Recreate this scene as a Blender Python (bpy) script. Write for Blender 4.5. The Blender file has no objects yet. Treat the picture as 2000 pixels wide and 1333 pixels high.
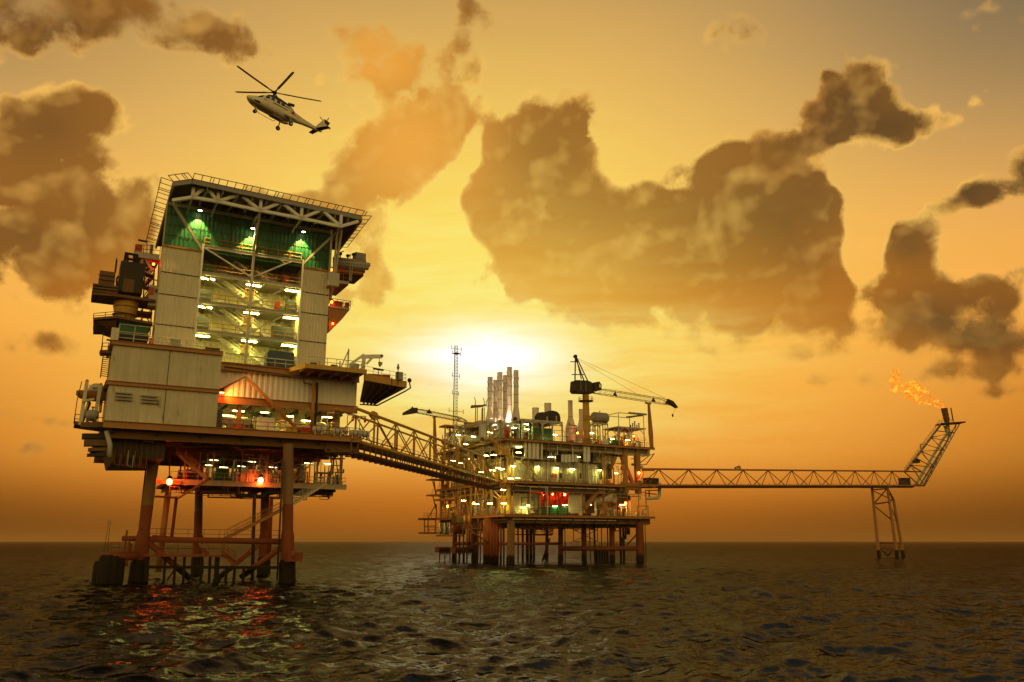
import bpy, math, random
import numpy as np
from mathutils import Vector, Matrix

random.seed(7)
SC = bpy.context.scene
COL = SC.collection
PI = math.pi
R = math.radians


def lin(c, g=1.0):
    """display colour 0..255 to a linear colour"""
    out = []
    for v in c:
        v = v / 255.0
        v = v / 12.92 if v <= 0.04045 else ((v + 0.055) / 1.055) ** 2.4
        out.append(v * g)
    return (*out, 1.0)


# ------------------------------------------------------------------ camera and measuring frames
FPX, PITCH, CAM_Z = 1600.0, math.atan(391 / 1600), 5.0
_c, _s = math.cos(PITCH), math.sin(PITCH)


def ray(px, py):
    x = (px - 1000) / FPX
    y = (666.5 - py) / FPX
    return (x, _c - y * _s, _s + y * _c)


class Frame:
    """a platform's own axes: u along its front, v away into its depth, z up; measures the photograph on planes of known depth"""

    def __init__(f, px, dist, yaw):
        d = ray(px, 1057.5)
        f.o = (d[0] / d[1] * dist, dist)
        f.yaw = R(yaw)
        f.u = (math.cos(f.yaw), math.sin(f.yaw))
        f.v = (-math.sin(f.yaw), math.cos(f.yaw))

    def p(f, px, py, v):
        d = ray(px, py)
        t = (v + f.o[0] * f.v[0] + f.o[1] * f.v[1]) / (d[0] * f.v[0] + d[1] * f.v[1])
        X, Y = t * d[0] - f.o[0], t * d[1] - f.o[1]
        return Vector((X * f.u[0] + Y * f.u[1], v, CAM_Z + t * d[2]))

    def pu(f, px, py, u):
        d = ray(px, py)
        t = (u + f.o[0] * f.u[0] + f.o[1] * f.u[1]) / (d[0] * f.u[0] + d[1] * f.u[1])
        X, Y = t * d[0] - f.o[0], t * d[1] - f.o[1]
        return Vector((u, X * f.v[0] + Y * f.v[1], CAM_Z + t * d[2]))

    def uu(f, px, py, v):
        return f.p(px, py, v).x

    def zz(f, px, py, v):
        return f.p(px, py, v).z

    def g(f, px, py, z):
        d = ray(px, py)
        t = (z - CAM_Z) / d[2]
        X, Y = t * d[0] - f.o[0], t * d[1] - f.o[1]
        return Vector((X * f.u[0] + Y * f.u[1], X * f.v[0] + Y * f.v[1], z))

    def w(f, q):
        return Vector((f.o[0] + q[0] * f.u[0] + q[1] * f.v[0], f.o[1] + q[0] * f.u[1] + q[1] * f.v[1], q[2]))


    def loc(f, w):
        X, Y = w[0] - f.o[0], w[1] - f.o[1]
        return Vector((X * f.u[0] + Y * f.u[1], X * f.v[0] + Y * f.v[1], w[2]))


def W(px, py, dist):
    """world point seen at a photo position, dist metres ahead"""
    d = ray(px, py)
    return Vector((d[0] / d[1] * dist, dist, CAM_Z + d[2] / d[1] * dist))


LF = Frame(420, 103, 28.8)
RF = Frame(995, 190, 28.8)

cam_d = bpy.data.cameras.new("camera")
cam_d.sensor_width = 36
cam_d.lens = FPX / 2000 * 36
cam_d.clip_start = 0.1
cam_d.clip_end = 90000
cam = bpy.data.objects.new("camera", cam_d)
COL.objects.link(cam)
cam.location = (0, 0, CAM_Z)
cam.rotation_euler = (PI / 2 + PITCH, 0, 0)
SC.camera = cam
SC.view_settings.view_transform = "Standard"
SC.view_settings.look = "None"
SC.view_settings.exposure = 0
SC.view_settings.gamma = 1
SC.render.engine = "CYCLES"
SC.cycles.use_denoising = True
SC.cycles.max_bounces = 5
SC.cycles.diffuse_bounces = 3
SC.cycles.glossy_bounces = 3
SC.cycles.transparent_max_bounces = 6
SC.cycles.sample_clamp_indirect = 4
SC.cycles.caustics_reflective = False
SC.cycles.caustics_refractive = False


# ------------------------------------------------------------------ node helpers
class NT:
    def __init__(n, tree):
        n.t = tree
        tree.nodes.clear()

    def new(n, typ, **kw):
        x = n.t.nodes.new(typ)
        for k, v in kw.items():
            setattr(x, k, v)
        return x

    def put(n, sock, val):
        if isinstance(val, bpy.types.NodeSocket):
            n.t.links.new(val, sock)
        else:
            sock.default_value = val

    def m(n, op, a, b=0.0, c=0.0, clamp=False):
        x = n.new("ShaderNodeMath", operation=op, use_clamp=clamp)
        for i, v in enumerate((a, b, c)):
            n.put(x.inputs[i], v)
        return x.outputs[0]

    def vm(n, op, a, b=(0, 0, 0), scale=None):
        x = n.new("ShaderNodeVectorMath", operation=op)
        n.put(x.inputs[0], a)
        if op not in ("LENGTH", "NORMALIZE", "SCALE"):
            n.put(x.inputs[1], b)
        if scale is not None:
            n.put(x.inputs["Scale"], scale)
        return x.outputs["Value"] if op in ("DOT_PRODUCT", "LENGTH") else x.outputs[0]

    def mix(n, f, a, b, blend="MIX"):
        x = n.new("ShaderNodeMix", data_type="RGBA", blend_type=blend)
        n.put(x.inputs[0], f)
        n.put(x.inputs[6], a)
        n.put(x.inputs[7], b)
        return x.outputs[2]

    def sm(n, v, a, b, c=0.0, d=1.0, kind="SMOOTHSTEP"):
        x = n.new("ShaderNodeMapRange", interpolation_type=kind)
        for i, q in enumerate((v, a, b, c, d)):
            n.put(x.inputs[i], q)
        return x.outputs[0]

    def ramp(n, f, stops, interp="LINEAR"):
        x = n.new("ShaderNodeValToRGB")
        x.color_ramp.interpolation = interp
        e = x.color_ramp.elements
        while len(e) < len(stops):
            e.new(0.5)
        for k, (p, c) in enumerate(stops):
            e[k].position = p
            e[k].color = c
        n.put(x.inputs[0], f)
        return x.outputs[0]

    def noise(n, vec, scale, detail=4, rough=0.5, dist=0.0, out=0, typ=None):
        x = n.new("ShaderNodeTexNoise")
        if typ:
            x.noise_type = typ
        n.put(x.inputs["Vector"], vec)
        x.inputs["Scale"].default_value = scale
        x.inputs["Detail"].default_value = detail
        x.inputs["Roughness"].default_value = rough
        x.inputs["Distortion"].default_value = dist
        return x.outputs[out]


# ------------------------------------------------------------------ sky
def st(px, py):
    d = Vector(ray(px, py)).normalized()
    return Vector((2 * d.x / (1 + d.y), 2 * d.z / (1 + d.y), 0))


CLOUDS = [  # photo position, radii, tilt, weight
    # bank at the western edge
    (20, 330, 90, 95, 0, 1.0), (100, 250, 75, 80, 0, 1.0), (190, 225, 42, 50, 0, .75), (120, 360, 100, 90, 0, .9), (60, 450, 130, 80, 0, .95),
    (200, 440, 90, 60, 20, .75), (255, 400, 45, 40, 0, .4), (150, 520, 120, 60, 0, .55), (20, 560, 100, 40, 0, .4),
    (85, 668, 75, 28, 0, .85), (90, 815, 90, 18, 0, .5), (60, 880, 160, 30, 0, .3), (330, 380, 60, 30, 0, .3),
    # high dark streaks
    (60, 40, 150, 55, -15, .95), (230, 15, 190, 34, 0, .7), (430, 85, 120, 38, 10, .7), (330, 50, 120, 40, 15, .5), (920, 60, 45, 75, 15, .62), (940, 20, 60, 30, 0, .4), (1440, 55, 60, 32, 10, .55), (890, 130, 40, 50, 0, .3),
    (500, 372, 70, 18, 10, .6), (600, 385, 60, 16, 10, .5),
    # bright middle tower of cloud
    (735, 355, 85, 45, -20, .95), (810, 290, 75, 70, -30, .95), (880, 240, 60, 45, 0, .8), (840, 215, 40, 30, 0, .55), (700, 310, 50, 40, 0, .6), (760, 125, 90, 52, 20, .8), (715, 65, 60, 34, 10, .6), (800, 160, 60, 30, 10, .4), (700, 400, 70, 35, 0, .55),
    (690, 570, 60, 50, 0, .42), (745, 520, 40, 70, 0, .40), (700, 480, 40, 40, 0, .35), (1195, 690, 70, 22, 0, .38), (1170, 735, 90, 18, 0, .34), (780, 770, 70, 22, 15, .36), (1390, 690, 70, 26, 0, .3), (330, 560, 60, 40, 0, .28), 
    # the big cloud
    (1040, 330, 95, 80, 0, 1.0), (1060, 265, 65, 45, 0, .85), (1140, 258, 48, 38, -15, .85), (1010, 390, 80, 70, 0, .9), (985, 300, 50, 40, 0, .5), (1080, 450, 110, 70, 0, 1.0), (1200, 470, 110, 75, 0, 1.0), (1255, 400, 50, 50, 0, .8),
    (1180, 400, 60, 50, 0, .35), (1320, 480, 120, 100, 0, 1.0), (1400, 400, 70, 70, 0, .95), (1410, 325, 36, 26, 0, .7), (1500, 360, 70, 75, 0, .95), (1480, 310, 40, 30, 0, .4), (1560, 400, 70, 80, 0, .8), (1470, 500, 130, 90, 0, 1.0), (1590, 480, 70, 75, 0, .95), (1350, 575, 240, 42, 4, 1.0),
    (1140, 540, 110, 50, 20, .75), (1550, 590, 120, 40, 0, .8), (1640, 440, 32, 35, 0, .5), (1600, 560, 70, 40, 0, .7), (950, 440, 50, 50, 0, .35), (1000, 500, 50, 40, 20, .3), (930, 370, 45, 45, 0, .4),
    # dark clouds to the east
    (1640, 180, 62, 55, 0, .85), (1680, 240, 80, 50, 0, .8), (1570, 265, 80, 40, -20, .75), (1760, 250, 60, 22, 20, .6), (1620, 310, 90, 26, 0, .5), (1830, 235, 60, 22, 10, .4), (1900, 385, 75, 24, -10, .75), (1985, 345, 60, 55, 0, .85), (1660, 380, 50, 30, 0, .4),
    (1960, 20, 90, 60, 0, .25),
    (1785, 475, 58, 42, 0, 1.0), (1770, 520, 55, 35, 0, .6), (1800, 590, 130, 55, 0, 1.05), (1730, 620, 60, 40, 0, .6), (1900, 590, 85, 55, 0, .9), (1880, 650, 140, 45, 10, .95), (1960, 680, 90, 45, 0, .9), (1760, 660, 80, 30, 0, .6), (1960, 580, 30, 40, 0, .4),
    (1640, 650, 100, 26, 0, .45), (1350, 675, 70, 22, 10, .55), (1500, 690, 60, 24, 0, .35), (1900, 730, 120, 18, 0, .4), (1600, 690, 90, 22, 0, .45), (1680, 745, 100, 18, 0, .3), (1960, 770, 90, 18, 0, .4),
    (866, 385, 42, 90, 25, -1.2), (926, 285, 17, 42, 20, -1.0), (925, 365, 36, 44, 0, .7), (900, 470, 60, 60, 0, -.5), (1690, 440, 36, 110, 0, -1.6), (1668, 575, 28, 70, 0, -1.2), (1880, 500, 50, 40, 0, -.6), (1660, 350, 40, 30, 0, -.6), (1565, 318, 85, 22, -15, -1.0), (1240, 320, 60, 60, 0, -.6), (1640, 335, 50, 20, 0, -.5), (70, 300, 30, 16, 0, -.2),
    (1290, 568, 200, 44, 3, .8), (1540, 590, 90, 30, 0, .5), (1300, 690, 260, 30, 0, -.35), (250, 470, 40, 60, 0, .4), (1660, 150, 50, 30, 0, .5), (1120, 560, 80, 40, 25, .4), (1480, 585, 140, 40, 0, .5),
    (1180, 690, 70, 16, 0, .30), (1500, 760, 120, 16, 0, .25),
]


DARK = [(1030, 310, 100, 75, .85), (1150, 440, 90, 60, .4), (1400, 420, 140, 80, .75), (1560, 450, 90, 120, .75), (1350, 520, 200, 50, .3), (1785, 480, 55, 45, .8), (1810, 610, 120, 60, .85), (1930, 650, 100, 55, 1.0),
        (1640, 200, 90, 80, 1.0), (1570, 275, 90, 45, .7), (1760, 250, 80, 40, .9), (90, 250, 90, 70, .7), (40, 470, 120, 80, 1.0), (190, 430, 60, 50, .4), (1985, 345, 80, 60, 1.0), (1890, 385, 70, 40, .9), (80, 45, 150, 60, .9), (430, 80, 120, 40, .5), (925, 60, 60, 80, .7), (1440, 50, 70, 40, .6), (85, 670, 70, 28, .5)]


def build_world():
    world = bpy.data.worlds.new("World")
    SC.world = world
    world.use_nodes = True
    n = NT(world.node_tree)
    tc = n.new("ShaderNodeTexCoord")
    d = n.vm("NORMALIZE", tc.outputs["Generated"])
    sep = n.new("ShaderNodeSeparateXYZ")
    n.put(sep.inputs[0], d)
    X, Y, Z = sep.outputs
    den = n.m("MAXIMUM", n.m("ADD", Y, 1.0), 0.08)
    S = n.m("DIVIDE", n.m("MULTIPLY", X, 2.0), den)
    T = n.m("DIVIDE", n.m("MULTIPLY", Z, 2.0), den)
    cb = n.new("ShaderNodeCombineXYZ")
    n.put(cb.inputs[0], S)
    n.put(cb.inputs[1], T)
    P = cb.outputs[0]
    # slow warp that breaks the outlines of the banks
    wv = n.vm("SUBTRACT", n.noise(P, 7, 3, .5, out=1), (.5, .5, .5))
    Pw = n.vm("ADD", P, n.vm("SCALE", wv, scale=0.035))
    acc, Pk = 0.0, Pw
    for i, (px, py, rx, ry, ang, amp) in enumerate(CLOUDS):
        if i and i % 12 == 0:  # makes the shader compile the banks one dozen after another
            Pk = n.vm("ADD", Pw, n.vm("SCALE", (1e-9, 0, 0), scale=acc))
        c = st(px, py)
        k = (st(px + 4, py) - c).length / 4
        mp = n.new("ShaderNodeMapping", vector_type="TEXTURE")
        n.put(mp.inputs[0], Pk)
        mp.inputs[1].default_value = c
        mp.inputs[2].default_value = (0, 0, R(-ang))
        mp.inputs[3].default_value = (rx * k * 1.17, ry * k * 1.17, 1)
        d2 = n.vm("DOT_PRODUCT", mp.outputs[0], mp.outputs[0])
        acc = n.m("MULTIPLY_ADD", n.m("POWER", 0.3679, d2), amp, acc)
    F = n.m("SUBTRACT", 1.0, n.m("POWER", 0.3679, n.m("MULTIPLY", acc, 1.62)))
    q3 = (Pw, n.vm("ADD", Pw, (-.011, .012, 0)))
    fb = n.noise(q3[0], 13, 9, .60)
    fb2 = n.noise(q3[1], 13, 3, .5)
    fb1 = n.noise(q3[0], 13, 3, .5)
    vo = n.new("ShaderNodeTexVoronoi", feature="SMOOTH_F1")
    n.put(vo.inputs["Vector"], n.vm("ADD", Pw, n.vm("SCALE", n.vm("SUBTRACT", n.noise(P, 34, 3, .55, out=1), (.5, .5, .5)), scale=0.022)))
    vo.inputs["Scale"].default_value = 30
    vo.inputs["Smoothness"].default_value = .3
    puff = n.m("SUBTRACT", .50, vo.outputs["Distance"])
    ns = n.m("ADD", n.m("MULTIPLY_ADD", n.m("SUBTRACT", fb, .5), 1.55, n.m("MULTIPLY", puff, .50)), n.m("MULTIPLY", n.m("SUBTRACT", n.noise(Pw, 38, 4, .55), .5), .50))
    dens = n.m("ADD", F, ns)
    sun = st(945, 700)
    rel = n.vm("SUBTRACT", P, sun)

    def glow(sx, sy, off=(0, 0, 0)):
        q = n.vm("MULTIPLY", n.vm("SUBTRACT", rel, off), (1 / sx, 1 / sy, 1))
        return n.m("POWER", 0.3679, n.vm("DOT_PRODUCT", q, q))

    g_core = glow(.085, .036)
    g_in = glow(.27, .18)
    g_mid = glow(.32, .25, (-.02, .05, 0))
    g_wide = glow(.62, .48)
    # clear sky: by height, then the glow round the sun
    Tq = n.m("MULTIPLY", T, 1.0)
    base = n.ramp(n.m("DIVIDE", n.m("MAXIMUM", Tq, 0.0), 1.4), [
        (0.0, lin((150, 88, 24))), (.05, lin((216, 126, 40))), (.10, lin((246, 158, 58))), (.18, lin((252, 184, 86))),
        (.28, lin((236, 184, 104))), (.36, lin((206, 172, 114))), (.48, lin((162, 139, 100))), (.66, lin((86, 70, 48))), (1.0, lin((40, 34, 26)))])
    base = n.mix(1.0, base, (1.06, .94, .90, 1), "MULTIPLY")
    side = n.sm(n.m("ABSOLUTE", n.m("SUBTRACT", S, sun.x)), .30, .95, 0, 1)
    grey = n.m("MULTIPLY", n.sm(n.m("SUBTRACT", S, sun.x), .12, .62, 0, 1), n.sm(T, .30, .66, 0, 1))
    base = n.mix(n.m("MULTIPLY", grey, .92), base, lin((86, 93, 88)))
    greyw = n.m("MULTIPLY", n.sm(n.m("SUBTRACT", sun.x, S), .15, .6, 0, 1), n.sm(T, .35, .66, 0, 1))
    base = n.mix(n.m("MULTIPLY", greyw, .75), base, lin((122, 106, 78)))
    wings = n.m("MULTIPLY", n.sm(n.m("ABSOLUTE", n.m("SUBTRACT", S, sun.x)), .26, .66), n.sm(T, .30, .04))
    base = n.mix(n.m("MULTIPLY", wings, .9), base, lin((138, 76, 18)))
    base = n.mix(n.m("MULTIPLY", side, .40), base, n.mix(1.0, base, lin((200, 185, 150)), "MULTIPLY"))
    streak = n.noise(n.vm("MULTIPLY", P, (2.2, 9, 1)), 3, 5, .55)
    base = n.mix(n.m("MULTIPLY", n.sm(streak, .35, .75), .30), base, n.mix(1.0, base, (1.25, 1.12, .95, 1), "MULTIPLY"))
    low = n.sm(T, -.02, .11, .0, 1)
    lowg = n.sm(T, .04, .16, .0, 1)
    sky = n.mix(n.m("MULTIPLY", n.m("MULTIPLY", g_wide, .68), low), base, lin((255, 186, 72)))
    sky = n.mix(n.m("MULTIPLY", n.m("MULTIPLY", g_mid, .96), lowg), sky, lin((255, 228, 96)))
    warm_low = n.m("MULTIPLY", glow(.55, .16, (0, -.18, 0)), n.sm(T, -.02, .16, .25, .75))
    sky = n.mix(warm_low, sky, lin((240, 136, 34)))
    # cloud light: thin edges glow, thick hearts darken
    alpha = n.sm(dens, .36, n.m("ADD", n.sm(T, .50, .62, .55, .95), n.sm(T, .31, .235, 0, .34)))
    thick = n.sm(n.m("MULTIPLY_ADD", ns, .75, n.m("MULTIPLY", F, 1.0)), .40, .76)
    emb = n.m("MULTIPLY", n.m("SUBTRACT", fb1, fb2), 5.0)
    rim = n.mix(g_wide, lin((236, 170, 84)), lin((255, 214, 104)))
    rmask = n.m("MULTIPLY", n.sm(n.noise(Pw, 7, 3, .5), .28, .54), 1.0)
    rim = n.mix(rmask, n.mix(g_wide, lin((186, 130, 66)), lin((232, 168, 72))), rim)
    east = n.sm(n.m("SUBTRACT", S, sun.x), .15, .75)
    heart_far = n.mix(east, lin((138, 88, 34)), lin((112, 74, 32)))
    heart = n.mix(n.m("MULTIPLY", n.sm(g_wide, .2, .75), .85), heart_far, n.mix(n.sm(T, .27, .42), lin((188, 106, 22)), lin((142, 88, 34))))
    dk = 0.0
    for (px, py, rx, ry, amp) in DARK:
        c = st(px, py)
        k = (st(px + 4, py) - c).length / 4
        q = n.vm("MULTIPLY", n.vm("SUBTRACT", Pw, c), (1 / (rx * k), 1 / (ry * k), 0))
        dk = n.m("MULTIPLY_ADD", n.m("POWER", 0.3679, n.vm("DOT_PRODUCT", q, q)), amp, dk)
    dk = n.m("MULTIPLY", n.m("MINIMUM", dk, 1.0), n.sm(fb1, .30, .62, .65, 1.0))
    rim = n.mix(n.m("MULTIPLY", n.sm(T, .33, .26), .55), rim, heart)
    heart = n.mix(n.m("MULTIPLY", dk, .92), heart, n.mix(east, lin((98, 62, 28)), lin((64, 50, 34))))
    heart = n.mix(n.m("MULTIPLY", g_in, .8), heart, lin((255, 196, 70)))
    bright = n.m("MAXIMUM", glow(.115, .11, st(800, 285) - sun), glow(.10, .075, st(745, 120) - sun))
    heart = n.mix(n.m("MULTIPLY", bright, .9), heart, lin((244, 168, 66)))
    lit = n.m("MULTIPLY", n.m("ADD", thick, n.m("MULTIPLY", emb, -.50), clamp=True), .97)
    ccol = n.mix(lit, rim, heart)
    ccol = n.mix(n.m("MULTIPLY", n.m("SUBTRACT", 1.0, n.sm(T, .0, .14)), .7), ccol, sky)
    sky = n.mix(n.m("MULTIPLY", alpha, .97), sky, ccol)
    # the sun behind thin cloud
    veil = n.sm(n.noise(n.vm("MULTIPLY", Pw, (2.0, 16, 1)), 2.6, 5, .6), .30, .66, .35, 1.15)
    sky = n.mix(n.m("MULTIPLY", n.m("MULTIPLY", n.m("MULTIPLY", g_in, .85), lowg), n.m("MULTIPLY", veil, n.m("SUBTRACT", 1.0, n.m("MULTIPLY", n.m("MULTIPLY", alpha, n.sm(T, .24, .30)), .8))), clamp=True), sky, lin((255, 242, 136)))
    g_core = n.m("MULTIPLY", g_core, n.m("MULTIPLY_ADD", veil, .45, .62))
    sky = n.mix(n.m("MINIMUM", n.m("MULTIPLY", g_core, 1.25), 1.0), sky, (1.25, 1.22, 1.1, 1))
    # haze band over the horizon
    hz = n.mix(n.sm(n.m("ABSOLUTE", n.m("SUBTRACT", S, -.02)), .05, .62), lin((168, 92, 18)), lin((80, 46, 10)))
    sky = n.mix(n.m("MULTIPLY", n.sm(T, .11, -.01), .88), sky, hz)
    # the sky behind the viewer: plain dusk, pale and warm
    back = n.ramp(n.m("ADD", Z, 0.0), [(0.0, lin((150, 118, 70))), (.25, lin((206, 172, 92))), (.7, lin((120, 116, 92))), (1, lin((60, 62, 56)))])
    sky = n.mix(n.sm(Y, .25, -.25), sky, n.mix(1.0, back, (BACK, BACK, BACK, 1), "MULTIPLY"))
    bg = n.new("ShaderNodeBackground")
    n.put(bg.inputs[0], sky)
    bg.inputs[1].default_value = 1.0
    out = n.new("ShaderNodeOutputWorld")
    n.t.links.new(bg.outputs[0], out.inputs[0])
    world.cycles.sampling_method = "MANUAL"
    world.cycles.sample_map_resolution = 256


BACK = 1.9
build_world()

sun_d = bpy.data.lights.new("sun", "SUN")
sun_d.energy = .06
sun_d.angle = R(14)
sun_d.color = (1, .72, .34)
sun_o = bpy.data.objects.new("sun", sun_d)
COL.objects.link(sun_o)
_d = Vector(ray(945, 690)).normalized()
sun_o.rotation_euler = _d.to_track_quat("Z", "Y").to_euler()


# ------------------------------------------------------------------ mesh builder
class MB:
    def __init__(s):
        s.v, s.f = [], []

    def add(s, vs, fs):
        b = len(s.v)
        s.v.extend(tuple(q) for q in vs)
        s.f.extend(tuple(i + b for i in f) for f in fs)
        return s

    def box(s, x0, x1, y0, y1, z0, z1):
        vs = [(x, y, z) for z in (z0, z1) for y in (y0, y1) for x in (x0, x1)]
        return s.add(vs, [(0, 2, 3, 1), (4, 5, 7, 6), (0, 1, 5, 4), (2, 6, 7, 3), (0, 4, 6, 2), (1, 3, 7, 5)])

    def bar(s, p, q, w, h=None, up=(0, 0, 1)):
        """beam of rectangular section, w across and h along up"""
        p, q = Vector(p), Vector(q)
        h = w if h is None else h
        d = (q - p).normalized()
        a = d.cross(Vector(up))
        if a.length < 1e-4:
            a = d.cross(Vector((1, 0, 0)))
        a.normalize()
        b = a.cross(d).normalized()
        vs = []
        for e in (p, q):
            for (i, j) in ((-1, -1), (1, -1), (1, 1), (-1, 1)):
                vs.append(e + a * (w / 2 * i) + b * (h / 2 * j))
        return s.add(vs, [(3, 2, 1, 0), (4, 5, 6, 7), (0, 1, 5, 4), (1, 2, 6, 5), (2, 3, 7, 6), (3, 0, 4, 7)])

    def ibeam(s, p, q, w, h, t=.06):
        p, q = Vector(p), Vector(q)
        z = Vector((0, 0, 1))
        s.bar(p, q, t, h)
        s.bar(p + z * (h / 2 - t / 2 + .002), q + z * (h / 2 - t / 2 + .002), w, t)
        s.bar(p - z * (h / 2 - t / 2 + .002), q - z * (h / 2 - t / 2 + .002), w, t)
        return s

    def tube(s, p, q, r0, r1=None, n=8, caps=True):
        p, q = Vector(p), Vector(q)
        r1 = r0 if r1 is None else r1
        d = (q - p)
        if d.length < 1e-6:
            return s
        d.normalize()
        a = d.cross(Vector((0, 0, 1)))
        if a.length < 1e-4:
            a = Vector((1, 0, 0))
        a.normalize()
        b = d.cross(a)
        vs, fs = [], []
        for e, r in ((p, r0), (q, r1)):
            for k in range(n):
                t = 2 * PI * k / n
                vs.append(e + a * (r * math.cos(t)) + b * (r * math.sin(t)))
        for k in range(n):
            j = (k + 1) % n
            fs.append((k, j, n + j, n + k))
        if caps:
            fs.append(tuple(range(n))[::-1])
            fs.append(tuple(range(n, 2 * n)))
        return s.add(vs, fs)

    def path(s, pts, r, n=8):
        """one continuous pipe through the points, mitred at the bends"""
        pts = [Vector(q) for q in pts]
        rings = []
        prev = None
        for i, q in enumerate(pts):
            d0 = (q - pts[i - 1]).normalized() if i else None
            d1 = (pts[i + 1] - q).normalized() if i < len(pts) - 1 else None
            d = ((d0 or d1) + (d1 or d0))
            d = d.normalized() if d.length > 1e-5 else (d0 or d1)
            k = 1.0
            if d0 and d1:
                k = 1 / max(.5, math.cos(d0.angle(d1) / 2))
            if prev is None:
                a = d.cross(Vector((0, 0, 1)))
                if a.length < 1e-3:
                    a = Vector((1, 0, 0))
            else:
                a = prev - d * prev.dot(d)
                if a.length < 1e-3:
                    a = d.cross(Vector((0.3, 1, .2)))
            a.normalize()
            prev = a
            b = d.cross(a)
            rings.append([q + a * (r * math.cos(2 * PI * j / n)) * 1.0 + b * (r * math.sin(2 * PI * j / n)) * k for j in range(n)])
        vs = [v for g in rings for v in g]
        fs = []
        for i in range(len(rings) - 1):
            for j in range(n):
                k = (j + 1) % n
                fs.append((i * n + j, i * n + k, (i + 1) * n + k, (i + 1) * n + j))
        fs.append(tuple(range(n))[::-1])
        m = (len(rings) - 1) * n
        fs.append(tuple(range(m, m + n)))
        return s.add(vs, fs)

    def lathe(s, prof, base=(0, 0, 0), axis=(0, 0, 1), n=16):
        base, ax = Vector(base), Vector(axis).normalized()
        a = ax.cross(Vector((0, 0, 1)))
        if a.length < 1e-4:
            a = Vector((1, 0, 0))
        a.normalize()
        b = ax.cross(a)
        vs, fs = [], []
        for (r, z) in prof:
            for k in range(n):
                t = 2 * PI * k / n
                vs.append(base + ax * z + a * (r * math.cos(t)) + b * (r * math.sin(t)))
        for i in range(len(prof) - 1):
            for k in range(n):
                j = (k + 1) % n
                fs.append((i * n + k, i * n + j, (i + 1) * n + j, (i + 1) * n + k))
        fs.append(tuple(range(n))[::-1])
        m = (len(prof) - 1) * n
        fs.append(tuple(range(m, m + n)))
        return s.add(vs, fs)

    def prism(s, poly, off):
        """a flat outline given thickness along off"""
        off = Vector(off)
        p = [Vector(q) for q in poly]
        n = len(p)
        fs = [tuple(range(n)), tuple(range(2 * n - 1, n - 1, -1))]
        for i in range(n):
            j = (i + 1) % n
            fs.append((j, i, n + i, n + j))
        return s.add(p + [q + off for q in p], fs)

    def sheet(s, p0, p1, z0, z1, pitch=.6, deep=.07, nrm=(0, -1, 0)):
        """profiled steel sheeting from p0 to p1 (both at z = 0), standing out along nrm"""
        p0, p1, nrm = Vector(p0), Vector(p1), Vector(nrm)
        L = (p1 - p0).length
        d = (p1 - p0) / L
        pts, x = [], 0.0
        while x < L:
            for fx, o in ((0, 0), (.34, 0), (.5, 1), (.84, 1)):
                if x + fx * pitch <= L:
                    pts.append((x + fx * pitch, o))
            x += pitch
        pts.append((L, 0))
        vs, fs = [], []
        for (q, o) in pts:
            b = p0 + d * q + nrm * (o * deep)
            vs += [(b.x, b.y, z0), (b.x, b.y, z1)]
        for i in range(len(pts) - 1):
            fs.append((2 * i, 2 * i + 2, 2 * i + 3, 2 * i + 1))
        return s.add(vs, fs)

    def rail(s, pts, h=1.1, gap=1.8, r=.045, mids=2):
        pts = [Vector(q) for q in pts]
        for i in range(len(pts) - 1):
            p, q = pts[i], pts[i + 1]
            L = (q - p).length
            k = max(1, round(L / gap))
            for m in range(1, mids + 1):
                z = Vector((0, 0, h * m / mids))
                s.tube(p + z, q + z, r, n=5)
            for j in range(k + 1):
                if j == 0 and i > 0:
                    continue
                a = p.lerp(q, j / k)
                s.tube(a, a + Vector((0, 0, h)), r, n=5)
        return s

    def stair(s, a, b, width, side, rails=True, step=.28):
        """a flight from a up to b; side is the unit vector across it"""
        a, b, side = Vector(a), Vector(b), Vector(side).normalized()
        o = side * width
        for e in (Vector(), o):
            s.bar(a + e, b + e, .08, .32)
        n = max(3, int(abs(b.z - a.z) / step))
        run = Vector((b.x - a.x, b.y - a.y, 0))
        t = run.normalized() * .26
        for i in range(1, n):
            p = a.lerp(b, i / n)
            s.prism([p - t / 2, p + t / 2, p + t / 2 + o, p - t / 2 + o], (0, 0, .05))
        if rails:
            for e in (Vector(), o):
                k = max(2, round((b - a).length / 1.6))
                for hh in (.55, 1.05):
                    s.tube(a + e + Vector((0, 0, hh)), b + e + Vector((0, 0, hh)), .035, n=5)
                for i in range(k + 1):
                    p = a.lerp(b, i / k) + e
                    s.tube(p, p + Vector((0, 0, 1.05)), .035, n=5)
        return s

    def build(s, name, mat, parent=None, smooth=False, loc=None):
        me = bpy.data.meshes.new(name)
        me.from_pydata(s.v, [], s.f)
        if smooth:
            me.polygons.foreach_set("use_smooth", [True] * len(me.polygons))
        me.materials.append(mat)
        me.update()
        o = bpy.data.objects.new(name, me)
        COL.objects.link(o)
        if parent is not None:
            o.parent = parent
        if loc is not None:
            o.location = loc
        if smooth == "auto":
            me.set_sharp_from_angle(angle=R(40))
        return o


USED = {}


def tag(o, label, cat, group=None, kind=None):
    if label:
        o["label"] = label
        USED.setdefault(label, []).append(group)
    if cat:
        o["category"] = cat
    if group:
        o["group"] = group
    if kind:
        o["kind"] = kind
    return o


def thing(name, label, cat, loc=(0, 0, 0), rz=0.0, group=None):
    o = bpy.data.objects.new(name, None)
    o.empty_display_size = .5
    COL.objects.link(o)
    o.location = loc
    o.rotation_euler = (0, 0, rz)
    return tag(o, label, cat, group)


def frame_thing(name, label, cat, F, q=(0, 0, 0), group=None, turn=0.0):
    return thing(name, label, cat, F.w(q), F.yaw + turn, group)


def copy_tree(o, parent=None):
    c = o.copy()
    COL.objects.link(c)
    c.parent = parent
    for ch in list(o.children):
        copy_tree(ch, c)
    return c


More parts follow.
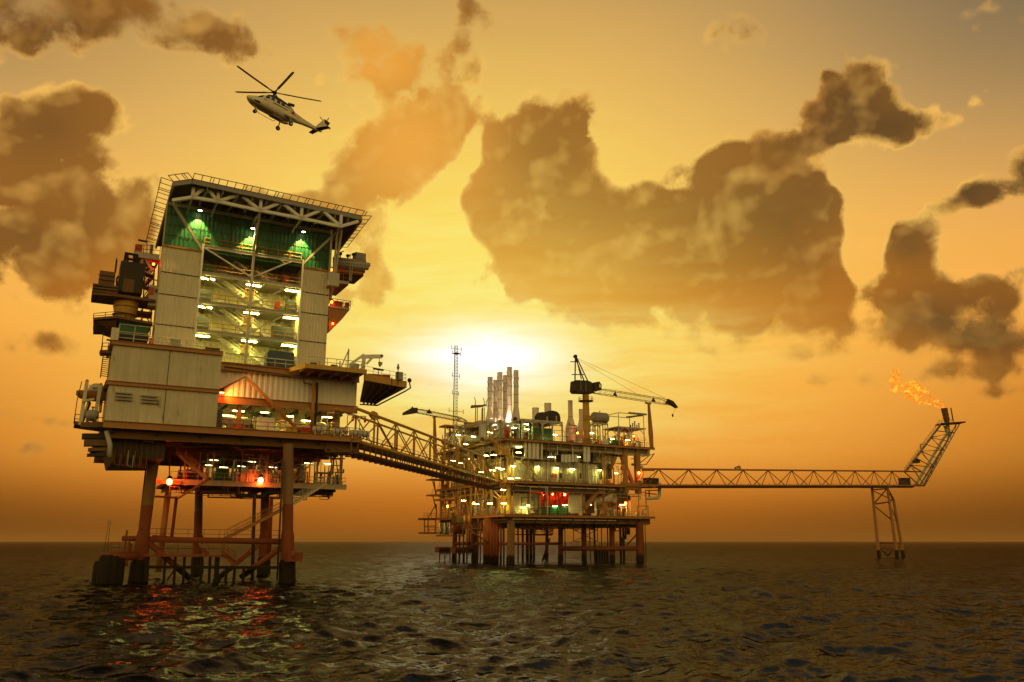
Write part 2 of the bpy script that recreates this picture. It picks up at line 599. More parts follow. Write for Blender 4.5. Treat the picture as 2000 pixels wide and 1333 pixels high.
# ------------------------------------------------------------------ materials
def paint(name, col, rough=.5, wear=.25, rust=0.0, metal=0.0, spec=.4, scale=1.0, fouled=None):
    """painted steel: uneven tone, run-down streaks, optional rust blooms; fouled gives growth and wet below that height"""
    m = bpy.data.materials.new(name)
    m.use_nodes = True
    n = NT(m.node_tree)
    ge = n.new("ShaderNodeNewGeometry")
    P = ge.outputs["Position"]
    b = n.noise(P, .35 * scale, 5, .6)
    st_ = n.noise(n.vm("MULTIPLY", P, (1.6, 1.6, .10)), 1.3 * scale, 5, .62)
    k = n.m("ADD", n.m("MULTIPLY", n.m("SUBTRACT", b, .5), wear * 1.2), n.m("MULTIPLY", n.m("SUBTRACT", st_, .5), wear * 1.5))
    k = n.m("ADD", k, 1.0)
    cb = n.new("ShaderNodeCombineColor")
    for i in range(3):
        n.put(cb.inputs[i], k)
    c = n.mix(1.0, (*col, 1), cb.outputs[0], "MULTIPLY")
    if rust > 0:
        rn = n.noise(n.vm("MULTIPLY", P, (1, 1, .35)), 1.1 * scale, 7, .68)
        c = n.mix(n.m("MULTIPLY", n.sm(rn, .66 - .22 * rust, .80 - .15 * rust), .85), c, (.12, .045, .016, 1))
    rg = n.m("ADD", rough, n.m("MULTIPLY", n.m("SUBTRACT", b, .5), .3))
    if fouled is not None:
        sp = n.new("ShaderNodeSeparateXYZ")
        n.put(sp.inputs[0], P)
        e = n.m("ADD", sp.outputs[2], n.m("MULTIPLY", n.m("SUBTRACT", n.noise(P, 1.3, 5, .65), .5), 1.6))
        wet = n.sm(e, fouled + .35, fouled - .35)
        gr = n.noise(P, 5, 5, .7)
        c = n.mix(wet, c, n.mix(gr, (.006, .006, .004, 1), (.030, .026, .016, 1)))
        rg = n.m("ADD", rg, n.m("MULTIPLY", wet, -.12))
    bs = n.new("ShaderNodeBsdfPrincipled")
    n.put(bs.inputs["Base Color"], c)
    n.put(bs.inputs["Roughness"], rg)
    bs.inputs["Metallic"].default_value = metal
    bs.inputs["Specular IOR Level"].default_value = spec
    out = n.new("ShaderNodeOutputMaterial")
    n.t.links.new(bs.outputs[0], out.inputs[0])
    return m


def glowmat(name, col, strength):
    m = bpy.data.materials.new(name)
    m.use_nodes = True
    n = NT(m.node_tree)
    em = n.new("ShaderNodeEmission")
    em.inputs[0].default_value = (*col, 1)
    em.inputs[1].default_value = strength
    out = n.new("ShaderNodeOutputMaterial")
    n.t.links.new(em.outputs[0], out.inputs[0])
    return m


M = {
    "cream": paint("cream_cladding", (.64, .58, .41), .5, .32, .2),
    "white": paint("white_paint", (.74, .72, .64), .45, .2, .1),
    "cladding": paint("weathered_pale_cladding", (.55, .49, .33), .5, .42, .32),
    "green": paint("green_cladding", (.007, .115, .04), .42, .35, .05),
    "yellow": paint("yellow_steel", (.52, .29, .04), .45, .28, .25),
    "yelrail": paint("yellow_handrail", (.42, .22, .03), .45, .2, .1),
    "orange": paint("orange_steel", (.38, .17, .045), .5, .3, .3),
    "leg": paint("leg_steel", (.24, .13, .06), .5, .28, .3, fouled=1.9, spec=.12),
    "redleg": paint("red_oxide_steel", (.22, .058, .02), .5, .32, .4, fouled=1.8, spec=.12),
    "grey": paint("grey_steel", (.30, .29, .25), .5, .25, .2),
    "pale": paint("pale_grey_steel", (.46, .44, .36), .5, .22, .15),
    "dark": paint("dark_steel", (.05, .042, .032), .55, .3, .3, spec=.1),
    "brown": paint("brown_steel", (.17, .095, .04), .55, .3, .4, spec=.1),
    "black": paint("black_iron", (.018, .016, .013), .5, .2, 0, spec=.1),
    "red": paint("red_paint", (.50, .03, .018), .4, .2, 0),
    "blue": paint("dark_blue_steel", (.035, .06, .10), .42, .25, .05),
    "slate": paint("blue_grey_cabinet", (.055, .07, .085), .45, .2, .05),
    "steel": paint("stainless_steel", (.55, .53, .47), .28, .18, 0, metal=.75),
    "stack": paint("pale_exhaust_stack", (.85, .72, .62), .45, .2, .15),
    "fouled": paint("barnacled_steel", (.04, .025, .015), .6, .4, .5, fouled=3.4, spec=.06),
    "glass": paint("dark_glass", (.02, .022, .02), .08, .05, 0, spec=.8),
    "heli": paint("helicopter_white", (.80, .72, .52), .3, .1, 0, spec=.6, scale=2),
    "blade": paint("rotor_blade_grey", (.38, .33, .22), .5, .1, 0),
    "rubber": paint("tyre_rubber", (.02, .02, .02), .7, .2, 0),
}
G = {
    "strip": glowmat("warm_strip_light", (1.0, .80, .15), 66),
    "strip_dim": glowmat("dim_strip_light", (1.0, .72, .14), 48),
    "strip_hot": glowmat("bright_strip_light", (1.0, .88, .16), 78),
    "sodium_low": glowmat("sodium_lamp_low", (1.0, .07, .005), 30),
    "strip_low": glowmat("cellar_strip_light", (1.0, .84, .30), 11),
    "strip_far": glowmat("pale_strip_light", (.96, .92, .22), 95),
    "sodium": glowmat("sodium_lamp", (1.0, .085, .014), 120),
    "sodium_far": glowmat("sodium_lamp_far", (1.0, .09, .007), 120),
    "flood": glowmat("flood_lens", (1.0, .86, .5), 30),
}


# ------------------------------------------------------------------ sea
def sea_material():
    m = bpy.data.materials.new("dusk_sea_water")
    m.use_nodes = True
    n = NT(m.node_tree)
    ge = n.new("ShaderNodeNewGeometry")
    P = ge.outputs["Position"]
    Pm = n.vm("MULTIPLY", P, (1, 1, 0))
    # the slopes of ripples too small for the mesh
    c1 = n.noise(n.vm("MULTIPLY", Pm, (.8, 1.3, 1)), 2.8, 6, .68, .25, out=1)
    c2 = n.noise(n.vm("ADD", n.vm("MULTIPLY", Pm, (.7, 1.2, 1)), (31, 7, 3)), .7, 4, .6, .2, out=1)
    sl = n.vm("ADD", n.vm("SCALE", n.vm("SUBTRACT", c1, (.5, .5, .5)), scale=.80), n.vm("SCALE", n.vm("SUBTRACT", c2, (.5, .5, .5)), scale=.42))
    nn = n.vm("NORMALIZE", n.vm("ADD", ge.outputs["Normal"], n.vm("MULTIPLY", sl, (1, 1, 0))))
    df = n.new("ShaderNodeBsdfDiffuse")
    df.inputs["Color"].default_value = (.004, .0044, .0052, 1)
    gl = n.new("ShaderNodeBsdfGlossy")
    gl.inputs["Color"].default_value = (.88, .90, .96, 1)
    gl.inputs["Roughness"].default_value = .12
    n.put(gl.inputs["Normal"], nn)
    fr = n.new("ShaderNodeFresnel")
    fr.inputs["IOR"].default_value = 1.333
    n.put(fr.inputs["Normal"], nn)
    mx = n.new("ShaderNodeMixShader")
    n.put(mx.inputs[0], n.m("MULTIPLY", n.m("POWER", fr.outputs[0], 1.35), .115))
    n.t.links.new(df.outputs[0], mx.inputs[1])
    n.t.links.new(gl.outputs[0], mx.inputs[2])
    out = n.new("ShaderNodeOutputMaterial")
    n.t.links.new(mx.outputs[0], out.inputs[0])
    return m


def build_sea():
    rng = np.random.default_rng(11)
    r = [3.0]
    while r[-1] < 60000:
        q = r[-1]
        k = .030 if q < 22 else .006 if q < 160 else .008 if q < 600 else .02 if q < 3000 else .08
        r.append(q * (1 + k))
    r = np.array(r)
    a = np.concatenate([np.radians(np.arange(-41, 41, .115)), np.radians(np.arange(41, 319, 4.0))])
    nr, na = len(r), len(a)
    Rr, A = np.meshgrid(r, a, indexing="ij")
    x, y = Rr * np.sin(A), Rr * np.cos(A)
    dr = np.gradient(r)[:, None] * np.ones_like(A)
    fine = (np.abs((A + PI) % (2 * PI) - PI) < R(41.5))
    dz, dx, dy = np.zeros_like(x), np.zeros_like(x), np.zeros_like(x)
    wind = R(-62)  # the way the seas run, towards the viewer and east
    for i in range(190):
        lam = 0.38 * (13 / 0.38) ** rng.random()
        th = wind + rng.normal(0, .55)
        k = 2 * PI / lam
        amp = .0062 * lam ** .95 * (1.0 if lam < 2.6 else (2.6 / lam) ** .85) * (.6 + .8 * rng.random())
        ph = rng.random() * 2 * PI
        cx, cy = math.cos(th), math.sin(th)
        fade = np.clip(lam / (2.6 * dr) - .5, 0, 1) * np.where(fine, 1, 0)
        arg = k * (cx * x + cy * y) + ph
        s, c = np.sin(arg), np.cos(arg)
        dz += amp * fade * s
        dx += .85 * amp * fade * c * cx
        dy += .85 * amp * fade * c * cy
    co = np.stack([x + dx, y + dy, dz], -1).reshape(-1, 3).astype(np.float32)
    idx = np.arange(nr * na).reshape(nr, na)
    nx = np.roll(idx, -1, axis=1)
    f = np.stack([idx[:-1], idx[1:], nx[1:], nx[:-1]], -1).reshape(-1, 4)
    centre = len(co)
    co = np.vstack([co, [[0, 0, 0]]]).astype(np.float32)
    tri = np.stack([idx[0], nx[0], np.full(na, centre)], -1)
    me = bpy.data.meshes.new("sea")
    loops = np.concatenate([f.ravel(), tri.ravel()]).astype(np.int32)
    starts = np.concatenate([np.arange(len(f)) * 4, len(f) * 4 + np.arange(len(tri)) * 3]).astype(np.int32)
    me.vertices.add(len(co))
    me.vertices.foreach_set("co", co.ravel())
    me.loops.add(len(loops))
    me.loops.foreach_set("vertex_index", loops)
    me.polygons.add(len(starts))
    me.polygons.foreach_set("loop_start", starts)
    me.polygons.foreach_set("use_smooth", np.ones(len(starts), dtype=bool))
    me.update(calc_edges=True)
    me.validate()
    me.materials.append(sea_material())
    o = bpy.data.objects.new("sea", me)
    COL.objects.link(o)
    o["kind"] = "structure"


build_sea()


# ------------------------------------------------------------------ lamps
def make_strip(kind):
    """a strip light lying along x: pale housing and a glowing diffuser"""
    t = thing("strip_lamp", None, "lamp")
    MB().box(-.98, .98, -.28, .28, 0, .12).build("lamp_housing", M["pale"], t)
    MB().box(-.92, .92, -.24, .24, -.07, -.002).build("diffuser", G[kind], t)
    return t


_strips = {}


def strip(F, q, label, group, kind="strip", turn=0.0, size=1.0):
    o = copy_tree(_strips[kind]) if kind in _strips else make_strip(kind)
    _strips.setdefault(kind, o)
    o.location = F.w(q)
    o.rotation_euler = (0, 0, F.yaw + turn)
    o.scale = (size, size, size)
    return tag(o, label, "lamp", group)


def sodium(F, q, label, kind="sodium", r=.34, group=None):
    t = thing("sodium_lamp", label, "lamp", F.w(q), F.yaw, group)
    MB().lathe([(r * .55, -r * 1.2), (r * .95, -r * .6), (r, 0), (r * .75, r * .7), (r * .2, r)], n=12).build("bulb", G[kind], t, True)
    MB().lathe([(.05, r * 2.4), (r * .8, r * 2.0), (r * 1.25, r * 1.05), (r * 1.2, r)], n=12).tube((0, 0, r * 2), (0, .45, r * 2.3), .05, n=6).build("lamp_shade", M["dark"], t, True)
    return t


# ------------------------------------------------------------------ the accommodation platform
AP = frame_thing("accommodation_platform", "tall cream offshore platform with a green-walled top storey and helideck", "oil platform", LF)


def ap(mb, name, mat, smooth=False, parent=None):
    return mb.build(name, M[mat], parent or AP, smooth)


def lp(px, py, v):
    return LF.p(px, py, v)


def lw(px, py, d):
    return LF.loc(W(px, py, d))


# -- legs and jacket (front of the jacket 107 m from the viewer)
LEGS = [((268, 1134), 107, (304, 872), .70), ((561, 1134), 107, (563, 868), .68), ((385, 1119), 133, (390, 905), .62), ((515, 1121), 131, (519, 905), .66)]
for (bx, by), dist, (tx, ty), r in LEGS:
    b = lw(bx, by, dist)
    t = lw(tx, ty, dist)
    d = (t - b)
    b0 = b - d * .25
    leg = ap(MB().tube(b0, b + d * .32, r * 1.25, r * 1.2, 20).tube(b + d * .32, b + d * .36, r * 1.2, r, 20, False).tube(b + d * .36, t, r, r * .97, 20), "leg", "leg", "auto")
    ap(MB().tube(b0, b + d * .13, r * 1.62, r * 1.5, 20).tube(b + d * .13, b + d * .15, r * 1.5, r * 1.25, 20), "pile_sleeve", "fouled", "auto", leg)
    ap(MB().tube(b + d * .13, b + d * .32, r * 1.27, r * 1.22, 20).tube(b + d * .32, b + d * .36, r * 1.22, r * 1.02, 20).tube(b + d * .36, b + d * .55, r * 1.02, r * 1.015, 20), "splash_zone", "redleg", "auto", leg)


def strut(a, b, r, name="brace", mat="redleg", d=107, d2=None):
    d2 = d if d2 is None else d2
    return ap(MB().tube(lw(*a, d), lw(*b, d2), r, n=12), name, mat, True)


strut((272, 1054), (548, 1058), .36, "brace")
strut((240, 1052), (290, 1053), .34, "brace")
strut((292, 1062), (372, 1131), .38)
strut((552, 1068), (470, 1128), .36)
strut((508, 1062), (420, 1135), .34, d=120, d2=108)
strut((384, 1056), (516, 1060), .32, d=132)
strut((300, 1050), (386, 1056), .30, d=108, d2=132)
strut((388, 1062), (405, 1082), .24, d=125, d2=112)
# thin conductor pipes behind the front leg, riser beside the other
for a, b, r, m in (((309, 1118), (330, 948), .42, "orange"), ((318, 1060), (330, 970), .22, "redleg"), ((334, 1060), (345, 970), .22, "redleg"),
                   ((493, 1130), (497, 965), .24, "dark"), ((525, 1090), (530, 972), .28, "redleg"), ((541, 1135), (553, 900), .12, "dark"), ((271, 1040), (286, 905), .10, "dark")):
    strut(a, b, r, "riser", m, 118 if a[0] < 400 else 116 if a[0] < 530 else 106)
# walkway above the water with its black piles
wk = MB()
p0, p1 = lw(286, 1085, 106), lw(436, 1086, 106)
wk.bar(p0, p1, 1.6, .3)
wk = ap(wk, "walkway", "redleg")
ap(MB().rail([lw(286, 1083, 105.4), lw(436, 1084, 105.4)], 1.5, 2.0).rail([lw(286, 1083, 106.8), lw(436, 1084, 106.8)], 1.5, 2.0), "railing", "redleg", parent=wk)
ap(MB().stair(lw(462, 1106, 106), lw(436, 1085, 106), 1.0, LF.loc(W(0, 0, 10)) - LF.loc(W(0, 0, 9))), "stair", "redleg", parent=wk)
ap(MB().bar(lw(284, 1108, 105.8), lw(546, 1109, 105.8), .4, .35), "walkway_beam", "fouled")
for px in (287, 322, 342, 360, 394, 410, 424, 442, 458, 476):
    top = 1088 if px < 437 else 1108
    ap(MB().bar(lw(px + .6, top, 105.8), lw(px - 1.5, 1136, 105.8) - Vector((0, 0, 1.0)), .30 if px not in (287, 424) else .55, .3, (0, 1, 0)), "walkway_pile", "fouled")
for a, b in (((326, 1134), (342, 1112)), ((372, 1128), (356, 1110))):
    strut(a, b, .1, "knee_brace", "fouled", 105.8)
# handrails along the brace and the mooring side
ap(MB().rail([lw(274, 1051, 106.2), lw(552, 1055, 106.2)], 1.15, 1.9, .03), "railing", "redleg")
ap(MB().rail([lw(214, 1078, 104), lw(250, 1079, 104), lw(256, 1080, 108)], 1.1, 1.1), "railing", "redleg")
bl = ap(MB().tube(lw(207, 1087, 104), lw(268, 1086, 106), .55, n=14).tube(lw(207, 1100, 104), lw(250, 1100, 105), .35, n=10), "boat_landing", "redleg", True)
for px, d, r in ((192, 104, .75), (203, 103, .85), (216, 103.5, .8), (229, 104.5, .7)):
    b = lw(px, 1134, d)
    ap(MB().lathe([(r * .9, -3), (r, 0), (r, 2.0 + .5 * math.sin(px)), (r * .8, 2.5 + .5 * math.sin(px))], b, n=14), "fender", "fouled", "auto", bl)
ap(MB().tube(lw(243, 1078, 104), lw(248, 1036, 104), .12, n=6).tube(lw(250, 1078, 104), lw(254, 1050, 104), .12, n=6), "mooring_post", "redleg", parent=bl)
for a, b in (((203, 1080), (213, 1015)), ((209, 1080), (216, 1018))):
    strut(a, b, .03, "whip_antenna", "dark", 104)
# knuckle at the foot of the front leg
ap(MB().box(-.9, .9, -.8, .8, 0, 1.1).build("sleeve_box", M["redleg"], AP, loc=lw(573, 1097, 105.5)) and MB().tube(lw(566, 1085, 105), lw(577, 1085, 105), .5, n=10), "mooring_bollard", "redleg")

# -- main deck
md = MB()
md.box(-13.7, 18.0, .25, 40, 18.25, 18.85)
md = ap(md, "main_deck", "brown")
fr = MB()
fr.ibeam((-13.75, 0, 18.48), (18.05, 0, 18.48), .45, .86)
ap(fr, "edge_girder", "orange", parent=md)
for k in range(9):
    v = 1.2 + k * 4.6
    ap(MB().ibeam((-13.0, v, 17.6), (18, v, 17.6), .4, 1.2), "deck_beam", "brown", parent=md)
for k in range(7):
    u = -12.6 + k * 5
    ap(MB().ibeam((u, .4, 17.9), (u, 39, 17.9), .3, .6), "deck_stringer", "dark", parent=md)
cm = ap(MB().prism([(-12.9, 2.5, 18.1), (-6.4, 2.5, 17.4), (-6.4, 2.5, 14.9), (-11.9, 2.5, 14.7)], (0, 20, 0)), "cellar_module", "dark")
for k in range(9):
    u = -11.6 + .62 * k
    ap(MB().box(u, u + .07, 2.40, 2.49, 14.95, 17.3), "stiffener", "brown", parent=cm)
for k in range(5):
    p = lp(222 + 13 * k, 906 + 1.5 * k, 2.3)
    ap(MB().path([(p.x, 2.2, p.z + 1.8), (p.x, 2.2, p.z), (p.x + .6, 2.2, p.z - .25), (p.x + .6, 2.2, p.z + 1.2)], .08, 5), "drain_pipe", ("brown", "redleg", "grey")[k % 3], True, cm)
# brown beams and a pale chute sticking out on the west side
for (a, b, py0, py1, mm) in ((160, 214, 848, 858, "dark"), (164, 212, 860, 872, "brown"), (172, 213, 876, 882, "brown"), (170, 211, 887, 892, "dark"), (158, 206, 826, 836, "brown")):
    p, q = lp(a, (py0 + py1) / 2, 2), lp(b, (py0 + py1) / 2, 2)
    ap(MB().bar(p, q, 1.4, max(.3, lp(a, py0, 2).z - lp(a, py1, 2).z)), "outrigger_beam", mm)
ap(MB().path([lp(208, 842, 1), lp(215, 870, 1), lp(213, 893, 1)], .28, 8), "drain_chute", "pale", True)

# -- storage block in front
sb = MB()
sb.box(-13.62, -1.0, .12, 9, 18.92, 28.3)
sb = ap(sb, "storage_block", "cladding")
for z0, z1 in ((18.95, 23.2), (23.75, 28.15)):
    ap(MB().sheet((-13.6, .1, 0), (-1.02, .1, 0), z0, z1, .9, .05), "cladding_panel", "cladding", parent=sb)
for z, h in ((23.47, .5), (28.4, .55)):
    ap(MB().ibeam((-13.8, -.05, z), (-.95, -.05, z), .35, h), "girder", "orange", parent=sb)
    ap(MB().ibeam((-13.85, -.1, z), (-13.85, 9, z), .35, h), "girder", "orange", parent=sb)
for px0, px1, py in ((226, 259, 766), (276, 309, 772)):
    vt = MB()
    for k in range(3):
        p, q = lp(px0, py + k * 6.5, -.08), lp(px1, py + k * 6.5 + 2.5, -.08)
        vt.prism([(p.x, -.02, p.z), (q.x, -.02, p.z), (q.x, -.26, p.z - .14), (p.x, -.26, p.z - .14)], (0, 0, .05))
        vt.box(p.x + .05, q.x - .05, .0, .035, p.z - .2, p.z - .1)
    ap(vt, "louvre_vent", "grey", parent=sb)
ap(MB().box(-7.25, -7.19, .02, .045, 19, 28.1), "panel_joint", "dark", parent=sb)
ap(MB().rail([(-13.6, .3, 28.6), (-1.1, .3, 28.6)], 1.1, 2.1), "railing", "pale", parent=sb)

# -- right-hand bay: wall of pale sheeting over an open work deck
bay = ap(MB().box(-1.0, 18.0, 3.1, 3.4, 23.3, 26.9), "bay_wall", "white")
ap(MB().sheet((-.9, 3.09, 0), (18.0, 3.09, 0), 23.35, 26.8, .72, .1), "cladding_panel", "white", parent=bay)
ap(MB().ibeam((-1, 2.7, 22.9), (18.1, 2.7, 22.9), .5, 1.0), "girder", "orange")
ap(MB().ibeam((-1, 2.5, 27.25), (18.1, 2.5, 27.25), .5, .95), "girder", "orange")
ap(MB().box(-.98, 18.0, 2.9, 20, 27.76, 27.98), "upper_deck", "brown")
ap(MB().box(-1, 18, 10.4, 10.6, 18.9, 27.7), "bay_back_wall", "cladding")
ap(MB().box(17.6, 18, 3.5, 10.3, 23.2, 27.6), "bay_end_wall", "white")
ap(MB().tube(lp(479, 735, 2.1), lp(590, 848, 2.1), .24, n=10), "diagonal_brace", "orange", True)
ap(MB().tube(lp(479, 735, 2.1), lp(430, 762, 2.1), .14, n=8), "diagonal_brace", "orange", True)
ap(MB().tube(lp(614, 745, 2.2), lp(608, 850, 2.2), .25, n=12), "bay_column", "orange", True)
ap(MB().box(*(lp(465, 790, 3).x, lp(473, 790, 3).x), 2.9, 3.5, 18.9, 22.4), "bay_column", "orange")
ap(MB().path([lp(437, 716, 2.3), lp(560, 733, 2.3), lp(592, 735, 2.3), lp(594, 749, 2.3), lp(615, 752, 2.3)], .07, 6), "pipe", "dark", True)
ap(MB().path([lp(620, 748, 2.4), lp(618, 800, 2.4), lp(614, 846, 2.4)], .15, 8), "pipe", "dark", True)
for k in range(6):
    u = 0.6 + 3.1 * k
    ap(MB().ibeam((u, 3.2, 22.2), (u, 10.4, 22.2), .25, .4), "bay_joist", "dark")
ap(MB().rail([(-.8, .35, 18.9), (17.9, .35, 18.9)], 1.1, 1.6), "railing", "redleg")
ap(MB().rail([(-.9, 3.2, 28.0), (9.3, 3.2, 28.0)], 1.1, 1.5), "railing", "pale")

# outrigger platform and cantilever deck at the east end
orp = ap(MB().box(9.5, 17.7, -1.4, 2.8, 27.35, 27.8), "outrigger_platform", "brown")
ap(MB().bar((9.4, -1.5, 27.6), (17.8, -1.5, 27.6), .18, .6).bar((9.4, -1.5, 27.6), (8.2, 2.4, 27.6), .18, .6), "edge_girder", "yellow", parent=orp)
for k in range(5):
    u = 10.5 + 1.6 * k
    ap(MB().ibeam((u, -1.2, 27.1), (u, 3, 27.1), .2, .4), "deck_beam", "brown", parent=orp)
ap(MB().rail([(9.7, -1.3, 27.8), (17.5, -1.3, 27.8), (17.5, 2.6, 27.8)], 1.15, 1.3), "railing", "pale", parent=orp)
ap(MB().bar((14.2, -1.2, 27.8), (15.2, -1.2, 30.4), .14).bar((15.2, -1.2, 27.8), (15.2, -1.2, 30.6), .16), "stay_post", "pale", parent=orp)
e0 = LF.g(711, 744, 26.5)
e1 = LF.g(792, 759, 26.5)
e2 = LF.g(736, 788, 26.5)
e3 = LF.g(703, 786, 26.5)
cd = ap(MB().prism([e0, e1, e2, e3], (0, 0, .35)), "cantilever_deck", "brown")
ap(MB().bar(e0 + Vector((0, 0, .55)), e1 + Vector((.1, 0, .55)), .2, .95), "edge_girder", "yellow", parent=cd)
ap(MB().bar(e1 + Vector((0, 0, .5)), e2 + Vector((0, 0, .5)), .2, .85), "edge_girder", "brown", parent=cd)
for k in range(1, 5):
    a, b = e0.lerp(e1, k / 5), e3.lerp(e2, k / 5)
    ap(MB().ibeam(a - Vector((0, 0, .22)), b - Vector((0, 0, .22)), .25, .4), "deck_beam", "dark", parent=cd)
up = Vector((0, 0, .95))
ap(MB().rail([e0 + up, e1 + up, e2 + up], 1.15, 1.5, .03), "railing", "pale", parent=cd)
pp = [e1 + Vector((.5, -.2, .9)), e1 + Vector((.7, -.2, .1)), e1 + Vector((.1, .3, -.35)), e2 + Vector((.1, 0, -.35)), e3 + Vector((0, 0, -.35))]
ap(MB().path(pp, .10, 8), "pipe", "dark", True, cd)
ap(MB().lathe([(.26, -.06), (.34, 0), (.26, .06)], e1 + Vector((.5, -.2, 1.2)), (0, 1, 0), 12), "hose_reel", "dark", True, cd)
for px, py0, py1 in ((765, 752, 737), (777, 752, 722)):
    ap(MB().tube(lp(px, py0, 1), lp(px + .5, py1, 1), .07, n=6), "beacon_post", "dark", parent=cd)
ap(MB().lathe([(.10, 0), (.2, .15), (.2, .4), (.13, .45), (.13, .75), (.05, .8)], lp(777.5, 722, 1)), "beacon", "grey", "auto", cd)

# -- tower: two clad columns, recessed stair bay between, green storey on top
for u0, u1 in ((-8.95, -4.0), (9.4, 13.55)):
    tw = ap(MB().box(u0 + .05, u1 - .05, 4.1, 8 if u0 < 0 else 20, 28.0, 43.0), "tower_column", "cream")
    for z0 in (28.0, 32.3, 36.4, 39.4):
        z1 = {28.0: 32.25, 32.3: 36.35, 36.4: 39.35, 39.4: 42.9}[z0]
        ap(MB().sheet((u0, 4.08, 0), (u1, 4.08, 0), z0, z1, .42, .05), "cladding_panel", "cream", parent=tw)
        ap(MB().box(u0, u1, 3.98, 4.03, z1 - .02, z1 + .08), "panel_joint", "dark", parent=tw)
ap(MB().box(-4.0, 9.4, 9.3, 9.6, 28, 44), "bay_wall", "cream")
ap(MB().sheet((-3.98, 9.29, 0), (9.38, 9.29, 0), 28, 43.9, .8, .06), "cladding_panel", "cream")
ap(MB().box(-4.6, 13, 9.7, 22, 28, 49.5), "tower_core", "cladding")
LEV = [43.95, 40.2, 36.2, 32.2]
for z in LEV:
    fl = ap(MB().box(-3.98, 9.38, 4.2, 9.25, z - .2, z - .02), "landing_floor", "grey")
    ap(MB().ibeam((-4.05, 4.0, z - .22), (9.45, 4.0, z - .22), .3, .46), "edge_girder", "pale", parent=fl)
    for k in range(4):
        u = -2.6 + 3.5 * k
        ap(MB().ibeam((u, 4.2, z - .36), (u, 9.2, z - .36), .2, .3), "joist", "grey", parent=fl)
    ap(MB().rail([(-3.9, 4.2, z), (9.3, 4.2, z)], 1.1, 1.65, .05), "railing", "yelrail", parent=fl)
mid = LF.uu(495, 500, 4)
ap(MB().bar((mid, 3.8, 28), (mid, 3.8, 48.3), .32), "mid_post", "pale")
for u in (-4.05, 9.45):
    ap(MB().bar((u, 3.8, 28), (u, 3.8, 44), .22), "corner_post", "white")
for i, z in enumerate(LEV):
    zb = LEV[i + 1] if i < 3 else None
    if zb is None:
        break
    ap(MB().bar((-4.0, 3.85, z - .4), (mid, 3.85, zb + .1), .2), "wind_brace", "pale")
    ap(MB().bar((7.0, 3.85, z - .9), (mid, 3.85, zb + .1), .2), "wind_brace", "pale")
    ap(MB().bar((7.0, 3.85, z - .9), (6.2, 3.85, z - .4), .14).bar((7.0, 3.85, z - .9), (8.0, 3.85, z - .4), .14), "knee_brace", "pale")
FLOORS = LEV + [28.0]
for i in range(4):
    zt, zb = FLOORS[i], FLOORS[i + 1]
    zm = (zt + zb) / 2
    ap(MB().stair((2.3, 6.0, zm), (-1.0, 6.0, zt), 1.0, (0, 1, 0)), "stair", "white")
    ap(MB().stair((6.4, 6.0, zb), (3.5, 6.0, zm), 1.0, (0, 1, 0)), "stair", "white")
    ap(MB().box(2.3, 3.5, 5.9, 7.1, zm - .1, zm).rail([(2.3, 5.95, zm), (3.5, 5.95, zm)], 1.1, .6), "stair_landing", "yelrail")

gb = ap(MB().box(-8.9, 13.5, 4.3, 7.5, 43.05, 49.6), "green_storey", "green")
ap(MB().sheet((-8.95, 4.28, 0), (13.55, 4.28, 0), 43.05, 49.5, .55, .05), "cladding_panel", "green", parent=gb)
for z in (44.6, 46.1, 47.6):
    ap(MB().box(-8.9, 13.5, 4.18, 4.22, z, z + .06), "cladding_rail", "dark", parent=gb)
for u in (-4.6, -.6, 4.6, 8.2, 11.4):
    ap(MB().box(u, u + .06, 4.14, 4.18, 43.2, 49.2), "cable_run", "dark", parent=gb)
for u0, u1 in ((-8.95, -4.0), (9.4, 13.55)):
    ap(MB().bar((u0, 4.0, 43.0), (u1, 4.0, 43.0), .3, .25), "ledge", "orange", parent=gb)
d0 = LF.p(420, 470, 4.2)
ap(MB().box(d0.x - .6, d0.x + .6, 4.1, 4.22, 44.05, 46.1), "door", "green", parent=gb)

# helideck and its trusses
HZ = 50.1
h = [LF.g(338, 362, HZ), LF.g(376, 357, HZ), LF.g(706, 428, HZ), LF.g(660, 489, HZ), LF.g(305, 482, HZ)]
hd = ap(MB().prism(h, (0, 0, .55)), "helideck", "dark")
ap(MB().bar(h[0] + Vector((0, 0, .12)), h[1] + Vector((0, 0, .12)), .25, .6).bar(h[1] + Vector((0, 0, .12)), h[2] + Vector((0, 0, .12)), .25, .6), "edge_girder", "grey", parent=hd)
ap(MB().bar(h[2], h[3], .25, .75), "edge_girder", "grey", parent=hd)
ap(MB().bar(h[0], h[4], .25, .75), "edge_girder", "grey", parent=hd)
for k in range(1, 12):
    a, b = h[1].lerp(h[2], k / 12), h[4].lerp(h[3], k / 12)
    ap(MB().ibeam(a - Vector((0, 0, .4)), b - Vector((0, 0, .4)), .22, .5), "deck_beam", "grey", parent=hd)


def net(a, b, out, n, w=1.5):
    m = MB()
    out = Vector(out)
    a, b = a + Vector((0, 0, .5)), b + Vector((0, 0, .5))
    o = out * w + Vector((0, 0, .25))
    m.tube(a + o, b + o, .055, n=5)
    m.tube(a, b, .05, n=5)
    for k in range(n + 1):
        p = a.lerp(b, k / n)
        m.tube(p, p + o, .05, n=5)
        if k % 4 == 2:
            q = a.lerp(b, (k + .35) / n)
            m.tube(q, q + o, .05, n=5)
    return m


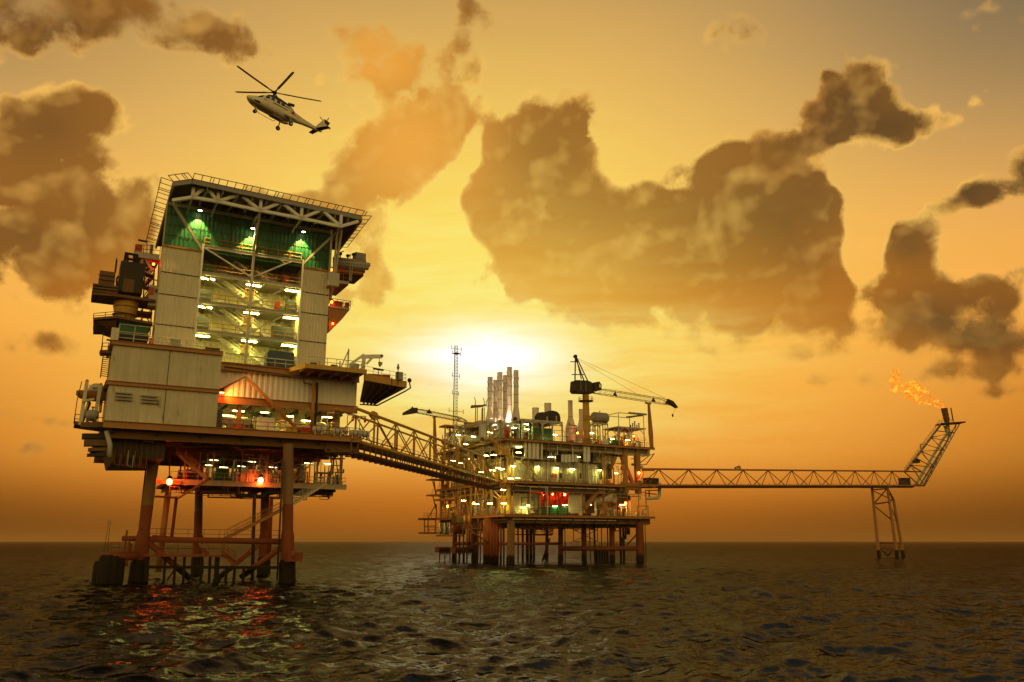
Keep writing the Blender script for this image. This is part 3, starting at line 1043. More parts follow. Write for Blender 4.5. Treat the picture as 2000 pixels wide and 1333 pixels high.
ap(net(h[1], h[2], (0, -1, 0), 22, 1.3), "safety_net_frame", "dark", parent=hd)
ap(net(h[0], h[4], (-1, 0, 0), 15), "safety_net_frame", "dark", parent=hd)
ap(net(h[0], h[1], (-.6, -.8, 0), 3, 1.3), "safety_net_frame", "dark", parent=hd)
ap(net(h[2], h[3], (1, 0, 0), 9), "safety_net_frame", "dark", parent=hd)
TV = -.7
nodes = [lp(376, 386, TV), lp(425, 394, TV), lp(508, 412, TV), lp(588, 427, TV), lp(665, 443, TV)]
tr = MB()
tr.bar(lp(337, 392, TV + 1.2), nodes[0], .40)
for a, b in zip(nodes[:-1], nodes[1:]):
    tr.bar(a, b, .40)
for i, a in enumerate(nodes):
    t = Vector((a.x, TV, HZ - .1))
    tr.bar(a, t, .40)
    if i:
        pm = (nodes[i - 1] + a) / 2
        tr.bar(a, Vector((pm.x + .3, TV, HZ - .1)), .40)
    if i < len(nodes) - 1:
        pm = (nodes[i + 1] + a) / 2
        tr.bar(a, Vector((pm.x - .3, TV, HZ - .1)), .40)
tr.bar(nodes[-1], lp(700, 433, TV), .40)
ap(tr, "front_truss", "white", parent=hd)
back = MB()
for a in nodes:
    b = Vector((a.x, 4.2, a.z - .4))
    back.bar(a, b, .22)
back.bar(Vector((-8.9, 3.9, 48.9)), Vector((13.5, 3.9, 48.9)), .3, .4)
for k in range(26):
    u = -8.5 + .85 * k
    back.bar((u, 3.7, 48.7), (u + .3, 3.7, 49.6), .1)
ap(back, "rear_truss", "grey", parent=hd)
for a, b in (((337, 396), (394, 488)), ((649, 462), (592, 516))):
    ap(MB().bar(lp(*a, 2.6), lp(*b, 3.9), .3), "raker", "pale")
ap(MB().bar(lp(508, 414, -.4), lp(495, 490, 3.8), .3), "raker", "pale")
for px0, px1 in ((648, 644), (659, 652), (667, 655)):
    ap(MB().bar(lp(px0, 450, 2.2), lp(px1, 532, 3.6), .3), "raker", "pale")
ap(MB().box(13.0, 14.6, 2.9, 4.0, 40.6, 42.6), "bearing_block", "pale")


def pbox(px0, py0, px1, py1, v0, v1, F=LF):
    """extents of an upright box whose front (at depth v0) covers the given photo rectangle"""
    xm, ym = (px0 + px1) / 2, (py0 + py1) / 2
    return (F.uu(px0, ym, v0), F.uu(px1, ym, v0), v0, v1, F.zz(xm, py1, v0), F.zz(xm, py0, v0))


def pb(px0, py0, px1, py1, v0, v1, F=LF):
    return MB().box(*pbox(px0, py0, px1, py1, v0, v1, F))


def cabinet(F, u0, u1, v, z, h, label, mat="slate", deep=.8, cat="cabinet", name="equipment_cabinet", group=None):
    """a steel cabinet on its own feet: body, doors and a vent"""
    w = u1 - u0
    t = frame_thing(name, label, cat, F, ((u0 + u1) / 2, v + deep / 2, z), group)
    MB().box(-w / 2, w / 2, -deep / 2, deep / 2, .08, h).box(-w / 2 + .05, w / 2 - .05, -deep / 2 + .05, deep / 2 - .05, 0, .08).build("body", M[mat], t)
    k = max(1, round(w / .9))
    for i in range(k):
        a = -w / 2 + w * i / k + .04
        b = -w / 2 + w * (i + 1) / k - .04
        d = MB().box(a, b, -deep / 2 - .03, -deep / 2 - .003, .14, h - .08).build("door", M[mat], t)
        MB().box(b - .12, b - .08, -deep / 2 - .07, -deep / 2 - .032, h * .45, h * .55).build("handle", M["steel"], d)
    return t


def vessel(F, q, L, r, label, mat="steel", axis=(1, 0, 0), legs=True, cat="tank", name="pressure_vessel", group=None):
    """a dished-end vessel on saddles (or standing on a skirt when its axis is upright)"""
    t = frame_thing(name, label, cat, F, q, group)
    up = abs(axis[2]) > .5
    prof = [(r * .05, 0), (r * .6, r * .14), (r * .9, r * .34), (r, r * .6), (r, L - r * .6), (r * .9, L - r * .34), (r * .6, L - r * .14), (r * .05, L)]
    if up:
        MB().lathe(prof, (0, 0, .5), axis, 16).build("shell", M[mat], t, "auto")
        MB().lathe([(r * .8, 0), (r * .8, .9)], n=12).build("skirt", M["brown"], t, "auto")
        MB().lathe([(.12, 0), (.12, .4), (.22, .4), (.22, .5)], (0, 0, L + .45), n=8).build("nozzle", M[mat], t, "auto")
    else:
        MB().lathe(prof, Vector((-L / 2, 0, r + .35)) if axis[0] else Vector((0, -L / 2, r + .35)), axis, 16).build("shell", M[mat], t, "auto")
        for s in (-.28, .28):
            c = Vector(axis) * (L * s)
            MB().box(c.x - (.15 if axis[0] else r * .7), c.x + (.15 if axis[0] else r * .7), c.y - (r * .7 if axis[0] else .15), c.y + (r * .7 if axis[0] else .15), 0, r * .8 + .2).build("saddle", M["brown"], t)
        MB().lathe([(.1, 0), (.1, .35), (.2, .35), (.2, .45)], (0, 0, 2 * r + .3), n=8).build("nozzle", M[mat], t, "auto")
    return t


# ------------------------------------------------------------------ cellar deck under the accommodation platform
CZ = 13.15
cel = ap(MB().box(-4.3, 20.3, 13.5, 30, CZ - .4, CZ), "cellar_deck", "brown")
ap(MB().ibeam((-4.4, 13.3, CZ - .3), (20.4, 13.3, CZ - .3), .3, .75), "edge_girder", "cream", parent=cel)
for k in range(8):
    u = -3.6 + 3.2 * k
    ap(MB().ibeam((u, 13.5, CZ - .75), (u, 29, CZ - .75), .25, .55), "deck_beam", "brown", parent=cel)
ap(MB().rail([(-4.2, 13.4, CZ), (20.2, 13.4, CZ), (20.2, 29, CZ)], 1.1, 1.8, .03), "railing", "cream", parent=cel)
ap(MB().path([(0, 14.5, CZ - 1.5), (4.6, 14.5, CZ - 1.5), (5.0, 14.5, CZ - 1.9), (8.6, 14.5, CZ - 1.9), (9.0, 14.5, CZ - 1.3), (13, 14.5, CZ - 1.3)], .26, 8), "pipe", "dark", True, cel)
ap(MB().path([(12, 15.2, CZ - 1.2), (18, 15.2, CZ - 1.2), (18.2, 15.2, CZ - .4)], .28, 8), "pipe", "dark", True, cel)
for u in (-2.5, 1.2, 5.0, 8.7, 12.4, 16.0, 19.6):
    ap(MB().bar((u, 14.0, CZ), (u, 14.0, 18.2), .24), "hanger_post", "cream", parent=cel)
for a, b in (((5.0, 13.9, CZ + .2), (12.4, 13.9, 17.4)), ((12.4, 13.9, CZ + .2), (7.2, 13.9, 17.2)), ((12.4, 13.9, CZ + .2), (16, 13.9, 17.4))):
    ap(MB().bar(a, b, .16), "wind_brace", "cream", parent=cel)
rnd = random.Random(5)
for k in range(16):
    u = rnd.uniform(-3, 16)
    v = rnd.uniform(15, 21)
    z1 = rnd.uniform(14.2, 16.6)
    L = rnd.uniform(2, 6)
    r = rnd.choice((.08, .1, .14, .2))
    ap(MB().path([(u, v, CZ), (u, v, z1), (u + L, v, z1), (u + L, v, rnd.choice((CZ, 18.2)))], r, 7), "pipe", rnd.choice(("cream", "grey", "green", "steel", "red")), True, cel)
for k in range(10):
    u = -3 + 2.2 * k
    ap(MB().path([(u, 15.5 + (k % 3), 17.3), (u + 3.8, 15.5 + (k % 3), 17.3)], .11, 6), "pipe", ("green", "cream", "grey")[k % 3], True, cel)
vessel(LF, (8.8, 17.5, CZ), 3.4, .8, "pale green horizontal vessel on the cellar deck behind the sodium lamp", "cladding")
vessel(LF, (14.6, 17.6, CZ), 2.4, .75, "pale upright vessel on the cellar deck beside the thick platform leg", "cladding", (0, 0, 1))
vessel(LF, (3.6, 17, CZ), 2.6, .6, "grey horizontal drum on the cellar deck by the hanging stair", "grey")
cabinet(LF, 2.0, 3.6, 15.0, CZ, 1.9, "green switch cabinet on the cellar deck beside the hanging stair", "green")
cabinet(LF, 5.3, 7.2, 15.0, CZ, 2.0, "dull green pump cabinet on the cellar deck next to the sodium lamp", "cladding")
# valve trees at the open east end
for k, u in enumerate((16.9, 18.3, 19.5)):
    t = frame_thing("valve_tree", ("dark valve tree standing nearest the platform leg on the open deck end", "dark valve tree in the middle of the open deck end", "dark valve tree with handwheel at the very edge of the open deck end")[k], "valve", LF, (u, 15, CZ), "valve trees")
    MB().tube((0, 0, 0), (0, 0, 1.9 + .3 * k), .11, n=8).tube((-.4, 0, 1.1), (.45, 0, 1.1), .09, n=8).lathe([(.2, -.12), (.2, .12)], (0, 0, 1.5), (0, 1, 0), 10).build("valve_body", M["brown"], t, "auto")
    MB().lathe([(.3, -.03), (.34, 0), (.3, .03)], (.5, 0, 1.1), (1, 0, 0), 12).build("handwheel", M["red"], t, "auto")
ap(MB().bar((18.6, 13.6, CZ), (17.6, 13.6, 18.2), .14).bar((19.4, 13.6, CZ), (18.4, 13.6, 18.2), .14), "raking_post", "cream", parent=cel)
side = (LF.loc(W(0, 0, 10)) - LF.loc(W(0, 0, 9))).normalized()
side.z = 0
ap(MB().stair(lp(404, 934, 12.6), lp(346, 884, 9), 1.1, (0, 1, 0)), "hanging_stair", "cream")
ap(MB().bar(lp(347, 974, 12), lp(408, 936, 13), .26), "strut", "orange")
lpf = ap(MB().bar(lp(303, 970, 13), lp(350, 973, 13), 1.8, .18), "lamp_platform", "redleg")
ap(MB().rail([lp(330, 971, 12.2), lp(349, 972.5, 12.2)], 1.4, 1.1).tube(lp(331, 948, 12.2), lp(331, 880, 12.2), .09, n=6), "railing", "orange", parent=lpf)
ap(MB().bar(lp(306, 941, 13.2), lp(352, 944, 13.2), .5, .5), "strut", "orange")
ap(MB().stair(lw(443, 1052, 108), lw(572, 986, 112), 1.1, side), "long_stair", "orange")
ap(MB().stair(lw(574, 985, 112), lw(638, 944, 117), 1.1, side), "long_stair", "cream")
sodium(LF, lp(331, 941, 11.9), "orange sodium lamp glowing by the front platform leg under the deck")
sodium(LF, lp(509, 938, 13.0), "red orange sodium lamp glowing mid-way along the cellar deck edge", r=.34)
for k, (px, py, v) in enumerate(((418, 899, 14.6), (409, 909, 15), (437, 913, 16), (471, 911, 15), (533, 913, 15), (602, 905, 14.5), (492, 902, 18), (640, 906, 15))):
    strip(LF, lp(px, py, v), f"pale strip lamp over the cellar deck, {('nearest the hanging stair', 'just under the one nearest the hanging stair', 'third from the hanging stair', 'between two hanger posts', 'behind the crossed braces', 'beside the thick front leg', 'deep under the main deck', 'over the open east end')[k]}", "cellar deck strip lamps", "strip_low", .3, .62)

# ------------------------------------------------------------------ stair bay: lamps and cabinets
lev_names = ("top", "second", "third", "lowest")
for i, z in enumerate(LEV):
    for j, u in enumerate((-3.1, 3.1, 8.5)):
        strip(LF, (u, 4.9, z - .62), f"strip lamp under the {lev_names[i]} landing of the tower stairs, {('beside the west column', 'at the middle post', 'beside the east column')[j]}", "tower stair lamps", ("strip_dim", "strip", "strip", "strip_hot")[i], 0, 1.05)
CAB = [(-3.7, -2.2, 5.6, 40.2, 1.7, "green", "green door cabinet on the top tower landing by the west column", "locker"),
       (-3.7, -2.2, 5.6, 36.2, 2.05, "slate", "blue grey cabinet on the second tower landing by the west column", "cabinet"),
       (-3.7, -2.2, 5.6, 32.2, 2.15, "slate", "blue grey cabinet on the third tower landing by the west column", "cabinet"),
       (6.7, 8.2, 6.8, 40.2, 1.7, "green", "green cabinet behind a red locker on the top tower landing", "cabinet"),
       (7.2, 7.8, 5.4, 40.2, 1.75, "red", "narrow red locker on the top tower landing by the east column", "locker"),
       (7.3, 8.3, 7.6, 36.2, 1.7, "green", "green cabinet between red and blue grey cabinets on the second landing", "cabinet"),
       (6.4, 7.0, 5.4, 36.2, 1.7, "red", "narrow red locker on the second tower landing by the east column", "locker"),
       (7.9, 9.2, 5.5, 36.2, 2.1, "slate", "blue grey cabinet beside a red locker on the second landing", "cabinet"),
       (6.2, 9.2, 5.5, 32.2, 2.1, "slate", "widest blue grey cabinet, on the third tower landing", "cabinet")]
for (u0, u1, v, z, hh, mt, lb, ct) in CAB:
    cabinet(LF, u0, u1, v, z, hh, lb, mt, cat=ct)
t = frame_thing("equipment_container", "dark blue container with one cut corner at the foot of the tower stairs", "container", LF, (7.4, 5.2, 28.0))
MB().prism([(-1.9, -.9, .1), (1.8, -.9, .1), (1.8, -.9, 2.5), (-1.6, -.9, 2.5), (-1.9, -.9, 2.1)], (0, 1.9, 0)).build("body", M["blue"], t)
MB().box(-1.5, -.1, -.94, -.905, .3, 2.2).build("door", M["blue"], t)
MB().box(.1, 1.6, -.94, -.905, .3, 2.2).build("door", M["blue"], t)
MB().box(-1.8, 1.7, -.8, .9, 0, .1).build("base_frame", M["dark"], t)
cabinet(LF, *[LF.uu(x, 668, 2) for x in (335, 353)], 2.0, 28.65, 1.5, "grey metal box on the storage block roof edge", "grey")
cabinet(LF, *[LF.uu(x, 678, 3) for x in (401, 430)], 3.0, 28.0, 1.7, "dark steel crate at the end of the storage block roof", "dark")
for k, (a, b, c) in enumerate((((300, 658), (365, 664), (365, 672)), ((300, 666), (330, 669), (330, 676)), ((362, 668), (398, 672), (398, 680)))):
    ap(MB().path([lp(*a, 1.2), lp(*b, 1.2), lp(*c, 1.2)], .07, 6), "pipe", "cream", True)
ap(MB().path([lp(440, 690, 3.6), lp(566, 706, 3.6)], .09, 6), "pipe", "green", True)

# floodlights washing the green storey
for k, (px, py) in enumerate(((391, 410), (494, 445), (593, 452))):
    q = LF.p(px, py, 3.3)
    t = frame_thing("floodlight", f"downward floodlight on the green wall, {('by the west raking strut', 'at the middle strut', 'by the east raking strut')[k]}", "lamp", LF, q, "green wall floodlights")
    MB().lathe([(.10, .25), (.2, .2), (.3, -.1), (.28, -.1)], n=12).tube((0, 0, .22), (0, .9, .3), .05, n=6).build("lamp_housing", M["dark"], t, "auto")
    MB().lathe([(.25, -.12), (.12, -.17)], n=12).build("lens", G["flood"], t, "auto")
    ld = bpy.data.lights.new("floodlight_beam", "SPOT")
    ld.energy = 5200
    ld.color = (1, .62, .16)
    ld.spot_size = R(72)
    ld.spot_blend = .35
    ld.shadow_soft_size = .12
    lo = bpy.data.objects.new("floodlight_beam", ld)
    COL.objects.link(lo)
    lo.parent = t
    lo.location = (0, 0, -.25)
    lo.rotation_euler = (R(14), 0, 0)

# ------------------------------------------------------------------ lower work bay
t = frame_thing("bay_floodlight", "small floodlight throwing orange light across the pale bay wall", "lamp", LF, lp(433, 767, 1.9))
MB().box(-.3, .25, -.25, .25, .02, .5).tube((-.3, 0, .25), (-.75, 0, .25), .05, n=6).build("lamp_housing", M["dark"], t)
MB().box(-.2, .25, -.2, .2, -.05, .0).build("lens", G["sodium"], t)
ld = bpy.data.lights.new("bay_floodlight_beam", "SPOT")
ld.energy = 900
ld.color = (1, .30, .04)
ld.spot_size = R(125)
ld.spot_blend = .8
ld.shadow_soft_size = .15
lo = bpy.data.objects.new("bay_floodlight_beam", ld)
COL.objects.link(lo)
lo.parent = t
lo.location = (.3, -.25, -.1)
lo.rotation_euler = Vector((-.8, -.35, .1)).to_track_quat("Z", "Y").to_euler()
for k, (px, py, v) in enumerate(((466, 803, 6), (520, 806, 7), (562, 813, 6.5), (640, 815, 5.5), (445, 812, 8), (600, 822, 8))):
    strip(LF, lp(px, py, v), f"strip lamp under the work bay roof, {('over the red hose pile', 'over the pale crate', 'right behind the diagonal brace', 'above the life raft canisters', 'next to the dark blue locker', 'behind the orange column')[k]}", "work bay lamps", "strip_dim", 0, .8)
cabinet(LF, LF.uu(424, 812, 1.2), LF.uu(435, 812, 1.2), 1.2, 18.9, 2.4, "tall dark blue locker at the corner of the storage block", "blue", cat="locker")
cabinet(LF, LF.uu(505, 820, 3.5), LF.uu(537, 820, 3.5), 3.5, 18.9, 2.2, "pale crate standing in the lit work bay", "white", 1.6, "crate", "equipment_crate")
cabinet(LF, LF.uu(588, 840, 2), LF.uu(606, 840, 2), 1.6, 18.9, 1.0, "low red chest by the orange bay column", "red", cat="chest", name="tool_chest")
cabinet(LF, LF.uu(560, 842, 1.8), LF.uu(580, 842, 1.8), 1.6, 18.9, .9, "low yellow chest at the foot of the diagonal brace", "yellow", cat="chest", name="tool_chest")
vessel(LF, (2.6, 6, 19.6), 4.2, .65, "long pale vessel high in the lit work bay", "white", legs=True)
vessel(LF, (10.4, 5.5, 18.9), 2.6, .55, "upright cream tank beside the orange bay column", "cream", (0, 0, 1))
vessel(LF, (13.8, 5.6, 18.9), 1.9, .8, "rounded white water tank behind the raft canisters", "white", (0, 0, 1))
t = frame_thing("hose_pile", "heap of red hose coiled on the work bay floor", "hose", LF, (2.0, 1.6, 18.9))
hp = MB()
for k in range(4):
    hp.path([(1.1 * math.cos(a) * (1 - .12 * k), .5 * math.sin(a) * (1 - .12 * k), .08 + .11 * k + .05 * math.sin(3 * a)) for a in [2 * PI * j / 14 for j in range(15)]], .07, 6)
hp.build("hose", M["red"], t, True)
for k in range(7):
    u = 1 + 2.4 * k
    ap(MB().path([(u, 8, 19), (u, 8, 21 + .3 * (k % 3)), (u + 1.6, 8, 21 + .3 * (k % 3)), (u + 1.6, 8, 22.6)], .09, 6), "pipe", ("cream", "steel", "green")[k % 3], True)
raft_labels = ("beside the orange column", "in the middle of the row", "third from the orange column", "at the bridge end of the deck")
raft = None
for k, px in enumerate((621, 658, 693, 711)):
    q = lp(px, 842 + .1 * (px - 621), .1)
    if raft is None:
        raft = thing("life_raft_canister", None, "life raft")
        MB().lathe([(.18, -.75), (.36, -.68), (.42, -.6), (.42, .6), (.36, .68), (.18, .75)], (0, 0, .2), (1, 0, 0), 14).build("canister", M["pale"], raft, "auto")
        MB().lathe([(.44, -.34), (.44, -.26)], (0, 0, .2), (1, 0, 0), 14).build("strap", M["dark"], raft, "auto")
        MB().lathe([(.44, .26), (.44, .34)], (0, 0, .2), (1, 0, 0), 14).build("strap", M["dark"], raft, "auto")
        MB().box(-.5, -.4, -.35, .35, -.55, -.1).box(.4, .5, -.35, .35, -.55, -.1).build("cradle", M["cream"], raft)
        o = raft
    else:
        o = copy_tree(raft)
    o.location, o.rotation_euler = LF.w(q), (0, 0, LF.yaw)
    tag(o, f"grey life raft canister on the deck edge, {raft_labels[k]}", "life raft", "life raft canisters")
dv = None
for k, px in enumerate((640, 679, 703)):
    q = lp(px - 2, 851 + .1 * (px - 640), .6)
    if dv is None:
        dv = thing("raft_davit", None, "davit")
        MB().path([(0, 0, 0), (0, 0, 3.1), (.9, 0, 3.1)], .09, 6).tube((.2, 0, 1.4), (-.9, 0, .1), .07, n=6).build("davit_arm", M["white"], dv, "auto")
        MB().lathe([(.05, .7), (.16, .6), (.2, .2), (.12, 0), (.03, -.05)], (.75, 0, 2.3), n=10).tube((.75, 0, 3), (.75, 0, 3.1), .03, n=5).build("hook_cover", M["red"], dv, "auto")
        o = dv
    else:
        o = copy_tree(dv)
    o.location, o.rotation_euler = LF.w(q), (0, 0, LF.yaw)
    tag(o, f"white raft davit with red hook cover, {('nearest the orange column', 'between raft canisters', 'at the start of the bridge')[k]}", "davit", "raft davits")
t = frame_thing("lifebuoy", "red and white lifebuoy hung on the white tank front", "lifebuoy", LF, lp(675, 843, .9))
MB().lathe([(.27, -.07), (.36, -.07), (.40, 0), (.36, .07), (.27, .07), (.24, 0), (.27, -.07)], axis=(0, 1, 0), n=18).build("ring", M["red"], t, "auto")
for a in (0, 90, 180, 270):
    c = Vector((.32 * math.cos(R(a + 45)), 0, .32 * math.sin(R(a + 45))))
    MB().box(c.x - .1, c.x + .1, -.1, .1, c.z - .1, c.z + .1).build("band", M["white"], t)

# ------------------------------------------------------------------ small white crane and gear on the east decks
q = LF.p(707, 729, .8)
t = frame_thing("deck_crane", "small white knuckle crane with hanging hook on the outrigger platform", "crane", LF, (q.x, .8, 27.8))
z0 = 27.8
L_ = lambda px, py: LF.p(px, py, .8) - Vector((q.x, .8, z0))
MB().tube((.1, 0, 0), L_(711, 700), .28, .26, 12).build("pedestal", M["white"], t, "auto")
MB().bar(L_(706, 697), L_(746, 696.5), .4, .5).build("jib", M["white"], t)
MB().bar(L_(684, 712), L_(711, 693), .28, .35).bar(L_(727, 699), L_(716, 711), .25, .3).build("strut_arm", M["white"], t)
MB().lathe([(.22, -.2), (.22, .2)], L_(745, 696), (0, 1, 0), 12).build("sheave", M["dark"], t, "auto")
h0 = L_(741, 700)
MB().tube(h0, L_(741, 707), .05, n=6).prism([L_(739.5, 707) + Vector((0, -.1, 0)), L_(747, 708) + Vector((0, -.1, 0)), L_(746, 713) + Vector((0, -.1, 0)), L_(742.5, 717) + Vector((0, -.1, 0)), L_(740, 713) + Vector((0, -.1, 0))], (0, .3, 0)).build("hook_block", M["grey"], t)
cabinet(LF, q.x - 1.4, q.x - .2, 1.6, 27.8, 1.5, "grey winch cabinet at the foot of the small white crane", "pale")
cabinet(LF, LF.uu(697, 727, .2), LF.uu(702, 727, .2), .2, 27.8, .5, "small red box by the outrigger railing", "red", .4, "box", "fire_box")
dk = e0.z + .95
for k, (px, wd, hh, mt, lb) in enumerate(((724, .9, .5, "red", "red wedge-shaped chest on the cantilever deck near the white crane"), (738, 1.8, .55, "red", "long red chest under the hook on the cantilever deck"), (754, 1.1, .6, "red", "red striped chest toward the end of the cantilever deck"), (780, .9, 1.2, "grey", "grey control box at the tip of the cantilever deck"))):
    u = LF.uu(px, 735, 1.5)
    cabinet(LF, u - wd / 2, u + wd / 2, 1.2, dk, hh, lb, mt, .7, "box", "deck_box")
ap(MB().bar(LF.p(729, 720, 1.4), LF.p(749, 723.5, 1.4), .25, .25).tube(LF.p(739, 722, 1.4), LF.p(739, 736, 1.4), .06, n=6), "spreader_bar", "dark")
for k, (px, lb) in enumerate(((650, "dark pump set by the foot of the east tower column"), (609, "dark valve set in front of the east tower column"))):
    q = LF.p(px, 716, 2)
    t = frame_thing("pump_set", lb, "pump", LF, (q.x, 1.2, 27.8))
    MB().lathe([(.2, -.5), (.32, -.45), (.32, .35), (.15, .5)], (0, 0, .6), (1, 0, 0), 12).build("motor", M["dark"], t, "auto")
    MB().box(-.7, .7, -.3, .3, 0, .25).build("skid", M["grey"], t)
    MB().path([(.5, 0, .6), (.75, 0, .6), (.75, 0, 1.5)], .1, 8).build("outlet_pipe", M["grey"], t, True)

# ------------------------------------------------------------------ crane on the west side
V0 = 8.0
CB = LF.p(242, 632, V0)
CR = frame_thing("pedestal_crane", "dark crane with louvred engine house on a fat yellow pedestal", "crane", LF, CB)


def cq(px, py, v=V0):
    return LF.p(px, py, v) - CB


def cbx(px0, py0, px1, py1, v0, v1):
    b = pbox(px0, py0, px1, py1, v0, v1)
    return MB().box(b[0] - CB.x, b[1] - CB.x, v0 - CB.y, v1 - CB.y, b[4] - CB.z, b[5] - CB.z)


zt, zb = cq(242, 590).z, 0
MB().lathe([(1.05, 0), (1.15, .6), (1.45, zt * .6), (1.5, zt)], n=22).build("pedestal", M["yellow"], CR, "auto")
for f in (.35, .7):
    MB().lathe([(1.52, zt * f), (1.54, zt * f + .08), (1.5, zt * f + .1)], n=22).build("pedestal_ring", M["brown"], CR, "auto")
b = pbox(179, 570, 311, 596, 7, 11)
plt_ = MB().prism([(b[0] - CB.x, -1.6, zt + .02), (b[0] - CB.x + 2.6, -2.2, zt + .02), (b[1] - CB.x - 1, -2.0, zt + .02), (b[1] - CB.x, -1, zt + .02), (b[1] - CB.x, 2.5, zt + .02), (b[0] - CB.x, 2.5, zt + .02)], (0, 0, .35)).build("slew_platform", M["brown"], CR)
for k in range(3):
    MB().bar((b[0] - CB.x - .05, -1.7, zt + .55 + .42 * k), (cq(226, 590).x, -2.25, zt + .55 + .42 * k - .1), .12, .2).build("boom_chord", M["brown"], CR)
MB().box(b[0] - CB.x, cq(226, 590).x, -1.5, 2, zt + .4, zt + 1.5).build("boom_foot", M["dark"], CR)
hs = cbx(233, 512, 281, 571, 7.2, 10.5).build("engine_house", M["dark"], CR)
cbx(240, 545, 262, 571, 7.12, 7.19).build("louvre_panel", M["brown"], hs)
rd = cbx(193, 530, 224, 567, 7.2, 9.5).build("radiator_housing", M["brown"], CR)
for k in range(3):
    cbx(192, 538 + 9 * k, 225, 539.5 + 9 * k, 7.12, 7.19).build("rib", M["dark"], rd)
MB().path([cq(243, 512), cq(246, 495), cq(268, 499), cq(266, 514)], .17, 6).bar(cq(244, 505), cq(267, 509), .2, .3).bar(cq(249, 498), cq(249, 512), .3, .3).bar(cq(262, 500), cq(262, 512), .25, .3).build("gantry_frame", M["black"], CR)
MB().bar(cq(225, 532), cq(228, 508), .22).tube(cq(227, 512), cq(228, 504), .06, n=6).build("exhaust_pipe", M["dark"], CR)
MB().bar(cq(279, 496, 8.6), cq(274, 532, 8.6), .38).bar(cq(279, 497, 8.6), cq(297, 530, 8.6), .38).bar(cq(274, 531, 8.6), cq(297, 531, 8.6), .18).build("crane_frame", M["grey"], CR)
MB().rail([(b[0] - CB.x, -1.5, zt + .35), (b[0] - CB.x, 2.4, zt + .35)], 1.1, 1.2).build("railing", M["dark"], CR)
MB().path([cq(228, 560, 7), cq(228, 545, 7), cq(231, 540, 7)], .12, 6).path([cq(226, 565, 7), cq(230, 552, 7)], .1, 6).build("hydraulic_hose", M["black"], CR, True)
cabn = cbx(291, 558, 315, 598, 6.6, 9).build("operator_cabin", M["cladding"], CR)
cbx(302, 565, 312, 572, 6.52, 6.59).build("window", M["glass"], cabn)
cbx(291, 561, 300, 576, 6.50, 6.59).build("door", M["red"], cabn)
# platform round the pedestal foot, carried by the accommodation platform
wp = ap(MB().prism([LF.p(182, 625, 6), LF.p(228, 621, 5), LF.p(298, 634, 5), LF.p(298, 636, 5) + Vector((0, 6, 0)), LF.p(186, 634, 6) + Vector((0, 6, 0))], (0, 0, .3)), "crane_platform", "brown")
ap(MB().prism([LF.p(184, 628, 6), LF.p(228, 626, 5.3), LF.p(226, 650, 7), LF.p(190, 637, 7)], (0, 4, 0)), "platform_bracket", "brown", parent=wp)
ap(MB().rail([LF.p(182, 623, 6), LF.p(228, 619, 5), LF.p(262, 625, 5)], .7, 1.2), "railing", "dark", parent=wp)
gc = ap(pb(231, 630, 291, 652, 6, 10), "control_room", "green")
ap(pb(233, 652, 291, 662, 5.6, 10), "control_room_base", "dark", parent=gc)
ap(MB().rail([LF.p(231, 662, 3), LF.p(291, 668, 3)], 1.9, 1.6), "railing", "pale", parent=gc)
ap(pb(216, 640, 230, 690, 4.5, 6), "corner_column", "cream")
cabinet(LF, LF.uu(292, 660, 4), LF.uu(300, 660, 4), 4, 28.65, 1.7, "narrow red locker at the green control room corner", "red", .5, "locker")
# upper balcony and stair zigzags between crane and tower
ub = ap(pb(262, 494, 312, 505, 8, 12), "upper_balcony", "pale")
ap(MB().rail([LF.p(263, 494, 8), LF.p(312, 498, 8)], 1.2, 1.2, .04), "railing", "dark", parent=ub)
ap(pb(290, 504.5, 312, 514, 8.4, 8.8), "soffit_red_glow", "red", parent=ub)  # red lamp glow on this panel put into its paint colour
cabinet(LF, LF.uu(265, 484, 8.6), LF.uu(278, 484, 8.6), 8.6, LF.zz(270, 494, 8.6), 1.15, "red box at the corner of the upper balcony beside the tower", "red", .8, "box", "fire_box")
ap(pb(293, 478, 299, 496, 8.8, 9.4), "vent_pipe", "grey", parent=ub)
ap(MB().bar(LF.p(270, 469, 9), LF.p(288, 473, 9), .25, .2).tube(LF.p(287, 473, 9), LF.p(287, 495, 9), .05, n=5), "antenna_bar", "dark", parent=ub)
zs = [(300, 515), (280, 533), (300, 540), (280, 560), (300, 566), (281, 590)]
for k in range(0, len(zs) - 1):
    a, b_ = LF.p(*zs[k], 9.5), LF.p(*zs[k + 1], 9.5)
    ap(MB().stair(b_, a, .8, (0, 1, 0), True, .3), "outside_stair", "redleg")
for px in (283, 301, 309):
    ap(MB().bar(LF.p(px + 2, 506, 9), LF.p(px - 8, 655, 9), .16), "stair_post", "redleg")
ap(MB().bar(LF.p(285, 560, 9), LF.p(312, 564, 9), .12).bar(LF.p(288, 545, 9), LF.p(312, 549, 9), .12).bar(LF.p(275, 605, 9), LF.p(300, 640, 9), .12).bar(LF.p(296, 605, 9), LF.p(270, 630, 9), .12), "stair_bracing", "redleg")
ap(pb(262, 608, 298, 613, 8.5, 11), "stair_landing", "redleg")

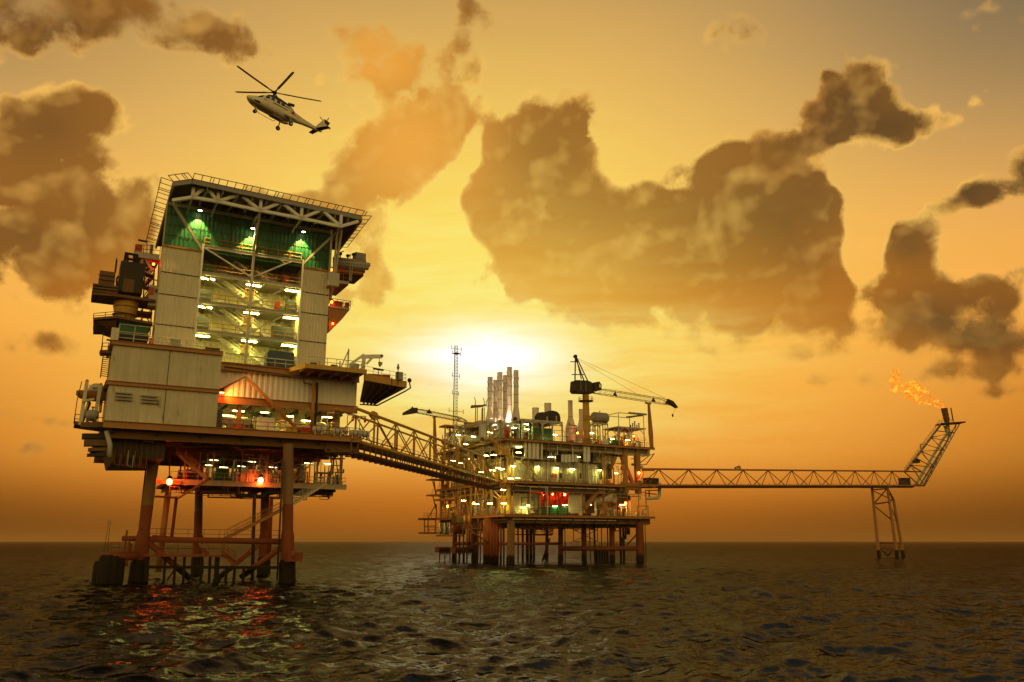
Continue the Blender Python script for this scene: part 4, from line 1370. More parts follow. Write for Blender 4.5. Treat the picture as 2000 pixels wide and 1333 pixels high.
# ------------------------------------------------------------------ platforms on the east side of the tower
V1 = 9.0
es = LF.p(655, 535, V1)
for k, (py, x1, r, mm) in enumerate(((509, 714, .34, "grey"), (514, 722, .36, "pale"), (520, 719, .36, "grey"), (526, 712, .34, "brown"), (531, 707, .3, "orange"))):
    a, b_ = LF.p(651, py - 3, V1), LF.p(x1, py + 4, V1)
    ap(MB().tube(a, b_, r, n=12), "side_girder", mm, True)
ap(MB().box(es.x, LF.uu(712, 520, V1), V1 + .3, V1 + 5, es.z + .4, es.z + 1.6), "side_gallery", "brown")
cabinet(LF, LF.uu(696, 500, V1), LF.uu(715, 500, V1), V1, LF.zz(705, 508, V1), 1.15, "square grey box on the gallery under the helideck corner", "grey", 1.2, "box", "equipment_box")
for k, (px, hh, lb) in enumerate(((664, 1.5, "dark monitor valve on the gallery next to the helideck strut"), (679, .9, "short dark valve on the gallery between two larger ones"), (690, 1.3, "dark valve beside the square grey gallery box"))):
    q = LF.p(px, 508, V1)
    t = frame_thing("fire_monitor", lb, "valve", LF, q)
    MB().tube((0, 0, -.2), (0, 0, hh * .7), .12, n=8).lathe([(.1, 0), (.3, .1), (.3, .35), (.1, .45)], (0, 0, hh * .5), n=10).build("valve_body", M["black"], t, "auto")
    MB().tube((0, 0, hh * .8), (.5, 0, hh), .09, n=8).build("nozzle", M["black"], t, True)
ap(MB().rail([LF.p(684, 548, 8.6), LF.p(684, 503, 8.6)], .3, 1).tube(LF.p(682, 550, 8.6), LF.p(685, 506, 8.6), .06, n=5).tube(LF.p(686, 550, 8.6), LF.p(689, 506, 8.6), .06, n=5), "ladder", "cream")
mp = ap(MB().prism([LF.p(645, 546, V1), LF.p(682, 550, V1), LF.p(681, 556, V1), LF.p(645, 552, V1)], (0, 5, 0)), "middle_gallery", "pale")
ap(MB().prism([LF.p(645, 553, V1), LF.p(681, 557, V1), LF.p(667, 569, V1 + 2), LF.p(645, 565, V1 + 2)], (0, 3, 0)), "gallery_bracket", "orange", parent=mp)
ap(MB().rail([LF.p(646, 546, V1), LF.p(682, 550, V1)], 1.1, 1.0), "railing", "orange", parent=mp)
cabinet(LF, LF.uu(648, 540, V1), LF.uu(663, 540, V1), V1 + .1, LF.zz(655, 547.5, V1), 1.0, "wide grey cabinet on the middle gallery under the pipes", "grey", .8)
ap(MB().stair(LF.p(643, 592, V1 + .5), LF.p(653, 556, V1 + .5), .8, (0, 1, 0), True), "side_stair", "orange")
lg = ap(MB().prism([LF.p(643, 597, V1), LF.p(683, 603, V1), LF.p(683, 606, V1), LF.p(643, 600, V1)], (0, 5, 0)), "lower_gallery", "pale")
ap(MB().prism([LF.p(643, 601, V1 + .1), LF.p(682, 607, V1 + .1), LF.p(667, 625, V1 + .1), LF.p(642, 650, V1 + .1)], (0, 3.4, 0)), "gallery_bracket", "orange", parent=lg)
ap(MB().rail([LF.p(645, 597, V1), LF.p(684, 603, V1), LF.p(684, 603, V1) + Vector((0, 4, 0))], 1.15, 1.0), "railing", "dark", parent=lg)
for k, px in enumerate((650, 658, 665.5, 678)):
    q = LF.p(px, 599 + .14 * (px - 650), V1 + .5)
    cabinet(LF, q.x - .28, q.x + .28, V1 + .4, q.z - .4, 1.35, f"red locker on the lower east gallery, {('against the tower wall', 'second from the tower wall', 'third from the tower wall', 'apart from the others at the outer end')[k]}", "red", .5, "locker", "life_jacket_locker", "red gallery lockers")
sodium(LF, LF.p(647, 527, V1 - .2), "sodium lamp lighting the pipes of the east gallery", "sodium_low", .2)
sodium(LF, LF.p(648, 590, V1 - .2), "sodium lamp lighting the stair to the lower east gallery", "sodium_low", .2)
sodium(LF, LF.p(650, 632, V1 - .6), "sodium lamp under the lower east gallery", "sodium_low", .16)
sodium(LF, LF.p(300, 516, 7.6), "sodium lamp under the upper balcony beside the tower", "sodium_low", .16)

# ------------------------------------------------------------------ lifeboat station and ladder at the west end
ls = ap(MB().prism([LF.p(145, 829, 4), LF.p(208, 836, 2), LF.p(208, 836, 2) + Vector((0, 5, 0)), LF.p(145, 829, 4) + Vector((0, 4, 0))], (0, 0, .4)), "boat_platform", "brown")
ap(MB().rail([LF.p(145, 827, 4), LF.p(205, 835, 2)], 1.1, 1.0), "railing", "dark", parent=ls)
ap(MB().tube(LF.p(144, 828, 4), LF.p(151, 780, 4), .05, n=5).tube(LF.p(151, 780, 4), LF.p(160, 745, 4), .05, n=5), "rail_post", "dark", parent=ls)
lb_c = LF.p(183, 766, 4.6)
t = frame_thing("lifeboat", "orange lifeboat with grey domed canopy slung at the west end", "lifeboat", LF, lb_c)
hull = MB()
secs = [(-1.9, .15, .5), (-1.5, .7, .9), (-.6, 1.0, 1.15), (.6, 1.0, 1.15), (1.5, .75, 1.0), (1.95, .2, .6)]
rings = []
for (x, w, dp) in secs:
    rings.append([(x, w * math.cos(a), -dp * math.sin(a)) for a in [PI * j / 8 for j in range(9)]])
hv = [q_ for r_ in rings for q_ in r_]
hf = [(i * 9 + j, i * 9 + j + 1, (i + 1) * 9 + j + 1, (i + 1) * 9 + j) for i in range(5) for j in range(8)]
hf += [(i * 9 + 8, i * 9, (i + 1) * 9, (i + 1) * 9 + 8) for i in range(5)] + [tuple(range(9)), tuple(range(45, 54))[::-1]]
hull.add(hv, hf).build("hull", M["orange"], t, "auto")
MB().lathe([(1.0, 0), (.98, .3), (.8, .75), (.45, 1.0), (.05, 1.08)], (.3, 0, .02), n=18).build("canopy", M["cladding"], t, "auto")
MB().box(-.2, .3, -1.02, -.9, .2, .45).build("window", M["glass"], t)
for k, (a, b_) in enumerate((((170, 745), (160, 802)), ((197, 752), (184, 812)))):
    t = frame_thing("lifeboat_davit", ("slanting cream davit beam, the outer of the lifeboat pair", "slanting cream davit beam, the inner of the lifeboat pair")[k], "davit", LF, LF.p(*b_, 3.2), "lifeboat davits")
    d = LF.p(*a, 3.2) - LF.p(*b_, 3.2)
    MB().bar((0, 0, -1.8), d, .34, .4).build("davit_beam", M["cream"], t)
    MB().bar((0, .2, -1.8), (.6, .2, 1.2), .2).build("brace", M["cream"], t)
    MB().lathe([(.2, -.15), (.2, .15)], d, (0, 1, 0), 10).build("sheave", M["orange"], t, "auto")
ap(MB().bar(LF.p(160, 784, 3), LF.p(184, 780, 3), .6, .25), "boat_fender", "cream")
ap(MB().rail([LF.p(170, 768, 5.6), LF.p(206, 772, 5.6)], 1.0, 1.0).rail([LF.p(170, 790, 5.6), LF.p(204, 795, 5.6)], 1.0, 1.0), "railing", "white")
ap(MB().stair(LF.p(160, 826, 5), LF.p(176, 786, 5), 1.4, (0, 1, 0)), "boat_stair", "dark")
vessel(LF, LF.p(179, 818, 3) + Vector((0, 0, -.6)), 1.5, .65, "grey drum with dished ends on the lifeboat platform", "grey")
cabinet(LF, LF.uu(193, 800, 5), LF.uu(199, 800, 5), 5, LF.zz(196, 806, 5), 1.6, "bright red cabinet beside the lifeboat davits", "red", .5)
la = MB()
p0_, p1_ = LF.p(196, 738, 5), LF.p(202, 690, 5)
q0_, q1_ = LF.p(211, 740, 5), LF.p(216, 692, 5)
la.tube(p0_, p1_, .07, n=6).tube(q0_, q1_, .07, n=6)
for k in range(1, 12):
    la.bar(p0_.lerp(p1_, k / 12), q0_.lerp(q1_, k / 12), .1, .08)
ap(la, "ladder", "dark")
ap(MB().prism([LF.p(195, 684, 5), LF.p(226, 683, 3), LF.p(226, 690, 3), LF.p(197, 690, 5)], (0, 2, 0)), "ladder_platform", "brown")
ap(MB().tube(LF.p(197, 690, 5), LF.p(202, 650, 5), .05, n=5).bar(LF.p(208, 664, 5), LF.p(222, 666, 5), .2, .2), "rail_post", "dark")
ap(MB().rail([LF.p(199, 684, 5), LF.p(222, 684, 4)], .9, 1.0), "railing", "dark")


# ------------------------------------------------------------------ small pipes, trays and gear under and around the accommodation platform's decks
AW = []
ra = random.Random(31)
for k in range(90):
    u, v = ra.uniform(-11, 17.5), ra.uniform(1.5, 13)
    z1 = ra.uniform(16.7, 17.9)
    L = ra.uniform(1.5, 7)
    if k % 3:
        AW.append((MB().path([(u, v, 18.1), (u, v, z1), (min(17.6, u + L), v, z1), (min(17.6, u + L), v, 18.1)], ra.choice((.06, .09, .13, .2)), 5), ra.choice(("dark", "brown", "redleg", "grey"))))
    else:
        AW.append((MB().box(u, u + ra.uniform(.4, 2), v, v + ra.uniform(.3, 1.5), z1, 18.2), ra.choice(("dark", "brown", "black"))))
for k in range(110):
    u, v = ra.uniform(-4, 20), ra.uniform(13.8, 20)
    a = ra.uniform(CZ, CZ + 4)
    L = ra.uniform(.5, 3)
    if k % 4:
        AW.append((MB().path([(u, v, CZ), (u, v, a), (min(20, u + L), v, a), (min(20, u + L), v, ra.choice((CZ, 18.2, a + .5)))], ra.choice((.05, .07, .1, .15)), 5), ra.choice(("cream", "grey", "green", "steel", "red", "brown", "yellow", "pale"))))
    else:
        AW.append((MB().box(u, u + ra.uniform(.3, 1.2), v, v + ra.uniform(.3, .8), CZ, CZ + ra.uniform(.4, 1.8)), ra.choice(("cream", "grey", "green", "red", "dark", "brown"))))
for k in range(50):
    u, v = ra.uniform(-4, 20), ra.uniform(13.3, 22)
    z1 = CZ - ra.uniform(.9, 2.0)
    L = ra.uniform(1, 5)
    AW.append((MB().path([(u, v, CZ - .3), (u, v, z1), (min(20, u + L), v, z1), (min(20, u + L), v, CZ - .3)], ra.choice((.06, .09, .14)), 5), ra.choice(("dark", "brown", "redleg"))))
for k in range(60):
    u, v = ra.uniform(-.5, 17.3), ra.uniform(3.6, 9.8)
    a = 18.9 + ra.uniform(.3, 3.2)
    if k % 2:
        AW.append((MB().path([(u, v, 18.9), (u, v, a), (min(17.6, u + ra.uniform(.5, 3)), v, a)], ra.choice((.05, .08, .12)), 5), ra.choice(("cream", "steel", "green", "red", "yellow"))))
    else:
        AW.append((MB().box(u, u + ra.uniform(.3, 1), v, v + ra.uniform(.3, .8), 18.9, 18.9 + ra.uniform(.4, 1.7)), ra.choice(("cream", "white", "green", "red", "grey", "blue"))))


# ------------------------------------------------------------------ the bridge between the platforms
BD = Vector((.2338, 1, 0))


def bpt(px, py, d):
    return W(px, py, d)


T0 = W(699, 806, 112.5)
B0 = W(715, 861, 112.5)
L_BR = 80.0
zt_, zb_ = 22.6, 18.2
XW = Vector((-1, .2338, 0)).normalized()  # across the bridge, to its west side
O_ = W(705, 830, 112.5)
O_.z = 0
BR = thing("link_bridge", "long ochre lattice footbridge running between the two platforms", "bridge", O_)


def bq(k, side, z):
    """k metres (measured in depth) along, side across to the west"""
    return BD * k + XW * side + Vector((0, 0, z))


def br(mb, name, mat="yellow", smooth=False, parent=None):
    return mb.build(name, M[mat], parent or BR, smooth)


WID = 2.9
for s, nm in ((0, "near"), (WID, "far")):
    br(MB().tube(bq(-2, s, zt_), bq(L_BR - 16, s, zt_), .22 if s == 0 else .16, n=10), "top_chord", "yellow", True)
    br(MB().tube(bq(-1, s, zb_), bq(L_BR, s, zb_), .27, n=10), "bottom_chord", "yellow", True)
    br(MB().tube(bq(-1, s - .3 if s == 0 else s + .3, zb_ + .5), bq(L_BR, s - .3 if s == 0 else s + .3, zb_ + .5), .07, n=6), "cable_pipe", "dark", True)
    for k in range(9):
        d = 4.6 + 8.1 * k
        if k < 8:
            br(MB().tube(bq(d, s, zb_), bq(d, s, zt_), .15, n=8), "truss_post")
            if k < 7:
                br(MB().tube(bq(d, s, zt_), bq(d + 8.1, s, zb_), .10, n=6), "truss_diagonal")
                if s:
                    br(MB().tube(bq(d, s, zb_), bq(d + 8.1, s, zt_), .10, n=6), "truss_diagonal")
                else:
                    br(MB().tube(bq(d + 8.1, s, zt_), bq(d + 2.2, s, zb_), .10, n=6), "truss_diagonal")
        else:
            br(MB().tube(bq(d - 8.1, s, zt_), bq(L_BR - 2, s, zb_ + .3), .15, n=8), "end_raker")
    br(MB().tube(bq(4.6, s, zt_), bq(-2, s, zb_ + .2), .10, n=6), "truss_diagonal")
for d in (4.6, 4.6 + 8.1 * 4):
    br(MB().prism([bq(d - 1.5, -.06, zt_ - .25), bq(d - .5, -.06, zt_ + .55), bq(d + .8, -.06, zt_ + .5), bq(d + 1.8, -.06, zt_ - .3), bq(d, -.06, zt_ - .7)], XW * .35), "gusset_plate")
br(MB().prism([bq(-1, .25, zb_ - .05), bq(L_BR, .25, zb_ - .05), bq(L_BR, WID - .25, zb_ - .05), bq(-1, WID - .25, zb_ - .05)], (0, 0, .1)), "walkway_deck", "yellow")
br(MB().rail([bq(-1, .35, zb_ + .1), bq(L_BR, .35, zb_ + .1)], 1.15, 2.0, .03), "railing", "dark")
for k in range(40):
    d = -3 + 2.08 * k
    zb2 = zb_ - 1.55
    br(MB().bar(bq(d, -.1, zb_ - .1), bq(d, -.1, zb2), .16).bar(bq(d, WID + .6, zb_ - .1), bq(d, WID + .6, zb2), .16).bar(bq(d - .08, -.2, zb2), bq(d - .08, WID + .7, zb2), .2, .2), "pipe_hanger", "brown")
for s, r, z in ((.6, .12, -1.3), (1.7, .16, -1.25), (2.8, .12, -1.3)):
    br(MB().tube(bq(-3, s, zb_ + z), bq(L_BR, s, zb_ + z), r, n=8), "pipe", "brown", True)

# ------------------------------------------------------------------ the production platform
PP = frame_thing("production_platform", "far crowded production platform with lamp-lit decks and many pipes", "oil platform", RF)


def pp_(mb, name, mat, smooth=False, parent=None):
    return mb.build(name, M[mat], parent or PP, smooth)


def rp(px, py, v=0.0):
    return RF.p(px, py, v)


def rb(px0, py0, px1, py1, v0, v1):
    return pb(px0, py0, px1, py1, v0, v1, RF)


Z1, Z2, Z3 = 11.0, 18.6, 28.3
rnd = random.Random(21)
PIPEWORK = []


def pw(mb, mat):
    """adds to the small pipework that nobody could count"""
    PIPEWORK.append((mb, mat))


# legs
for px, top, r, v in ((997, 9.6, .88, 1.2), (1095, 9.6, .62, 14), (1141, 9.6, .62, 10), (1196, 9.6, .66, 5), (1250, 9.6, .88, 1.2), (926, 9.6, .7, 26), (887, 9.6, .6, 36), (1068, 9.6, .45, 34)):
    b = rp(px, 1096, v)
    b.z = -2.0
    leg = pp_(MB().tube(b, (b.x + .15, v, top), r * 1.06, r, 16), "leg", "redleg" if px != 997 else "leg", "auto")
    pp_(MB().tube((b.x, v, -2), (b.x, v, 1.6), r * 1.12, r * 1.1, 16), "pile_sleeve", "fouled", "auto", leg)
zh = rp(1170, 1072, 3).z
for (a, b_, v0, v1, z, r) in ((1095, 1250, 9, 1.2, zh, .55), (997, 1095, 1.2, 14, 4.4, .3), (997, 926, 1.2, 26, 4.4, .35), (926, 887, 26, 36, 4.4, .45)):
    p, q = rp(a, 1075, v0), rp(b_, 1075, v1)
    p.z = q.z = z
    pp_(MB().tube(p, q, r, n=12), "jacket_brace", "redleg", True)
for (a, ya, b_, yb, v) in ((915, 1035, 975, 1072, 8), (1058, 1098, 1074, 1052, 20), (1062, 1095, 1070, 1050, 22), (1225, 1064, 1243, 1045, 3)):
    pp_(MB().tube(rp(a, ya, v), rp(b_, yb, v), .2, n=8), "jacket_brace", "redleg", True)
# conductors, risers and caissons
for px, v, r, bot, mt in ((947, 9, .42, -1, "redleg"), (953, 8.5, .42, -1, "redleg"), (959, 8, .42, -1, "redleg"), (965, 7.5, .42, -1, "redleg"), (971, 7, .42, -1, "redleg"), (978, 6, .26, -1, "redleg"), (984, 5, .2, -1, "dark"),
                          (1012, 20, .18, -1, "dark"), (1021, 24, .3, -1, "redleg"), (1030, 26, .42, -1, "redleg"), (1037, 26, .42, -1, "redleg"), (1043, 26, .3, -1, "redleg"), (1104, 9, .1, -1, "dark"), (1153, 10, .12, -1, "dark"), (1162, 10, .24, -1, "dark"),
                          (1176, 9, .12, -1, "redleg"), (1188, 8, .16, -1, "dark"), (1213, 6, .3, -1, "dark"), (1219, 6, .3, -1, "dark"), (1229, 4, .42, 6.6, "dark"), (1258, 2, .1, -1, "dark"), (1262, 2, .1, -1, "dark"), (905, 22, .2, -1, "redleg"), (912, 21, .2, -1, "redleg"), (933, 14, .2, -1, "dark"), (938, 13, .16, -1, "redleg"), (897, 28, .24, -1, "redleg")):
    b = rp(px, 1090, v)
    pp_(MB().tube((b.x, v, bot), (b.x, v, 10.2), r, n=10), "riser", mt, True)
pp_(MB().path([rp(1213, 1068, 5.5), rp(1213, 1052, 5.5), rp(1222, 1052, 5.5), rp(1222, 1030, 5.5)], .25, 8).lathe([(.5, 0), (.6, .3), (.6, .9), (.4, 1.1)], rp(1216, 1062, 5.4), n=12), "sea_water_pump", "dark", "auto")
for k in range(5):
    px = 1166 + 5 * k
    b = rp(px, 1082, 8)
    pp_(MB().box(b.x - .22, b.x + .22, 7.8, 8.2, -1, 3.2), "fender_pile", "fouled")
b = rp(1178, 1078, 8)
pp_(MB().box(b.x - 3.0, b.x + 3.0, 7.6, 8.4, 3.2, 3.6), "fender_beam", "redleg")
for k in range(12):
    px = 1105 + 11 * k
    b = rp(px, 1062, 4)
    pp_(MB().tube((b.x, 4, zh + .4), (b.x, 4, zh + 1.6), .06, n=5), "rail_post", "dark")
# boat landing at the west foot
for px0, px1, v in ((857, 880, 30), (889, 924, 24)):
    a, b_ = rp(px0, 1082, v), rp(px1, 1082, v)
    q = MB().box(a.x, b_.x, v, v + 2.5, 2.2, 3.6)
    bl = pp_(q, "boat_landing", "redleg")
    for k in range(9):
        u = a.x + (b_.x - a.x) * (k + .5) / 9
        pp_(MB().box(u - .09, u + .09, v - .25, v - .02, -.6 if k % 4 == 0 else 1.7, 3.2), "fender_bar", "fouled", parent=bl)
# hanging basket and scaffold under the lower deck
for (x0, y0, x1, y1, v) in ((1120, 1035, 1167, 1058, 7), (1063, 1036, 1080, 1044, 16), (1046, 1044, 1078, 1046, 17)):
    a, b_, c, d = rp(x0, y0, v), rp(x1, y0, v), rp(x1, y1, v), rp(x0, y1, v)
    m = MB()
    for p, q in ((a, b_), (b_, c), (c, d), (d, a), (a, c), (b_, d)):
        m.bar(p, q, .14)
    for f in (.33, .66):
        m.bar(a.lerp(b_, f), d.lerp(c, f), .1)
    for p in (a, b_):
        m.bar(p, Vector((p.x, p.y, 10)), .12)
    pp_(m, "hanging_scaffold", "redleg")

# decks
def deck(z, u0, u1, v1, edge, under, setback=1.3, skirts=True, v0=0.0, deep=1.5):
    d = pp_(MB().box(u0, u1, v0 + .1, v1, z - .45, z), "deck", "brown")
    pp_(MB().ibeam((u0 - .1, v0, z - .3), (u1 + .1, v0, z - .3), .35, .6).ibeam((u0, v0, z - .3), (u0, v1, z - .3), .35, .6), "edge_girder", edge, parent=d)
    pp_(MB().box(u0 + setback, u1 - .5, v0 + setback, v0 + setback + .25, z - .45 - deep, z - .47), "main_girder", under, parent=d)
    pp_(MB().box(u0 + setback, u0 + setback + .25, v0 + setback + .3, v1 - 1, z - .45 - deep, z - .47), "main_girder", under, parent=d)
    n_ = int((u1 - u0) / 3.3)
    for k in range(n_):
        u = u0 + 2.0 + k * 3.3
        pp_(MB().prism([(u, v0 + .2, z - .48), (u, v0 + setback - .02, z - .48), (u, v0 + setback - .02, z - .45 - deep), (u, v0 + .2, z - .9)], (.22, 0, 0)).box(u - .5, u + .7, v0 + setback - .1, v0 + setback - .01, z - .4 - deep, z - .6), "bracket", under, parent=d)
    for k in range(int((v1 - v0) / 4.5)):
        v = v0 + 4 + 4.5 * k
        pp_(MB().ibeam((u0 + .4, v, z - .9), (u1 - .5, v, z - .9), .3, .9), "deck_beam", "brown", parent=d)
    return d


D1 = deck(Z1, -1.2, 41.5, 40, "orange", "brown")
D2 = deck(Z2, -.6, 33.0, 40, "orange", "brown", deep=1.9)
D3 = deck(Z3, -1.2, 42.3, 40, "orange", "cladding", deep=1.7)
for z, u0, u1, dk_ in ((Z1, -1.1, 41.4, D1), (Z2, -.5, 32.9, D2), (Z3, -1.1, 42.2, D3)):
    pp_(MB().rail([(u0, .25, z), (u1, .25, z)], 1.1, 2.2, .035), "railing", "yelrail", parent=dk_)
    pp_(MB().rail([(u0, .25, z), (u0, 39.5, z)], 1.1, 2.2, .035), "railing", "yelrail", parent=dk_)
# subcellar dark volume under the lower deck
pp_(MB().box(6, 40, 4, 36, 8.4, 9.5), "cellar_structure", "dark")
for k in range(14):
    u, v = rnd.uniform(4, 39), rnd.uniform(2, 6)
    pw(MB().path([(u, v, 9.9), (u, v, 8.6 - rnd.random() * 1.2), (u + rnd.uniform(1, 4), v, 8.5 - rnd.random()), (u + 4.2, v, 9.9)], rnd.choice((.09, .13, .18)), 6), rnd.choice(("dark", "brown", "redleg")))

# columns and braces through the decks
for u, v in ((.6, 1.6), (27.4, 1.8), (.6, 14), (.6, 27), (.6, 39)):
    pp_(MB().tube((u, v, Z1), (u, v, Z2 - .5), .6, n=12), "deck_column", "orange" if u > 20 else "yellow", "auto")
    if u < 30:
        pp_(MB().tube((u, v, Z2), (u, v, Z3 - .5), .45, n=12), "deck_column", "yellow", "auto")
for px in (1217, 1242):
    t_, b_ = rp(px - 2 if px < 1230 else px - 3, 890, 1.5), rp(px + (4 if px < 1230 else 4), 945, 1.5)
    pp_(MB().tube((b_.x, 1.5, Z2 - 2), (b_.x, 1.5, Z3 - .5), .85, n=16), "corner_column", "orange", "auto")
pp_(MB().tube(rp(1202, 893, 1.4), rp(1191, 918, 1.4), .5, n=12), "raker", "orange", True)
pp_(MB().bar(rp(1214, 893, 1.3), rp(1236, 945, 1.3), .8, .8), "raker", "orange")
pp_(rb(1226, 943, 1250, 957, .6, 3), "node_block", "orange")
pp_(MB().bar(rp(1165, 962, 1.5), rp(1142, 993, 1.5), .9, .9), "raker", "orange")
pp_(MB().bar(rp(1168, 962, 1.5), rp(1215, 955, 1.5), .6, .6), "raker", "orange")
# east landing that carries the flare bridge
el = pp_(MB().box(RF.uu(1222, 950, .4), RF.uu(1291, 950, .4), .2, 5, RF.zz(1270, 952, .4), RF.zz(1270, 946, .4)), "east_landing", "orange")
pp_(MB().path([rp(1288, 944, .2), rp(1288, 968, .2), rp(1284, 973, .2), rp(1262, 974, .2)], .42, 10), "big_pipe", "cream", "auto", el)
pp_(MB().path([rp(1254, 910, .6), rp(1254, 930, .6), rp(1249, 940, .6)], .35, 10), "big_pipe", "cream", "auto", el)
pp_(MB().rail([rp(1252, 947, .3), rp(1262, 947, .3)], 1.0, .8), "railing", "yelrail", parent=el)
for (a, b_) in (((1262, 958), (1285, 958)), ((1262, 964), (1282, 966)), ((1268, 958), (1268, 974))):
    pp_(MB().bar(rp(*a, .6), rp(*b_, .6), .25), "landing_brace", "brown", parent=el)

# west stair tower and mooring platforms hanging off the west corner
for (x0, y0, x1, y1, v, mt) in ((828, 1012, 850, 1016, 36, "brown"), (829, 1040, 858, 1043, 34, "redleg"), (844, 966, 885, 969, 34, "orange"), (843, 936, 880, 938, 34, "brown"), (858, 975, 900, 978, 30, "orange")):
    g_ = pp_(MB().box(RF.uu(x0, y0, v), RF.uu(x1, y0, v), v, v + 4, RF.zz((x0 + x1) / 2, y1, v), RF.zz((x0 + x1) / 2, y0, v)), "west_platform", mt)
    pp_(MB().rail([rp(x0, y0, v), rp(x1, y0, v)], 1.2, 1.2, .05), "railing", "redleg", parent=g_)
for (a, b_, v) in (((829, 1015), (829, 1042), 35), ((836, 1015), (836, 1042), 35), ((851, 1012), (851, 1042), 35), ((829, 1028), (851, 1028), 35), ((852, 985), (853, 1014), 34), ((852, 985), (836, 1012), 34), ((845, 968), (853, 1000), 34), ((845, 940), (852, 966), 34), ((848, 940), (851, 966), 34)):
    pp_(MB().bar(rp(*a, v), rp(*b_, v), .22), "west_frame", "redleg")

# gear hanging under the west end of the lower deck
pp_(rb(892, 1008, 913, 1022, 18, 21), "gear_housing", "brown")
pp_(MB().lathe([(.2, 0), (.9, .2), (1.0, .6), (1.0, 1.9), (.9, 2.3), (.2, 2.5)], rp(884, 1035, 22), (1, 0, 0), 16), "hanging_tank", "redleg", "auto")
for k in range(7):
    a, b_ = rp(858 + 3.2 * k, 1022, 24), rp(857 + 3.4 * k, 1045 - (k % 3), 24)
    pp_(MB().path([a, a.lerp(b_, .6) + Vector((.15, -.2, 0)), b_], .13, 6), "hose", ("cream", "green", "grey")[k % 3], True)
for k in range(4):
    a = rp(907 + 4.2 * k, 1024, 16)
    pp_(MB().path([a + Vector((0, 0, 2)), a, a + Vector((.8, 0, -.5)), a + Vector((.8, 0, -5.5))], .24, 8), "riser", ("orange", "redleg")[k % 2], True)
for (x0, x1, y, v, mt) in ((905, 985, 1031, 10, "brown"), (857, 905, 1046, 26, "brown"), (1000, 1078, 1043, 14, "brown"), (930, 985, 1062, 10, "redleg")):
    a, b_ = rp(x0, y, v), rp(x1, y, v)
    g_ = pp_(MB().box(a.x, b_.x, v, v + 2, a.z - .25, a.z), "hanging_walkway", mt)
    pp_(MB().rail([a, Vector((b_.x, v, a.z))], 1.1, 1.4, .05), "railing", "redleg", parent=g_)
    for f in (.05, .5, .95):
        p = a.lerp(Vector((b_.x, v, a.z)), f)
        pp_(MB().bar(p, Vector((p.x, p.y, 10.2)), .14), "hanger_rod", "redleg", parent=g_)
# front walls between main and upper deck
wl = pp_(MB().box(.8, 27.0, 2.6, 2.9, Z2, 23.6), "module_wall", "cladding")
pp_(MB().sheet((.8, 2.58, 0), (27, 2.58, 0), Z2, 23.5, 1.1, .12), "cladding_panel", "cladding", parent=wl)
wl2 = pp_(MB().box(2, 27.0, 4.6, 4.9, 23.6, Z3 - .6), "module_wall", "dark")
pp_(MB().box(.6, 27.2, 2.3, 6, 23.6, 23.85), "module_roof", "dark")
for (x0, x1, y0, y1) in ((1025, 1029, 864, 895), (1032, 1038, 865, 896), (1040, 1046, 865, 896.5), (1047.5, 1053, 866, 897), (1057, 1060, 864, 898)):
    pp_(rb(x0, y0, x1, y1, .5, .8), "louvre_panel", "white")
pp_(rb(1025, 895, 1060, 897.5, .9, 2.5), "louvre_sill", "grey")
for k in range(5):
    pp_(rb(1097 + 6.6 * k, 888, 1101.5 + 6.6 * k, 903, .5, .8), "louvre_panel", "white")
pp_(rb(1096, 885.5, 1132, 888, .7, 2.4), "louvre_sill", "dark")
for x0 in (1140.5, 1147.5):
    pp_(rb(x0, 873, x0 + 5, 902, .5, .8), "louvre_panel", "white")
pp_(rb(1078, 926, 1087, 932, 2.3, 2.5), "red_panel", "red")
for x0 in (1093, 1131):
    pp_(rb(x0, 925, x0 + 5, 935, 2.3, 2.5), "door", "dark")
pp_(rb(1173, 908, 1195, 935, 1.6, 6), "annex", "slate")
pp_(rb(1165, 873, 1200, 906, 3, 8), "annex", "cladding")
# upper vessels behind the louvres
for px in (1084, 1108):
    b = rp(px, 890, 3.4)
    vessel(RF, (b.x, 5.5, 23.8), 4.0, 1.25, ("cream upright tank behind the louvres nearest the crane pedestal" if px == 1108 else "cream upright tank behind the wider louvres"), "cream", (0, 0, 1))
# lower level front: red lit machinery bay, walls, cabinets
for x0, x1, mt in ((1003, 1030, "cladding"), (1034, 1053, "cladding"), (1111, 1136, "cream"), (1138, 1143, "grey")):
    pp_(rb(x0, 964, x1, 1003, 2.2, 2.6), "module_wall", mt)
pp_(MB().box(9.5, 24, 8, 8.3, Z1, Z2 - 1), "bay_back_wall", "redleg")
pp_(MB().box(26, 40, 9, 9.3, Z1, Z2 - 1), "bay_back_wall", "brown")
for k in range(9):
    u = 11 + 1.25 * k
    z_ = rnd.uniform(12.5, 16)
    pp_(MB().path([(u, 5, Z1), (u, 5, z_), (u + 1.4, 5, z_), (u + 1.4, 5, Z2 - .8)], rnd.choice((.14, .2, .28)), 7), "pipe", rnd.choice(("orange", "red", "cream")), True)
for k, px in enumerate((1055, 1074, 1091)):
    w = (17, 14, 16)[k]
    cabinet(RF, RF.uu(px, 996, 1.6), RF.uu(px + w, 996, 1.6), 1.6, Z1, 1.9, f"green cabinet before the red-lit machinery bay, {('nearest the platform corner', 'in the middle', 'beside the cream wall')[k]}", "green", 1.0, group="green machinery cabinets")
t = frame_thing("air_duct", "thick pale duct elbow with an open round end over the lit pipes", "duct", RF, rp(1188, 975, 2))
MB().lathe([(1.05, 0), (1.05, 1.2), (.95, 1.2), (.95, .1)], (0, -1.0, 0), (.35, -1, .1), 20).tube((0, -1, 0), (-3.0, 2, -.6), 1.0, 1.0, 18).build("duct", M["cream"], t, "auto")
